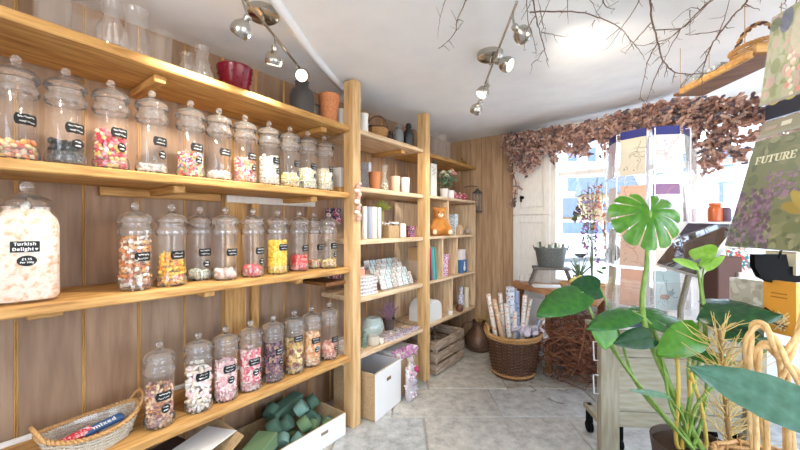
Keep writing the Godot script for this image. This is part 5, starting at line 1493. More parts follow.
func branches() -> void:
	var bark := grained(noise_tex([[0.0, C(70, 52, 44)], [0.5, C(104, 82, 70)], [1.0, C(156, 138, 126)]], 0.05, 3, 130), Vector3(6, 6, 6), 0.85)
	rng.seed = 909
	var lists := [
		["bare twig hanging from the ceiling in the middle of the shop, forked at its tip", 1.33, 0.0042, [[[470, -8], [458, 18], [455, 32], [447, 42], [438, 49]], [[457, 20], [463, 21], [458, 30]], [[448, -6], [441, 14], [439, 26]]]],
		["bare branch crossing the far spotlight bar", 1.34, 0.0050, [[[531, -8], [536, 15], [541, 38], [548, 61]], [[536, 15], [527, 30], [524, 50]], [[541, 32], [552, 34], [566, 37]], [[530, 4], [521, 20]], [[545, 48], [538, 58], [532, 64]], [[539, 25], [545, 12], [552, -6]], [[526, -6], [528, 20], [535, 45], [536, 54]]]],
		["long dark bare branch sweeping right under the ceiling", 1.30, 0.0048, [[[530, 12], [560, 11], [585, 13], [605, 20], [620, 28], [632, 42], [640, 52]], [[595, 20], [591, 29]], [[620, 28], [606, 40]], [[567, -5], [568, 25]], [[628, 36], [634, 50]], [[540, 10], [543, 26], [546, 28]]]],
		["tall bare branch in the middle with many forks above the hops", 1.36, 0.0062, [[[650, -8], [652, 20], [658, 42], [663, 60], [675, 72], [700, 74], [716, 70]], [[652, 22], [640, 35], [625, 54]], [[658, 42], [648, 60], [645, 76], [639, 100]], [[663, 60], [652, 85], [646, 104]], [[675, 72], [672, 84]], [[667, 66], [664, 78]], [[655, 30], [680, 28], [692, 20], [712, 0], [716, -6]], [[640, -6], [634, 10], [610, 45]], [[690, 74], [688, 76], [680, 88]]]],
		["bare branch arching from above the window towards the wooden tray", 1.30, 0.0058, [[[752, -10], [745, 4], [735, 14], [722, 30], [712, 45], [706, 60], [702, 75], [702, 90]], [[722, 30], [705, 33], [685, 35]], [[712, 45], [700, 58]], [[745, 4], [760, 10]], [[706, 60], [680, 88]], [[716, 38], [724, 20], [730, -5]]]],
		["thin bare branch slanting across the ceiling near the hops", 1.37, 0.0045, [[[720, -8], [700, 10], [680, 30], [665, 40], [640, 46]], [[700, 10], [690, 8], [672, 22]], [[680, 30], [668, 52], [660, 70]], [[712, -2], [690, 20], [668, 40], [650, 55]], [[690, 10], [690, 35]]]],
		["forked bare branch dangling at the top of the picture books", 1.28, 0.0045, [[[790, -10], [785, 2], [779, 8]], [[762, -10], [760, 4]], [[800, -8], [795, 6]]]],
		["short bare twig hanging left of the long ceiling branch", 1.33, 0.004, [[[602, -8], [605, 6], [615, 9]], [[606, -8], [601, 6], [596, 12]], [[575, -8], [588, -2], [598, 14]]]]]
	for l in lists:
		var d: float = l[1]
		var o := at_d(l[3][0][0][0], l[3][0][0][1], d)
		o.y = minf(o.y, CEIL)
		var t := thing("bare_branch", l[0], "branch", o)
		for s in l[3].size():
			var pts := []
			var ph := rng.randf() * 5.0
			for k in l[3][s].size():
				var q: Array = l[3][s][k]
				var dd := d + (0.03 * sin(k * 1.9 + ph) if s > 0 or k > 0 else 0.0)
				if s > 0 and k == 0: dd = d
				var p := at_d(q[0], q[1], dd)
				p.y = minf(p.y, CEIL - 0.004)
				pts.append(p - o)
			var c := curve(pts, 5)
			for k in range(1, c.size()): c[k] += rv(0.0018)
			var r0: float = l[2] * (1.0 if s == 0 else 0.62)
			var b := MB.new()
			b.tube(c, taper(c.size(), r0 * 0.62, r0 * 0.22), 5)
			for k in c.size():
				if k % 4 == 2:
					var dir := (rv(1.0) + Vector3(0, -0.6, 0)).normalized()
					b.tube([c[k], c[k] + dir * 0.012, c[k] + (dir + rv(0.4)).normalized() * rng.randf_range(0.018, 0.05)], [r0 * 0.3, r0 * 0.24, r0 * 0.12], 4)
			part("limb" if s == 0 else "twig", b.done(), bark, t)

# ================================================================ by the window: table, stool and bucket, baskets
const TABLE_Y := 0.72
func window_side() -> void:
	var tw := grained(noise_tex([[0.0, C(140, 92, 58)], [0.5, C(186, 136, 96)], [1.0, C(216, 172, 132)]], 0.014, 5, 140), Vector3(0.8, 5, 4), 0.6)
	var t := thing("window_table", "rough plank table set in front of the shop window", "table", Vector3(-0.6, 0, -3.1))
	var o := t.position
	var poly := PackedVector2Array()
	for p in [[-1.175, -3.27], [-0.74, -3.02], [-0.40, -2.83], [-0.40, -3.36], [-1.17, -3.36]]: poly.append(Vector2(p[0] - o.x, p[1] - o.z))
	part("tabletop", MB.new().slab(poly, TABLE_Y - 0.055, TABLE_Y, 0.006).done(), tw, t)
	for p in [[-1.10, -3.30], [-0.80, -3.12], [-0.44, -3.32]]:
		part("leg", bx(Vector3(0.05, TABLE_Y - 0.055, 0.05), 0.003), M.dark_wood, t, Vector3(p[0] - o.x, 0, p[1] - o.z))
	var Y := TABLE_Y + 0.001
	# stool
	var sp := Vector3(-0.81, Y, -3.215)
	var s := thing("small_stool", "small dark four-legged wooden stool on the window table", "stool", sp, 0.35)
	var sw := mat(C(112, 104, 100), 0.7)
	part("seat", MB.new().box(Vector3(0, 0.155, 0), Vector3(0.30, 0.022, 0.15), 0.004).done(), sw, s)
	for sx in [-1.0, 1.0]:
		for sz in [-1.0, 1.0]:
			part("leg", MB.new().tube([Vector3(0.175 * sx, 0.0, 0.07 * sz), Vector3(0.12 * sx, 0.146, 0.05 * sz)], [0.010, 0.013], 8).done(), sw, s)
	# galvanised bucket of cut stems
	var bk := thing("zinc_bucket", "galvanised zinc bucket standing on the small stool", "bucket", sp + Vector3(0, 0.1665, 0), 0.35)
	bk.scale = Vector3(0.86, 0.95, 0.86)
	part("pail", MB.new().lathe(V2([0, 0, 0.115, 0, 0.118, 0.004, 0.150, 0.165, 0.156, 0.168, 0.156, 0.176, 0.150, 0.178, 0.146, 0.17, 0.113, 0.02, 0, 0.02]), 36, Transform3D(), Vector2(1, 0.8)).done(), M.galv, bk)
	for sg in [-1, 1]: part("ear", tube([Vector3(0.152 * sg, 0.15, 0.03), Vector3(0.165 * sg, 0.19, 0.015), Vector3(0.165 * sg, 0.19, -0.015), Vector3(0.152 * sg, 0.15, -0.03)], 0.005, 6), M.galv, bk)
	rng.seed = 3
	var labs := ["white bottle top", "green bundle", "cream stem ends"]
	for k in 9:
		var x := -0.092 + 0.023 * k
		solo("cut_stem_bundle", MB.new().tube([Vector3(0, 0, 0), Vector3(rng.randf_range(-0.02, 0.02), 0.17 + rng.randf() * 0.03, 0.0)], 0.012, 8).done(), mat([C(214, 218, 210), C(90, 112, 84), C(226, 222, 210), C(140, 148, 140), C(200, 190, 160)][k % 5], 0.6), "short bundle of wrapped stems standing in the zinc bucket", "stems", sp + Vector3(0, 0.188, 0) + Basis(Vector3.UP, 0.35) * Vector3(x, 0, rng.randf_range(-0.04, 0.05)), Vector3(0, 0, -0.7 * x), "stem bundles in the zinc bucket")
	# paper, glass and tray on the table
	solo("white_paper_sheet", bx(Vector3(0.26, 0.004, 0.16), 0.001), M.white, "sheet of white paper under the small stool", "paper", Vector3(-0.82, Y, -3.17), Vector3(0, 0.45, 0))
	for k in 4:
		solo("small_glass", lathe(cup_prof(0.024, 0.028, 0.06 + 0.02 * (k % 2), 0.002), 18), M.clear, "small clear glass on the window table", "glass", [Vector3(-1.08, Y, -3.28), Vector3(-1.0, Y, -3.30), Vector3(-0.64, Y, -3.02), Vector3(-0.60, Y, -3.10)][k], Vector3.ZERO, "small glasses on the window table")
	var tr := thing("wicker_tray", "shallow tan wicker tray on the window table", "tray", Vector3(-0.55, Y, -3.16), 0.3)
	part("weave", wicker(0.15, 0.17, 0.05, 6, 16, Vector2(1, 0.6), 0.005), M.wicker_tan, tr)
	part("rim", plait(0.172, Vector2(1, 0.6), 0.005, 26, 0.053), M.wicker_tan, tr)
	solo("yellow_wool", piece_cluster(0.06, 40, 141), mat(C(226, 214, 130), 0.85), "heap of pale yellow wool in the wicker tray", "wool", Vector3(-0.58, Y + 0.065, -3.15))
	var ap := thing("spiky_plant", "small spiky green plant in a grey pot by the pane", "plant", Vector3(-0.60, Y, -3.305))
	part("pot", lathe(cup_prof(0.045, 0.055, 0.10, 0.004), 20), mat(C(150, 150, 148), 0.7), ap)
	var sp2 := MB.new()
	for k in 26:
		var d := Vector3(rng.randfn() * 0.7, 0.8 + rng.randf(), rng.randfn() * 0.5).normalized()
		sp2.tube([Vector3(0, 0.085, 0), Vector3(0, 0.09, 0) + d * 0.08, Vector3(0, 0.075, 0) + d * rng.randf_range(0.14, 0.22)], [0.006, 0.005, 0.001], 4)
	part("leaves", sp2.done(), mat(C(96, 122, 90), 0.6), ap)
	# wisteria: mauve racemes arching over the table
	var wp := Vector3(-0.455, Y, -3.0)
	var ws := thing("mauve_flower_spray", "spray of mauve and peach silk flowers hanging in the window", "flowers", wp)
	part("vase", lathe(cup_prof(0.04, 0.05, 0.16, 0.004), 20), M.clear, ws)
	var petal_m := vcol(0.6)
	petal_m.backlight_enabled = true
	petal_m.backlight = Color(1.0, 0.85, 1.0)
	var stems := MB.new()
	var xf := []
	var cs := []
	for r in [[588, 190, 588, 258, 0], [592, 196, 598, 266, 1], [582, 198, 584, 248, 0], [602, 190, 606, 250, 2], [597, 184, 594, 230, 2], [578, 206, 575, 222, 3]]:
		var p0 := at_z(r[0], r[1], -3.2) - wp
		var p1 := at_z(r[2], r[3], -3.12) - wp
		stems.tube(curve([Vector3(0, 0.02, 0), Vector3(p0.x * 0.3, p0.y * 0.8, 0), p0 + Vector3(0, 0.04, 0), p0, p1], 5), 0.0022, 4)
		for k in 46:
			var f := rng.randf()
			var w := 0.034 * (1.0 - 0.75 * f)
			xf.append(Transform3D(rbasis() * Basis.from_scale(Vector3(0.024, 0.012, 0.018)), p0.lerp(p1, f) + rv(w)))
			var pal: Array = [[C(196, 152, 186), C(176, 132, 172), C(220, 190, 214), C(150, 162, 116)], [C(196, 136, 190), C(216, 166, 210), C(170, 114, 170)], [C(226, 176, 130), C(206, 150, 110), C(240, 214, 190)], [C(120, 100, 110), C(110, 140, 80), C(180, 150, 160)]][r[4]]
			cs.append(pal[rng.randi() % pal.size()].srgb_to_linear())
	part("stems", stems.done(), mat(C(104, 112, 70), 0.7), ws)
	multi("petals", piece.bean, petal_m, xf, cs, ws)
	var lf := MB.new()
	for r in [[590, 238, 12], [604, 268, 14], [600, 272, 10], [585, 205, 10], [574, 218, 9]]:
		var p := at_z(r[0], r[1], -3.14) - wp
		lf.ball(p, Vector3(0.03, 0.004, 0.014), 8, 4, rbasis())
	part("leaves", lf.done(), mat(C(86, 130, 60), 0.5), ws)
	# white plinth by the second pane with jars and pale dry grass
	var pb := Vector3(0.16, 0.001, -3.2)
	solo("display_plinth", bx(Vector3(0.34, 1.27, 0.26), 0.006), M.white_paint, "tall white display plinth before the second window pane", "plinth", pb)
	var pt := pb + Vector3(0, 1.271, 0)
	solo("orange_jar", lathe(V2([0, 0, 0.034, 0, 0.04, 0.006, 0.042, 0.08, 0.034, 0.10, 0.030, 0.108, 0.034, 0.112, 0.034, 0.125, 0, 0.127]), 22), mat(C(196, 96, 44), 0.3), "orange lidded jar on the white plinth", "jar", pt + Vector3(0.09, 0, 0.05))
	solo("plum_jar", lathe(V2([0, 0, 0.024, 0, 0.028, 0.005, 0.028, 0.08, 0.02, 0.095, 0, 0.096]), 20), mat(C(92, 66, 86), 0.4), "small plum coloured jar beside the orange jar", "jar", pt + Vector3(0.145, 0, 0.04))
	var gv := thing("pale_grass_vase", "slim vase of pale dry grass on the white plinth", "dried plant", pt + Vector3(-0.06, 0, 0.0))
	part("vase", lathe(cup_prof(0.022, 0.028, 0.10, 0.003), 18), mat(C(150, 140, 132), 0.5), gv)
	var gw := MB.new()
	for k in 46:
		var d := Vector3(rng.randfn() * 0.8, 0.9 + rng.randf(), rng.randfn() * 0.5).normalized()
		var L := rng.randf_range(0.14, 0.30)
		gw.tube([Vector3(0, 0.08, 0), Vector3(0, 0.09, 0) + d * L * 0.6, Vector3(0, 0.09 - 0.03, 0) + (d + Vector3(d.x * 0.5, -0.2, d.z * 0.5)).normalized() * L], [0.0018, 0.002, 0.001], 4)
	part("blades", gw.done(), mat(C(206, 198, 190), 0.8), gv)
	paper_basket()
	twig_heap()
	copper_jug()

func paper_basket() -> void:
	var p := at_y(513, 373, 0.0)
	p.y = 0.001
	var b := thing("paper_roll_basket", "tall dark wicker basket with tan rim full of paper rolls", "basket", p)
	part("weave", wicker(0.165, 0.218, 0.34, 26, 26, Vector2(1, 1), 0.0065), M.wicker_dark, b)
	part("foot_band", plait(0.172, Vector2(1, 1), 0.009, 30, 0.03), M.wicker_tan, b)
	part("rim", plait(0.222, Vector2(1, 1), 0.012, 34, 0.345), M.wicker_tan, b)
	part("rim", plait(0.218, Vector2(1, 1), 0.009, 34, 0.322), M.wicker_tan, b)
	for sg in [-1.0, 1.0]:
		var hp := []
		for k in 9:
			var a := PI * k / 8
			hp.append(RGT * 0.222 * sg + FWD * cos(a) * 0.07 + Vector3(0, 0.345 + sin(a) * 0.07, 0))
		part("handle", tube(hp, 0.009, 6), M.wicker_tan, b)
	# rolls
	var mats := []
	for v in 5:
		var im := pic(128, 256, [C(238, 234, 228), C(236, 226, 214), C(226, 232, 240), C(214, 176, 142), C(150, 166, 196)][v])
		var r := RandomNumberGenerator.new()
		r.seed = 200 + v
		var cols: Array = [[C(214, 120, 90), C(226, 190, 130), C(200, 140, 140)], [C(206, 110, 90), C(232, 170, 110), C(150, 160, 140)], [C(60, 90, 150), C(120, 150, 190), C(220, 160, 130)], [C(170, 120, 80), C(240, 226, 206)], [C(80, 100, 150), C(206, 210, 220)]][v]
		for k in 90:
			var c: Color = cols[r.randi() % cols.size()]
			var rr := r.randf_range(3, 8)
			dot(im, r.randf() * 128, r.randf() * 256, rr, c, rr * r.randf_range(0.5, 1.2))
		var m := pic_mat(im, 0.5)
		m.uv1_triplanar = true
		m.uv1_scale = Vector3(7, 3.5, 7)
		mats.append(m)
	var labs := ["white gift wrap roll with coral flowers", "cream gift wrap roll with orange print", "white gift wrap roll with blue flowers", "kraft brown gift wrap roll", "slate blue patterned gift wrap roll"]
	var rolls := [[488, 294, 492, 330, 1, 0.019], [500, 293, 504, 330, 1, 0.019], [494, 299, 503, 330, 3, 0.018], [506, 304, 512, 332, 0, 0.02], [510, 287, 516, 330, 2, 0.036], [517, 291, 519, 330, 4, 0.020], [525, 295, 526, 330, 0, 0.019], [531, 299, 524, 330, 1, 0.014], [547, 313, 530, 332, 0, 0.024], [498, 312, 506, 335, 0, 0.02], [515, 312, 517, 335, 1, 0.018], [540, 320, 525, 336, 4, 0.018]]
	for k in rolls.size():
		var r: Array = rolls[k]
		var foot: Vector3 = p + Vector3(0, 0.02, 0) + RGT * ((r[2] - 513.0) * 0.0045) + FWD * (0.06 * sin(k * 2.1))
		var dep: float = (p - EYE).dot(FWD) + 0.05 * sin(k * 1.7)
		var top := at_d(r[0], r[1], dep)
		var d: Vector3 = top - foot
		var L := d.length()
		var rr: float = r[5]
		var roll := MB.new().lathe(V2([rr * 0.7, 0.0, rr, 0.0, rr, L, rr * 0.72, L, rr * 0.7, 0.0]), 18).done()
		var n := solo("gift_wrap_roll", roll, mats[r[4]], labs[r[4]] + " standing in the tall wicker basket", "paper roll", foot, Vector3.ZERO, "gift wrap rolls in the basket")
		n.basis = aim(d)
	# loose tissue at the rim
	var ts := thing("tissue_sheets", "crumpled lilac and cream tissue spilling over the basket rim", "tissue", p + Vector3(0, 0.345, 0) + RGT * 0.09)
	var tb := MB.new()
	rng.seed = 66
	for k in 40: tb.ball(RGT * rng.randf_range(-0.10, 0.14) + FWD * rng.randf_range(-0.14, 0.06) + Vector3(0, rng.randf_range(-0.02, 0.06), 0), Vector3(rng.randf_range(0.02, 0.045), 0.008, rng.randf_range(0.015, 0.035)), 7, 4, rbasis())
	part("crumpled_sheet", tb.done(), mat(C(222, 212, 222), 0.6), ts)

func twig_heap() -> void:
	rng.seed = 414
	var c := at_y(580, 382, 0.0) + Vector3(0, 0.28, 0) + FWD * 0.03
	var t := thing("vine_twig_bundle", "big tangled bundle of reddish brown vine twigs under the table", "twigs", Vector3(c.x, 0, c.z))
	for g in 3:
		var b := MB.new()
		for k in 105:
			var ax := rv(1.0).normalized()
			var u := ax.cross(rv(1.0)).normalized()
			var v := ax.cross(u)
			var r := rng.randf_range(0.12, 0.27) if k > 25 else rng.randf_range(0.24, 0.29)
			var off := rv(0.08)
			var a0 := rng.randf() * TAU
			var span := rng.randf_range(1.2, 3.4)
			var pts := []
			for i in 11:
				var a := a0 + span * i / 10.0
				var q := off + (u * cos(a) + v * sin(a)) * r * (1.0 + 0.08 * sin(i * 2.1)) + rv(0.008)
				q *= Vector3(1.12, 0.93, 0.85)
				q.y = maxf(q.y + c.y, 0.006)
				pts.append(q)
			var rr := rng.randf_range(0.0018, 0.0052)
			b.tube(pts, taper(11, rr, rr * 0.5), 4)
		var st := part("twigs", b.done(), mat([C(126, 76, 54), C(166, 110, 78), C(100, 62, 48)][g], 0.8), t)
		st.set_meta("kind", "stuff")
	# trailing straw on the floor
	for k in 3:
		var p := at_y([548.0, 556.0, 530.0][k], [398.0, 390.0, 392.0][k], 0.004)
		solo("fallen_twig", tube(curve([Vector3.ZERO, Vector3(0.05, 0.003, 0.03), Vector3(0.11, 0.0, 0.02 - 0.03 * k)], 4), 0.0022, 5), mat(C(104, 78, 58), 0.8), "single fallen twig lying on the flagstones", "twig", p, Vector3(0, 0.8 * k, 0), "fallen twigs")

func copper_jug() -> void:
	var p := at_y(479, 349, 0.0)
	var j := thing("copper_jug", "round old copper jug with a looped handle on the floor", "jug", Vector3(p.x, 0.001, p.z), 0.4)
	var cu := grained(noise_tex([[0.0, C(84, 62, 50)], [1.0, C(132, 100, 80)]], 0.03, 4, 150), Vector3(4, 4, 4), 0.45)
	cu.metallic = 0.4
	part("vessel", lathe(V2([0, 0, 0.11, 0, 0.118, 0.006, 0.135, 0.06, 0.138, 0.10, 0.125, 0.15, 0.09, 0.19, 0.065, 0.215, 0.06, 0.25, 0.072, 0.285, 0.068, 0.287, 0.055, 0.25, 0, 0.24]), 32), cu, j)
	part("band", lathe(V2([0.134, 0.052, 0.139, 0.056, 0.1405, 0.062, 0.137, 0.066]), 32), cu, j)
	var h := []
	for k in 11:
		var a := -0.9 + 3.6 * k / 10.0
		h.append(-RGT * (0.10 + 0.075 * cos(a - 0.8)) + Vector3(0, 0.19 + 0.085 * sin(a - 0.8), 0))
	var hd := part("handle", tube(h, 0.009, 8), cu, j)
	hd.rotation.y = -0.4
	var st := MB.new()
	rng.seed = 9
	for k in 50:
		var d := Vector3(rng.randfn() * 0.6, 1.2, rng.randfn() * 0.6).normalized()
		st.tube([Vector3(0, 0.245, 0), Vector3(0, 0.26, 0) + d * 0.06, Vector3(0, 0.26, 0) + (d + rv(0.5)).normalized() * rng.randf_range(0.08, 0.16)], [0.002, 0.002, 0.001], 4)
	solo("straw_bunch", st.done(), mat(C(206, 168, 112), 0.8), "bunch of dry straw standing in the copper jug", "straw", j.position)

# ================================================================ right side: trolley, card spinner, screen, books, plants
func local_on(base: Vector3, r: float, y: float, f: float) -> Vector3:
	return base + RGT * r + FWD * f + Vector3(0, y, 0)
func leaf_mesh(L: float, W: float, lobes: int, gap: float, curl: float, droop: float, heart := 0.22, fold := 0.12) -> ArrayMesh:
	var b := MB.new()
	b.smooth()
	for sd in [-1.0, 1.0]:
		for i in lobes:
			var nf := 3 if gap > 0.0 else 2
			var nt := 7
			var grid := []
			for fi in nf + 1:
				var col := []
				for ti in nt + 1:
					var t := float(ti) / nt
					var f := float(fi) / nf
					var t0 := 0.45
					if gap > 0.0 and t > t0: f = 0.5 + (f - 0.5) * (1.0 - gap * pow((t - t0) / (1.0 - t0), 0.7))
					var m := (i + f) / lobes
					var wid := W * pow(sin(PI * pow(clampf(m * 0.86 + 0.14, 0, 1), 0.80)), 0.75)
					if gap > 0.0: wid *= 1.0 - 0.10 * pow(absf(2.0 * float(fi) / nf - 1.0), 2.0)
					var ym := L * (m * (1.0 + heart) - heart) if m < 1.0 else L
					var x := wid * t
					var y := lerpf(L * m, ym + L * 0.10 * (1.0 - m), pow(t, 1.2))
					var z := fold * W * t - curl * W * t * t * 1.2 - droop * L * m * m - 0.02 * W * sin(m * 30.0) * t
					col.append(Vector3(x * sd, y, z))
				grid.append(col)
			for fi in nf:
				for ti in nt:
					var q := [grid[fi][ti], grid[fi][ti + 1], grid[fi + 1][ti + 1], grid[fi + 1][ti]]
					if sd > 0: b.quad(q[0], q[1], q[2], q[3])
					else: b.quad(q[3], q[2], q[1], q[0])
	return b.done()
func fan_leaf(L: float, W: float, lobes: int, droop: float) -> ArrayMesh:   # round split leaf, lobes spreading from the stalk
	var b := MB.new()
	b.smooth()
	var span := deg_to_rad(166.0)
	for i in lobes:
		var grid := []
		for fi in 6:
			var col := []
			for ti in 9:
				var t := ti / 8.0
				var f := fi / 5.0
				var gap := 0.20 * pow(maxf(0.0, (t - 0.42) / 0.58), 0.6) if t > 0.42 else 0.0
				var g := 0.5 + (f - 0.5) * (1.0 - gap * 0.62)
				var phi := -span + 2.0 * span * (i + g) / lobes
				var ap := absf(phi)
				var r := lerpf(L, W, smoothstep(0.0, 1.45, ap)) if ap < 1.45 else W * lerpf(1.0, 0.55, smoothstep(1.45, 2.9, ap))
				r *= 1.0 - 0.07 * pow(absf(2.0 * f - 1.0), 3.0)
				var p := Vector3(sin(phi) * r * t, cos(phi) * r * t, 0)
				p.z = 0.10 * W * absf(sin(phi)) * t - droop * W * t * t * (0.35 + 0.65 * absf(sin(phi))) + 0.012 * W * sin(f * PI) * t
				col.append(p)
			grid.append(col)
		for fi in 5:
			for ti in 8: b.quad(grid[fi][ti], grid[fi][ti + 1], grid[fi + 1][ti + 1], grid[fi + 1][ti])
	return b.done()
func leaf_basis(tip: Vector3, normal: Vector3) -> Basis:
	var y := tip.normalized()
	var z := (normal - y * normal.dot(y)).normalized()
	return Basis(y.cross(z), y, z)
func leaf_mat(c0: Color, c1: Color, sd: int, back: Color) -> StandardMaterial3D:
	var m := grained(noise_tex([[0.0, c0], [1.0, c1]], 0.02, 3, sd, 256), Vector3(5, 5, 5), 0.26, false)
	m.backlight_enabled = true
	m.backlight = back
	return m

func right_side() -> void:
	trolley()
	spinner()
	till_screen()
	books()
	hanging_tray()
	monstera()
	front_plants()

var TP := Vector3.ZERO
const T_TOP := 0.70
func trolley() -> void:
	TP = at_d(601, 225, 1.86)
	TP.y = 0.0
	var t := thing("wooden_trolley", "pale grey-washed wooden display trolley on black castors", "trolley", TP, TH - 0.1)
	# local axes: x to the right, z towards the room
	var wash := grained(noise_tex([[0.0, C(146, 136, 112)], [0.5, C(162, 153, 130)], [1.0, C(176, 168, 148)]], 0.014, 5, 160), Vector3(0.8, 5, 5), 0.75, false)
	var wash_y := grained(wash.albedo_texture, Vector3(6, 0.7, 6), 0.75, false)
	var W := 0.80
	for x in [0.0, W - 0.09]:
		part("corner_post", bx(Vector3(0.095, T_TOP - 0.002, 0.05), 0.004), wash_y, t, Vector3(x + 0.0475, 0.0 if x == 0.0 else 0.001, -0.025))
	var ys := [0.17, 0.255, 0.545, 0.675]
	for k in 3: part("plank", bxc(Vector3(W - 0.19, ys[k + 1] - ys[k] - 0.004, 0.02), 0.003), wash, t, Vector3(W / 2, (ys[k] + ys[k + 1]) / 2, -0.028))
	part("foot_rail", bxc(Vector3(0.05, 0.03, 0.26), 0.003), wash, t, Vector3(0.05, 0.155, -0.16))
	part("foot_rail", bxc(Vector3(0.05, 0.03, 0.26), 0.003), wash, t, Vector3(W - 0.06, 0.155, -0.16))
	part("top_board", bxc(Vector3(W + 0.02, 0.02, 0.22), 0.004), wash, t, Vector3(W / 2, T_TOP - 0.01, -0.07))
	for p in [[0.01, -0.26], [0.10, -0.10], [0.69, -0.26], [0.69, -0.10]]:
		var c := part("castor", MB.new().lathe(V2([0, -0.014, 0.03, -0.014, 0.035, -0.009, 0.035, 0.009, 0.03, 0.014, 0, 0.014]), 20, Transform3D(Basis(Vector3.BACK, PI / 2), Vector3.ZERO)).done(), M.black, t, Vector3(p[0] + 0.04, 0.036, p[1]))
		part("fork", MB.new().box(Vector3(0, 0.08, 0), Vector3(0.03, 0.11, 0.04), 0.004).done(), M.black, c, Vector3(0.0, 0.0, 0.0))
	# wire handles at its end
	for y in [0.44, 0.62]:
		part("wire_handle", tube([Vector3(0.01, y, -0.03), Vector3(-0.026, y, -0.03), Vector3(-0.022, y - 0.10, -0.03), Vector3(0.01, y - 0.10, -0.03)], 0.004, 6), M.white_wire, t)
	var Y := T_TOP + 0.001
	var L := func(px: float, f: float, y: float) -> Vector3:   # a place on its top, f metres behind its front
		var d := 1.86 + f
		var p := at_d(px, 225, d)
		return Vector3(p.x, y, p.z)
	solo("navy_book", bx(Vector3(0.17, 0.018, 0.12), 0.002), mat(C(36, 44, 92), 0.5), "navy blue book lying at the foot of the card spinner", "book", L.call(628, 0.03, Y + 0.015), Vector3(0, TH + 0.1, 0))
	for r in [[625, 0.03, 0.0]]:
		solo("white_paper_pile", bx(Vector3(0.17, 0.014, 0.12), 0.002), M.white, "low pile of white paper lying on the trolley top", "paper", L.call(r[0], r[1], Y if r[0] > 640 else Y), Vector3(0, TH + r[2], 0), "paper piles on the trolley")
	solo("maroon_box", bx(Vector3(0.13, 0.38, 0.12), 0.004), mat(C(98, 66, 58), 0.7), "upright maroon brown wooden box behind the curled leaf", "box", L.call(720, 0.06, Y), Vector3(0, TH, 0))
	solo("teal_card", bx(Vector3(0.09, 0.13, 0.01), 0.001), speckle([C(60, 130, 140), C(206, 70, 60), C(226, 220, 206)], 10, 170, 9.0), "teal and red card leaning on the maroon box", "card", L.call(741, 0.03, Y + 0.30), Vector3(0.05, TH - 0.3, 0.2))
	solo("card_stack_block", bx(Vector3(0.12, 0.298, 0.09), 0.004), mat(C(214, 208, 200), 0.7), "white block of stacked cards under the teal card", "cards", L.call(742, 0.03, Y), Vector3(0, TH, 0))

func card_pic(v: int) -> Image:
	var im := pic(96, 144, [C(206, 198, 178), C(216, 204, 202), C(190, 176, 186), C(206, 206, 206), C(206, 172, 152), C(130, 92, 132), C(206, 164, 146), C(176, 196, 200)][v])
	var r := RandomNumberGenerator.new()
	r.seed = 300 + v
	var ink: Color = [C(120, 112, 80), C(160, 140, 150), C(150, 130, 150), C(80, 84, 86), C(170, 110, 100), C(170, 130, 110), C(226, 196, 184), C(110, 130, 136)][v]
	if v == 3:
		for k in 60: stroke(im, Vector2(r.randf() * 96, r.randf() * 144), Vector2(r.randf() * 96, r.randf() * 144), 1.0, [C(110, 112, 112), C(226, 226, 224), C(150, 154, 152)][k % 3])
	else:
		for k in 5:
			var p := Vector2(r.randf_range(20, 76), r.randf_range(50, 130))
			var a := r.randf() * TAU
			for s in 16:
				var q := p + Vector2(cos(a), sin(a)) * 4.5
				a += r.randf_range(-0.5, 0.6)
				stroke(im, p, q, 0.9, ink)
				p = q
		for k in 6: dot(im, r.randf_range(12, 84), r.randf_range(40, 130), 2.5, ink.darkened(0.2))
		if v == 6:
			for l in 3: stroke(im, Vector2(20, 50 + 14 * l), Vector2(74, 50 + 14 * l), 2.0, ink)
		if v == 7:
			dot(im, 40, 96, 18, C(150, 112, 90), 10)
			dot(im, 62, 80, 14, C(120, 150, 156), 8)
	return im
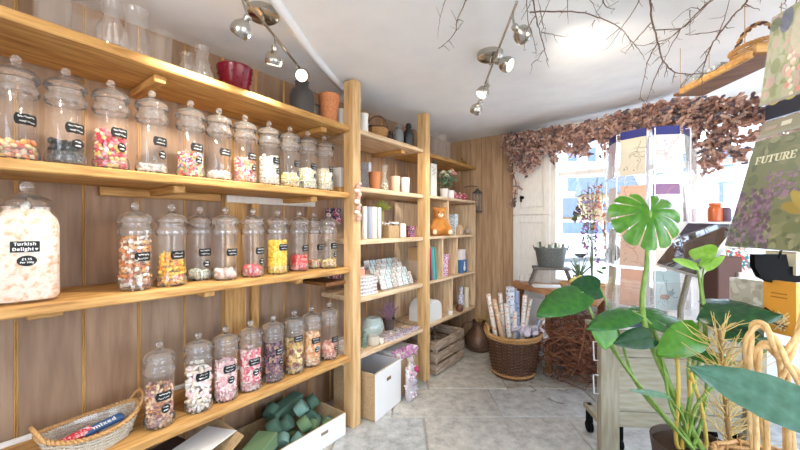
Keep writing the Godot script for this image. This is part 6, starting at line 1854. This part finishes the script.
func spinner() -> void:
	var d := 2.35
	var base := at_d(648, 225, d)
	base.y = 0.001
	var s := thing("card_spinner", "white wire revolving card stand standing on the floor behind the trolley", "card stand", base, TH)
	part("foot", lathe(V2([0, 0, 0.2, 0, 0.205, 0.006, 0.2, 0.012, 0.02, 0.02, 0, 0.02]), 32), M.white_wire, s)
	part("pole", MB.new().tube([Vector3(0, 0.012, 0), Vector3(0, 1.88, 0)], 0.011, 10).done(), M.white_wire, s)
	var R := 0.225
	var angs := [-105.0, -57.0, -10.0, 37.0]
	var ch := 0.282
	var tier := [1.565, 1.265, 0.985, 0.73]
	var wires := MB.new()
	for i in tier.size():
		for yy in [0.004, 0.14]:
			var ring := []
			for k in 28: ring.append(Vector3(cos(TAU * k / 28) * (R - 0.012), tier[i] + yy, sin(TAU * k / 28) * (R - 0.012)))
			wires.tube(ring, 0.0022, 4, true)
		for k in 4:
			var a := TAU * k / 4 + 0.4
			wires.tube([Vector3(0, tier[i] + 0.004, 0), Vector3(cos(a) * (R - 0.012), tier[i] + 0.004, sin(a) * (R - 0.012))], 0.002, 4)
	for k in 7:
		var a := TAU * k / 7 + 0.25
		wires.tube([Vector3(cos(a) * (R + 0.02), 0.70, sin(a) * (R + 0.02)), Vector3(cos(a) * (R + 0.02), 1.84, sin(a) * (R + 0.02))], 0.0035, 5)
	for yy in [0.70, 1.84]:
		for k in 7:
			var a := TAU * k / 7 + 0.25
			wires.tube([Vector3(0, yy, 0), Vector3(cos(a) * (R + 0.02), yy, sin(a) * (R + 0.02))], 0.003, 4)
	part("ring_wires", wires.done(), M.white_wire, s)
	M.film = glass(0.07, Color.WHITE, 0.04)
	var mats := []
	for v in 8: mats.append(pic_mat(card_pic(v), 0.45))
	var navy := mat(C(38, 44, 116), 0.4)
	var which := [[2, 0, 1, 3], [1, 4, 5, 2], [3, 4, 6, 7], [0, 6, 7, 1]]
	var kinds := ["cream card with fine plant drawing", "blush white card with a faint oval", "lilac card with pale leaves", "grey card with white reeds", "peach card with rose drawing", "deep purple card", "coral pink card with white lines", "pale teal card with two birds"]
	for i in 4:
		for k in angs.size():
			var a := deg_to_rad(angs[k])
			var W := 0.158
			var dirl := Vector3(sin(a), 0, cos(a))
			var at := dirl * R + Vector3(0, tier[i], 0)
			var pk := part("pocket", MB.new().tube([Vector3(-W / 2, 0.07, 0.008), Vector3(-W / 2, 0.0, 0.010), Vector3(W / 2, 0.0, 0.010), Vector3(W / 2, 0.07, 0.008)], 0.002, 4).tube([Vector3(-W / 2, 0.0, 0.010), Vector3(-W / 2, 0.0, -0.012)], 0.002, 4).tube([Vector3(W / 2, 0.0, 0.010), Vector3(W / 2, 0.0, -0.012)], 0.002, 4).done(), M.white_wire, s, at, Vector3(0, a, 0))
			part("clear_pocket", bxc(Vector3(W, 0.17, 0.0015)), M.film, s, at + dirl * 0.012 + Vector3(0, 0.088, 0), Vector3(0, a, 0))
			var w: int = which[i][k]
			var place := base + Basis(Vector3.UP, TH) * (dirl * R + Vector3(0, tier[i] + 0.0025, 0))
			var tilt := -0.06
			var c := thing("greeting_card", "%s in the %s tier of the white spinner" % [kinds[w], ["top", "second", "third", "lowest"][i]], "card", place, TH + a, "cards in the white spinner")
			var cardm := part("card_face", sheet(W - 0.01, ch if i < 1 else 0.235, 0.003), mats[w], c, Vector3.ZERO, Vector3(tilt, 0, 0))
			if i == 0: part("header_strip", bx(Vector3(W - 0.008, 0.052, 0.0035)), navy, c, Vector3(0, 0.236, -0.0132), Vector3(tilt, 0, 0))

func till_screen() -> void:
	var A := EYE + RGT * 1.451 + Vector3(0, -0.215, 0) + FWD * 1.978
	var B := EYE + RGT * 1.59 + Vector3(0, 0.01, 0) + FWD * 1.931
	var D := EYE + RGT * 1.325 + Vector3(0, -0.222, 0) + FWD * 1.569
	var x := (D - A)
	var y := (B - A)
	var w := x.length()
	x = x.normalized()
	y = (y - x * y.dot(x))
	var h := maxf(y.length(), 0.2)
	y = y.normalized()
	var z := x.cross(y)
	var c := A + x * w / 2 + y * h / 2
	var foot := c - FWD * -0.07
	foot.y = T_TOP + 0.001
	var t := thing("till_screen", "dark glossy till screen tilted back on a stand, reflecting the window", "screen", foot)
	var bs := Basis(x, y, z)
	var cs := part("casing", MB.new().box(Vector3(0, 0, -0.013), Vector3(w + 0.016, h + 0.016, 0.022), 0.004).done(), mat(C(206, 206, 208), 0.3, 0.4), t, c - foot)
	cs.basis = bs
	var sc := part("screen", bxc(Vector3(w, h, 0.003), 0.001), mat(C(14, 14, 18), 0.04), cs, Vector3(0, 0, 0.0))
	part("stand", MB.new().tube([Vector3(0, 0.012, 0), Vector3(0, 0.12, 0), c - foot - z * 0.022], 0.014, 10).done(), M.steel, t)
	part("foot_plate", bx(Vector3(0.12, 0.012, 0.12), 0.003), M.black, t)

func panel_between(l_top: Vector3, l_bot: Vector3, r_top: Vector3, thick: float) -> Array:  # [basis, origin at bottom centre, w, h]
	var x := r_top - l_top
	x.y = 0.0
	var w := x.length()
	x = x.normalized()
	var y := (l_top - l_bot)
	y = y - x * y.dot(x)
	var h := y.length()
	y = y.normalized()
	return [Basis(x, y, x.cross(y)), l_bot + x * w / 2, w, h]
func books() -> void:
	# the stand: a wooden pole with black wire ledges
	var foot := at_d(806, 225, 1.42)
	foot.y = 0.001
	var st := thing("book_stand", "slim wooden pole stand with black ledges holding picture books", "display stand", foot, TH)
	part("base", lathe(V2([0, 0, 0.12, 0, 0.125, 0.01, 0.12, 0.02, 0.03, 0.03, 0, 0.03]), 28), M.black, st)
	part("pole", MB.new().tube([Vector3(0, 0.02, 0), Vector3(0, 2.05, 0)], 0.016, 10).done(), M.shelf_y, st)
	var B := func(p: Vector3) -> Vector3: return Basis(Vector3.UP, -TH) * (p - foot)
	# black bracket arm, curved at its end
	var arm := PackedVector2Array()
	for q in [[0.0, 0.0], [0.16, 0.0], [0.16, 0.06], [0.07, 0.062], [0.06, 0.11], [-0.065, 0.11], [-0.062, 0.06], [-0.04, 0.02]]: arm.append(Vector2(q[0], q[1]))
	var am := part("bracket", MB.new().slab(arm, -0.012, 0.012, 0.003).done(), M.black, st, B.call(at_d(768, 282, 1.38)), Vector3(-PI / 2, 0, 0))
	for r in [[760, 325, 1.40], [792, 322, 1.36], [786, 258, 1.34]]:
		var p: Vector3 = B.call(at_d(r[0], r[1], r[2]))
		part("wire_ledge", tube([p + Vector3(-0.05, 0.0, 0.02), p + Vector3(-0.045, 0.05, 0.03), p + Vector3(-0.01, 0.075, 0.03), p + Vector3(0.04, 0.04, 0.03), p + Vector3(0.05, 0.0, 0.02), Vector3(0, p.y, 0)], 0.0045, 6), M.black, st)
	# big garden book
	var lt := at_d(741, 147, 1.36)
	var lb := at_d(727, 246, 1.30)
	var rt := at_d(842, 108, 1.02)
	var pb := panel_between(lt, lb, rt, 0.02)
	var im := pic(256, 272, C(112, 118, 74))
	var r := RandomNumberGenerator.new()
	r.seed = 500
	for k in 160:
		var x := r.randf() * 256
		var y := r.randf() * 272
		dot(im, x, y, r.randf_range(6, 20), [C(106, 114, 68), C(128, 132, 90), C(88, 98, 56), C(146, 146, 106), C(80, 90, 56)][r.randi() % 5], r.randf_range(5, 16))
	for k in 420:
		var x := r.randf_range(0, 120)
		var y := r.randf_range(130, 272)
		if x + (272 - y) * 0.3 > 130: continue
		dot(im, x, y, r.randf_range(2, 7), [C(116, 76, 114), C(90, 56, 92), C(146, 108, 142), C(126, 96, 118), C(76, 66, 62)][r.randi() % 5])
	for k in 80: dot(im, r.randf_range(70, 160), r.randf_range(90, 150), r.randf_range(2, 5), [C(130, 90, 130), C(150, 112, 140)][k % 2])
	for k in 9:   # broad yellow petals
		var a := -2.9 + 0.42 * k
		var c := Vector2(205, 190)
		for s in 14:
			var q := c + Vector2(cos(a), sin(a)) * (8 + s * 5.0)
			dot(im, q.x, q.y, 11.0 * sin(PI * (s + 1) / 16.0) + 2.0, C(180, 156, 46) if k % 2 else C(160, 136, 34))
	dot(im, 235, 225, 16, C(96, 50, 40), 9)
	dot(im, 242, 222, 8, C(206, 120, 60), 5)
	var bk := thing("garden_book", "large garden book in clear film with lavender and yellow flowers on its cover", "book", pb[1])
	bk.basis = pb[0]
	var bh: float = pb[3]
	var bw: float = pb[2]
	var cover := part("cover", sheet(bw, bh, 0.016), pic_mat(im, 0.25), bk)
	lettering("FUTURE", 0.036, mat(C(232, 228, 196), 0.5), cover, Vector3(-0.072, bh * 0.80, 0.0085), Vector3.ZERO, "Droid Serif")
	part("film_sleeve", bxc(Vector3(bw + 0.008, bh + 0.03, 0.02), 0.002), glass(0.06, Color.WHITE, 0.08), bk, Vector3(0, bh / 2 + 0.008, 0))
	var hd := part("header_card", bx(Vector3(bw, 0.058, 0.004), 0.001), mat(C(150, 146, 128), 0.6), bk, Vector3(0, bh + 0.014, 0))
	part("printed_tab", bxc(Vector3(0.035, 0.016, 0.001)), mat(C(214, 212, 200), 0.6), hd, Vector3(-0.075, 0.034, 0.0026))
	part("printed_tab", bxc(Vector3(0.045, 0.014, 0.001)), mat(C(176, 156, 146), 0.6), hd, Vector3(-0.13, 0.03, 0.0026))
	# pale book above
	var p2 := panel_between(at_d(768, 22, 1.24), at_d(762, 106, 1.22), at_d(840, -6, 1.02), 0.02)
	var im2 := pic(160, 192, C(168, 172, 130))
	r.seed = 510
	for k in 200: dot(im2, r.randf() * 160, r.randf() * 192, r.randf_range(4, 14), [C(176, 182, 140), C(190, 188, 156), C(150, 160, 110), C(206, 176, 164), C(184, 192, 160)][r.randi() % 5], r.randf_range(5, 18))
	dot(im2, 100, 60, 44, C(206, 200, 176), 58)
	for k in 60: dot(im2, r.randf_range(60, 130), r.randf_range(96, 190), r.randf_range(2, 7), [C(236, 190, 170), C(226, 150, 140), C(240, 226, 206)][k % 3])
	dot(im2, 12, 20, 14, C(120, 130, 90))
	dot(im2, 40, 24, 16, C(110, 116, 140), 26)
	var b2 := thing("pale_flower_book", "pale green picture book of blossoms at the top of the stand", "book", p2[1])
	b2.basis = p2[0]
	part("cover", sheet(p2[2], p2[3], 0.014), pic_mat(im2, 0.25), b2)
	part("film_sleeve", bxc(Vector3(p2[2] + 0.006, p2[3] + 0.006, 0.018), 0.002), glass(0.06, Color.WHITE, 0.08), b2, Vector3(0, p2[3] / 2, 0))
	# dark book tucked behind it
	var p3 := panel_between(at_d(768, 88, 1.30), at_d(767, 121, 1.30), at_d(838, 70, 1.08), 0.02)
	var im3 := pic(160, 64, C(34, 38, 58))
	for k in 4:
		dot(im3, 22 + 42 * k, 26, 17, C(206, 196, 110), 12)
		dot(im3, 22 + 42 * k, 26, 10, C(70, 76, 66), 7)
		dot(im3, 22 + 42 * k, 26, 4, C(226, 222, 190))
	var b3 := thing("dark_pattern_book", "navy picture book with yellow ringed spots behind the pale one", "book", p3[1])
	b3.basis = p3[0]
	part("cover", sheet(p3[2], p3[3], 0.014), pic_mat(im3, 0.3), b3)
	# two books on the lower ledges
	for q in [[731, 277, 731, 330, 766, 276, 1.52, 1.40, C(188, 182, 168), "grey silver wrapped book on the lower ledge", 0], [765, 279, 765, 330, 798, 279, 1.40, 1.30, C(224, 158, 62), "amber yellow book with a sketch on the lower ledge", 1], [767, 250, 767, 272, 798, 249, 1.46, 1.36, C(224, 212, 180), "cream book behind the black bracket", 2]]:
		var pq := panel_between(at_d(q[0], q[1], q[6]), at_d(q[2], q[3], q[6]), at_d(q[4], q[5], q[7]), 0.02)
		var m4 := pic(96, 128, q[8])
		r.seed = 520 + q[10]
		if q[10] == 0:
			for k in 50: dot(m4, r.randf() * 96, r.randf() * 128, r.randf_range(3, 12), [C(206, 202, 190), C(160, 154, 140), C(224, 220, 212), C(176, 168, 150)][k % 4], r.randf_range(3, 8))
		elif q[10] == 1:
			for k in 16: stroke(m4, Vector2(r.randf_range(20, 80), r.randf_range(70, 110)), Vector2(r.randf_range(20, 80), r.randf_range(80, 120)), 1.5, [C(240, 216, 160), C(110, 70, 50), C(236, 226, 200)][k % 3])
			for k in 2: stroke(m4, Vector2(24, 30 + 9 * k), Vector2(70, 30 + 9 * k), 1.2, C(170, 104, 40))
		var b4 := thing("ledge_book", q[9], "book", pq[1])
		b4.basis = pq[0]
		part("cover", sheet(pq[2], pq[3], 0.018), pic_mat(m4, 0.35), b4)

func hanging_tray() -> void:
	var a := at_d(688, 93, 1.843)
	var b := at_d(774, 50, 1.39)
	var Y := 1.945
	a.y = Y
	b.y = Y
	var x := (b - a)
	var L := x.length()
	x = x.normalized()
	var z := x.cross(Vector3.UP).normalized()
	var t := thing("hanging_tray", "honey wood tray shelf hung under the ceiling on cords", "shelf", (a + b) / 2)
	t.basis = Basis(x, Vector3.UP, z)
	part("tray_floor", bxc(Vector3(L, 0.012, 0.15), 0.002), M.dark_wood, t, Vector3(0, -0.012, 0.0))
	part("side_board", bxc(Vector3(L, 0.05, 0.018), 0.004), M.shelf_x, t, Vector3(0, 0.012, -0.075))
	part("side_board", bxc(Vector3(L * 0.86, 0.03, 0.02), 0.004), M.shelf_x, t, Vector3(0.06 * L, -0.012, 0.078))
	part("end_board", bxc(Vector3(0.016, 0.04, 0.13), 0.003), M.shelf_x, t, Vector3(L / 2 - 0.009, 0.012, 0))
	for sg in [-1, 1]:
		for sx in [-1, 1]: part("cord", tube([Vector3(0.40 * L * sx, 0.0, 0.07 * sg), Vector3(0.40 * L * sx, CEIL - Y, 0.07 * sg)], 0.0016, 5), M.wicker_tan, t)
	# oval basket with a twisted handle, and a grey card box
	var bp := (a + b) / 2 + x * 0.14 + Vector3(0, -0.005, 0)
	var k := thing("tray_basket", "tan wicker basket with a twisted hoop handle on the hanging tray", "basket", bp)
	k.basis = Basis(x, Vector3.UP, z)
	part("weave", wicker(0.056, 0.066, 0.055, 7, 12, Vector2(1.3, 0.9), 0.0045), M.wicker_tan, k)
	part("rim", plait(0.068, Vector2(1.3, 0.9), 0.006, 20, 0.058), M.wicker_tan, k)
	for s in 2:
		var hp := []
		for i in 33:
			var an := PI * i / 32
			var w := i * 1.1 + PI * s
			hp.append(Vector3(cos(an) * 0.086, 0.055 + sin(an) * 0.095, 0) + Vector3(0.004 * cos(w), 0.004 * sin(w), 0.005 * sin(w)))
		part("handle", tube(hp, 0.0055, 6), M.wicker_dark if s else M.wicker_tan, k)
	solo("grey_print_box", bx(Vector3(0.17, 0.055, 0.04), 0.003), speckle([C(146, 154, 162), C(206, 210, 214), C(110, 118, 128)], 9, 180, 8.0), "grey printed box lying before the basket on the hanging tray", "box", (a + b) / 2 - x * 0.06 + z * 0.02 + Vector3(0, -0.0055, 0), Vector3(0, atan2(-x.z, x.x), 0))

func monstera() -> void:
	var soil := at_d(692, 448, 1.50)
	var base := Vector3(soil.x, 0.001, soil.z)
	var t := thing("monstera_plant", "potted monstera with split green leaves in front of the trolley", "potted plant", base)
	var sy := soil.y
	part("pot", lathe(cup_prof(0.11, 0.15, sy + 0.02, 0.008, 0.12), 32), mat(C(84, 68, 56), 0.8), t)
	var earth := grained(noise_tex([[0.0, C(44, 30, 22)], [1.0, C(104, 76, 54)]], 0.08, 4, 190), Vector3(6, 6, 6), 0.95)
	var sd := part("soil", lathe(V2([0.0, sy - 0.012, 0.13, sy - 0.012, 0.136, sy - 0.006, 0.1, sy + 0.004, 0.05, sy + 0.01, 0, sy + 0.012]), 24), earth, t)
	var bright := leaf_mat(C(70, 128, 34), C(98, 156, 50), 191, C(130, 180, 60))
	var mid := leaf_mat(C(34, 88, 28), C(60, 118, 42), 192, C(70, 120, 30))
	var dark := leaf_mat(C(20, 62, 32), C(40, 86, 46), 193, C(30, 70, 26))
	var lime := leaf_mat(C(132, 178, 70), C(166, 204, 100), 194, C(160, 200, 80))
	var stem_m := grained(noise_tex([[0.0, C(96, 134, 52)], [1.0, C(150, 176, 86)]], 0.04, 3, 195, 256), Vector3(5, 2, 5), 0.45)
	var toward := -FWD
	# [base px, py, d, tip px, py, d, half width px, lobes, gap, material, normal, droop, stem via px, py]
	var leaves := [
		[650, 211, 1.50, 653, 250, 1.46, 37, 5, 0.30, bright, toward + Vector3(0, 0.35, 0), 0.05, [[646, 330], [647, 260]], 0.007, 0.35],
		[582, 292, 1.56, 537, 311, 1.50, 17, 1, 0.0, mid, toward * 0.6 + Vector3(0, 1, 0), 0.10, [[650, 400], [612, 348], [594, 318]], 0.005, 0.9],
		[600, 288, 1.60, 571, 283, 1.62, 14, 1, 0.0, dark, toward + Vector3(0, 0.8, 0), 0.1, [[640, 390], [618, 330]], 0.004, 0.5],
		[633, 312, 1.50, 588, 325, 1.42, 13, 1, 0.0, mid, toward * 0.5 + Vector3(0, 1, 0), 0.08, [[672, 400], [654, 330]], 0.005, 0.9],
		[604, 324, 1.46, 606, 350, 1.42, 13, 1, 0.0, bright, toward + Vector3(0, 0.2, 0), 0.05, [[660, 410], [622, 362]], 0.004, 0.5],
		[640, 312, 1.55, 690, 326, 1.50, 15, 4, 0.35, mid, toward * 0.5 + Vector3(0, 1, 0), 0.1, [[675, 400], [655, 340]], 0.004, 0.8],
		[652, 336, 1.46, 616, 342, 1.42, 11, 1, 0.0, dark, toward + Vector3(0, 0.8, 0), 0.1, [[672, 410], [662, 360]], 0.004, 0.5],
		[700, 331, 1.44, 661, 353, 1.38, 16, 1, 0.0, bright, toward + Vector3(0, 0.7, 0), 0.12, [[690, 400], [702, 350]], 0.005, 0.7],
		[702, 308, 1.46, 783, 314, 1.30, 22, 1, 0.0, dark, toward * 0.7 + Vector3(0, 1, 0), 0.02, [[690, 400], [696, 345]], 0.005, 0.9],
		[776, 340, 1.40, 716, 332, 1.36, 14, 1, 0.0, dark, toward * 0.8 + Vector3(0, 1, 0), 0.06, [[700, 400], [750, 365]], 0.004, 0.6],
		[697, 266, 1.46, 672, 259, 1.46, 6, 1, 0.0, lime, toward + Vector3(0, 0.9, 0), 0.0, [[706, 400], [704, 320], [700, 285]], 0.004, 0.6],
		[704, 268, 1.46, 725, 256, 1.44, 5, 1, 0.0, lime, toward + Vector3(0, 0.9, 0), 0.0, [[706, 390], [706, 320], [702, 285]], 0.003, 0.6],
		[690, 350, 1.46, 740, 358, 1.40, 13, 1, 0.0, mid, toward * 0.6 + Vector3(0, 1, 0), 0.2, [[690, 410], [688, 370]], 0.004, 0.6],
		[667, 396, 1.40, 628, 390, 1.34, 5, 1, 0.0, leaf_mat(C(96, 140, 112), C(130, 166, 140), 196, C(60, 100, 60)), toward * 0.4 + Vector3(0, 1, 0), 0.0, [[684, 420], [675, 405]], 0.003, 0.3]]
	rng.seed = 21
	for l in leaves:
		var b := at_d(l[0], l[1], l[2])
		var tip := at_d(l[3], l[4], l[5])
		var Ln := b.distance_to(tip)
		var W: float = l[6] * l[2] / F
		var lf := part("leaf", leaf_mesh(Ln, W, 8 if l[7] == 1 else l[7], l[8], 0.25 * l[14], l[11], 0.5 if l[7] > 1 else 0.18), l[9], t, b - base)
		if l[7] > 1 and l[8] > 0.2: lf.mesh = fan_leaf(Ln, W, 11 if l[6] > 25 else 7, 0.35)
		lf.basis = leaf_basis(tip - b, l[10])
		var pts := [Vector3(rng.randf_range(-0.04, 0.04), sy - 0.01, rng.randf_range(-0.04, 0.04))]
		for v in l[12]: pts.append(at_d(v[0], v[1], lerpf(1.50, l[2], 0.6)) - base)
		pts.append(b - base)
		var c := curve(pts, 6)
		part("stem", tube(c, taper(c.size(), l[13] * 1.9, l[13]), 8), stem_m, lf if false else t)
	# curled new leaf: a rolled ribbon
	var cb := MB.new()
	cb.smooth()
	var c0 := at_d(702, 254, 1.46) - base
	var prev := []
	for i in 26:
		var f := i / 25.0
		var a := f * 7.6 - 1.2
		var r := lerpf(0.040, 0.009, pow(f, 0.8))
		var row := []
		for j in 5:
			var s := j / 4.0 - 0.5
			row.append(c0 + RGT * cos(a) * r + Vector3(0, sin(a) * r * 1.2, 0) + toward * (s * 0.035 + 0.01 * sin(a * 2.0)) + (RGT * 0.03 + Vector3(0, 0.02, 0)) * s)
		if i > 0:
			for j in 4: cb.quad(prev[j], prev[j + 1], row[j + 1], row[j])
		prev = row
	part("curled_leaf", cb.done(), lime, t)
	# yellow old stalks
	for q in [[676, 440, 674, 330], [706, 445, 690, 372], [682, 445, 690, 380]]:
		var p0 := at_d(q[0], q[1], 1.48) - base
		var p1 := at_d(q[2], q[3], 1.46) - base
		part("dry_stalk", tube(curve([Vector3(p0.x * 0.5, sy - 0.01, p0.z * 0.5), p0, p0.lerp(p1, 0.5) + RGT * 0.015, p1], 6), 0.008, 6), mat(C(206, 176, 84), 0.6), t)

func front_plants() -> void:
	# dried feathery grass in a small pot before the trolley
	var g := at_d(735, 452, 1.26)
	var gb := Vector3(g.x, 0.001, g.z)
	var t := thing("dried_grass_pot", "pot of wispy dry grass with a straight brown cane", "dried plant", gb)
	part("pot", lathe(cup_prof(0.07, 0.085, 0.30, 0.006, 0.1), 24), mat(C(120, 104, 88), 0.8), t)
	var straw := mat(C(206, 178, 110), 0.75)
	part("cane", MB.new().tube([Vector3(0, 0.26, 0), at_d(719, 330, 1.27) - gb], [0.009, 0.006], 8).done(), mat(C(150, 116, 70), 0.7), t)
	rng.seed = 55
	var w := MB.new()
	for k in 170:
		var f := rng.randf()
		var o := Vector3(0, 0.28, 0).lerp(at_d(719, 332, 1.27) - gb, f)
		var d := (RGT * rng.randfn() + FWD * rng.randfn() * 0.6 + Vector3(0, 0.55 + rng.randf() * 0.8, 0)).normalized()
		var L := rng.randf_range(0.06, 0.19)
		w.tube([o, o + d * L * 0.5 + rv(0.012), o + d * L + Vector3(0, -0.01, 0) + rv(0.02)], [0.0022, 0.0018, 0.001], 4)
	part("wisps", w.done(), straw, t)
	# big rope-handled basket at the corner
	var b := at_d(778, 470, 1.06)
	var bp := Vector3(b.x, 0.001, b.z)
	var k := thing("rope_handle_basket", "large straw basket with twisted rope hoop handles at the corner", "basket", bp)
	var H := b.y
	part("weave", wicker(0.12, 0.15, H, 30, 20, Vector2(1, 1), 0.008), M.wicker_tan, k)
	var rope := grained(noise_tex([[0.0, C(196, 154, 96)], [0.5, C(218, 180, 122)], [1.0, C(234, 202, 150)]], 0.02, 3, 201), Vector3(7, 3, 7), 0.7)
	var runs := [[[757, 480, 1.04], [753, 420, 1.05], [748, 355, 1.06], [752, 330, 1.06], [760, 324, 1.05], [770, 334, 1.03], [784, 360, 1.0], [803, 388, 0.98], [816, 470, 0.99]], [[770, 480, 1.05], [762, 400, 1.06], [757, 360, 1.06], [760, 347, 1.06], [769, 346, 1.05], [780, 362, 1.04], [787, 390, 1.04], [792, 470, 1.04]], [[812, 300, 1.02], [797, 335, 1.03], [783, 368, 1.04], [781, 400, 1.05], [788, 440, 1.05], [790, 480, 1.05]]]
	for r in runs:
		var pts := []
		for q in r: pts.append(at_d(q[0], q[1], q[2]) - bp)
		var c := curve(pts, 8)
		for s in 2:
			var hp := []
			for i in c.size():
				var tg: Vector3 = (c[mini(i + 1, c.size() - 1)] - c[maxi(i - 1, 0)]).normalized()
				var u := tg.cross(FWD).normalized()
				var v := tg.cross(u)
				var an := i * 0.3 + PI * s
				hp.append(c[i] + (u * cos(an) + v * sin(an)) * 0.006)
			part("rope_handle", tube(hp, 0.0072, 7), rope, k)
	# broad blue-green leaf reaching in from a plant beyond the corner
	var lp := at_d(905, 470, 0.80)
	var pb := Vector3(lp.x, 0.001, lp.z)
	var a := thing("aspidistra_plant", "potted plant with one broad blue-green leaf reaching across the corner", "potted plant", pb)
	part("pot", lathe(cup_prof(0.10, 0.13, 0.32, 0.008, 0.1), 28), mat(C(150, 90, 60), 0.8), a)
	var lm := leaf_mat(C(52, 94, 72), C(78, 118, 98), 210, C(16, 34, 20))
	lm.roughness = 0.24
	var b0 := at_d(845, 424, 0.82)
	var tip := at_d(686, 370, 0.96)
	var lf := part("leaf", leaf_mesh(b0.distance_to(tip), 0.066, 10, 0.0, 0.35, -0.05, 0.04, 0.45), lm, a, b0 - pb)
	lf.basis = leaf_basis(tip - b0, -FWD * 0.75 + Vector3(0, 0.65, 0))
	part("stem", tube(curve([Vector3(0, 0.28, 0), Vector3(0, 0.45, 0), b0 - pb], 8), 0.006, 8), mat(C(104, 134, 84), 0.5), a)
	# snack basket on the bottom jar shelf
	snack_basket()

func snack_basket() -> void:
	var p := Vector3(-1.69, SH1[3] + 0.001, -0.335)
	var k := thing("snack_basket", "oval cream wicker basket with looped ends holding snack bars", "basket", p, PI / 2 + 0.12)
	part("weave", wicker(0.10, 0.125, 0.065, 11, 20, Vector2(1.15, 0.82), 0.005, 0.028), M.wicker_cream, k)
	part("rim", plait(0.127, Vector2(1.15, 0.82), 0.007, 30, 0.068, 0.028), M.wicker_tan, k)
	for sg in [-1.0, 1.0]:
		var hp := []
		for i in 11:
			var an := PI * i / 10
			hp.append(Vector3(sg * (0.140 + 0.018 * sin(an)), 0.092 + 0.042 * sin(an), cos(an) * 0.042))
		part("loop_handle", tube(hp, 0.006, 6), M.wicker_tan, k)
	part("film_lining", MB.new().lathe(V2([0, 0.014, 0.095, 0.014, 0.116, 0.068]), 24, Transform3D(), Vector2(1.15, 0.82)).done(), glass(0.18, Color.WHITE, 0.1), k)
	var bar := solo("snack_bar", bx(Vector3(0.125, 0.022, 0.034), 0.006), mat(C(56, 92, 140), 0.4), "blue wrapped snack bar with white lettering in the wicker basket", "snack bar", p + Vector3(0.015, 0.052, -0.03), Vector3(0.25, PI / 2 + 0.15, 0.10))
	lettering("mixed", 0.024, M.chalk, bar, Vector3(0.0, 0.0226, 0.008), Vector3(-PI / 2, 0, 0))
	for i in 3:
		solo("snack_bar", bx(Vector3(0.11, 0.02, 0.034), 0.006), speckle([C(206, 50, 60), C(240, 200, 206), C(190, 30, 46)], 9, 220 + i, 12.0), "red and pink wrapped snack bar in the wicker basket", "snack bar", p + Vector3(-0.01 + 0.02 * i, 0.022 + 0.014 * i, 0.03 + 0.012 * i), Vector3(0.15, PI / 2 + 0.25 * i - 0.2, 0.06), "red snack bars")

# ================================================================ main
func _ready() -> void:
	FWD = Vector3(-sin(TH), 0, -cos(TH))
	RGT = Vector3(cos(TH), 0, -sin(TH))
	var cam := Camera3D.new()
	cam.fov = rad_to_deg(2.0 * atan(225.0 / F))
	cam.near = 0.02
	cam.far = 200.0
	add_child(cam)
	cam.position = EYE
	cam.rotation.y = TH
	cam.current = true
	var we := WorldEnvironment.new()
	var env := Environment.new()
	env.tonemap_mode = Environment.TONE_MAPPER_LINEAR
	env.tonemap_exposure = 1.6
	env.sdfgi_enabled = true
	env.ssao_enabled = true
	env.ssil_enabled = true
	var sky := Sky.new()
	var sm := ProceduralSkyMaterial.new()
	sm.sky_top_color = C(192, 212, 240)
	sm.sky_horizon_color = C(230, 240, 252)
	sm.ground_horizon_color = C(206, 204, 200)
	sm.ground_bottom_color = C(190, 188, 184)
	sky.sky_material = sm
	env.background_mode = Environment.BG_SKY
	env.sky = sky
	env.background_energy_multiplier = 6.8
	we.environment = env
	add_child(we)
	make_materials()
	room()
	outside()
	shelves()
	jars()
	top_shelf()
	gifts()
	ceiling_things()
	window_side()
	right_side()
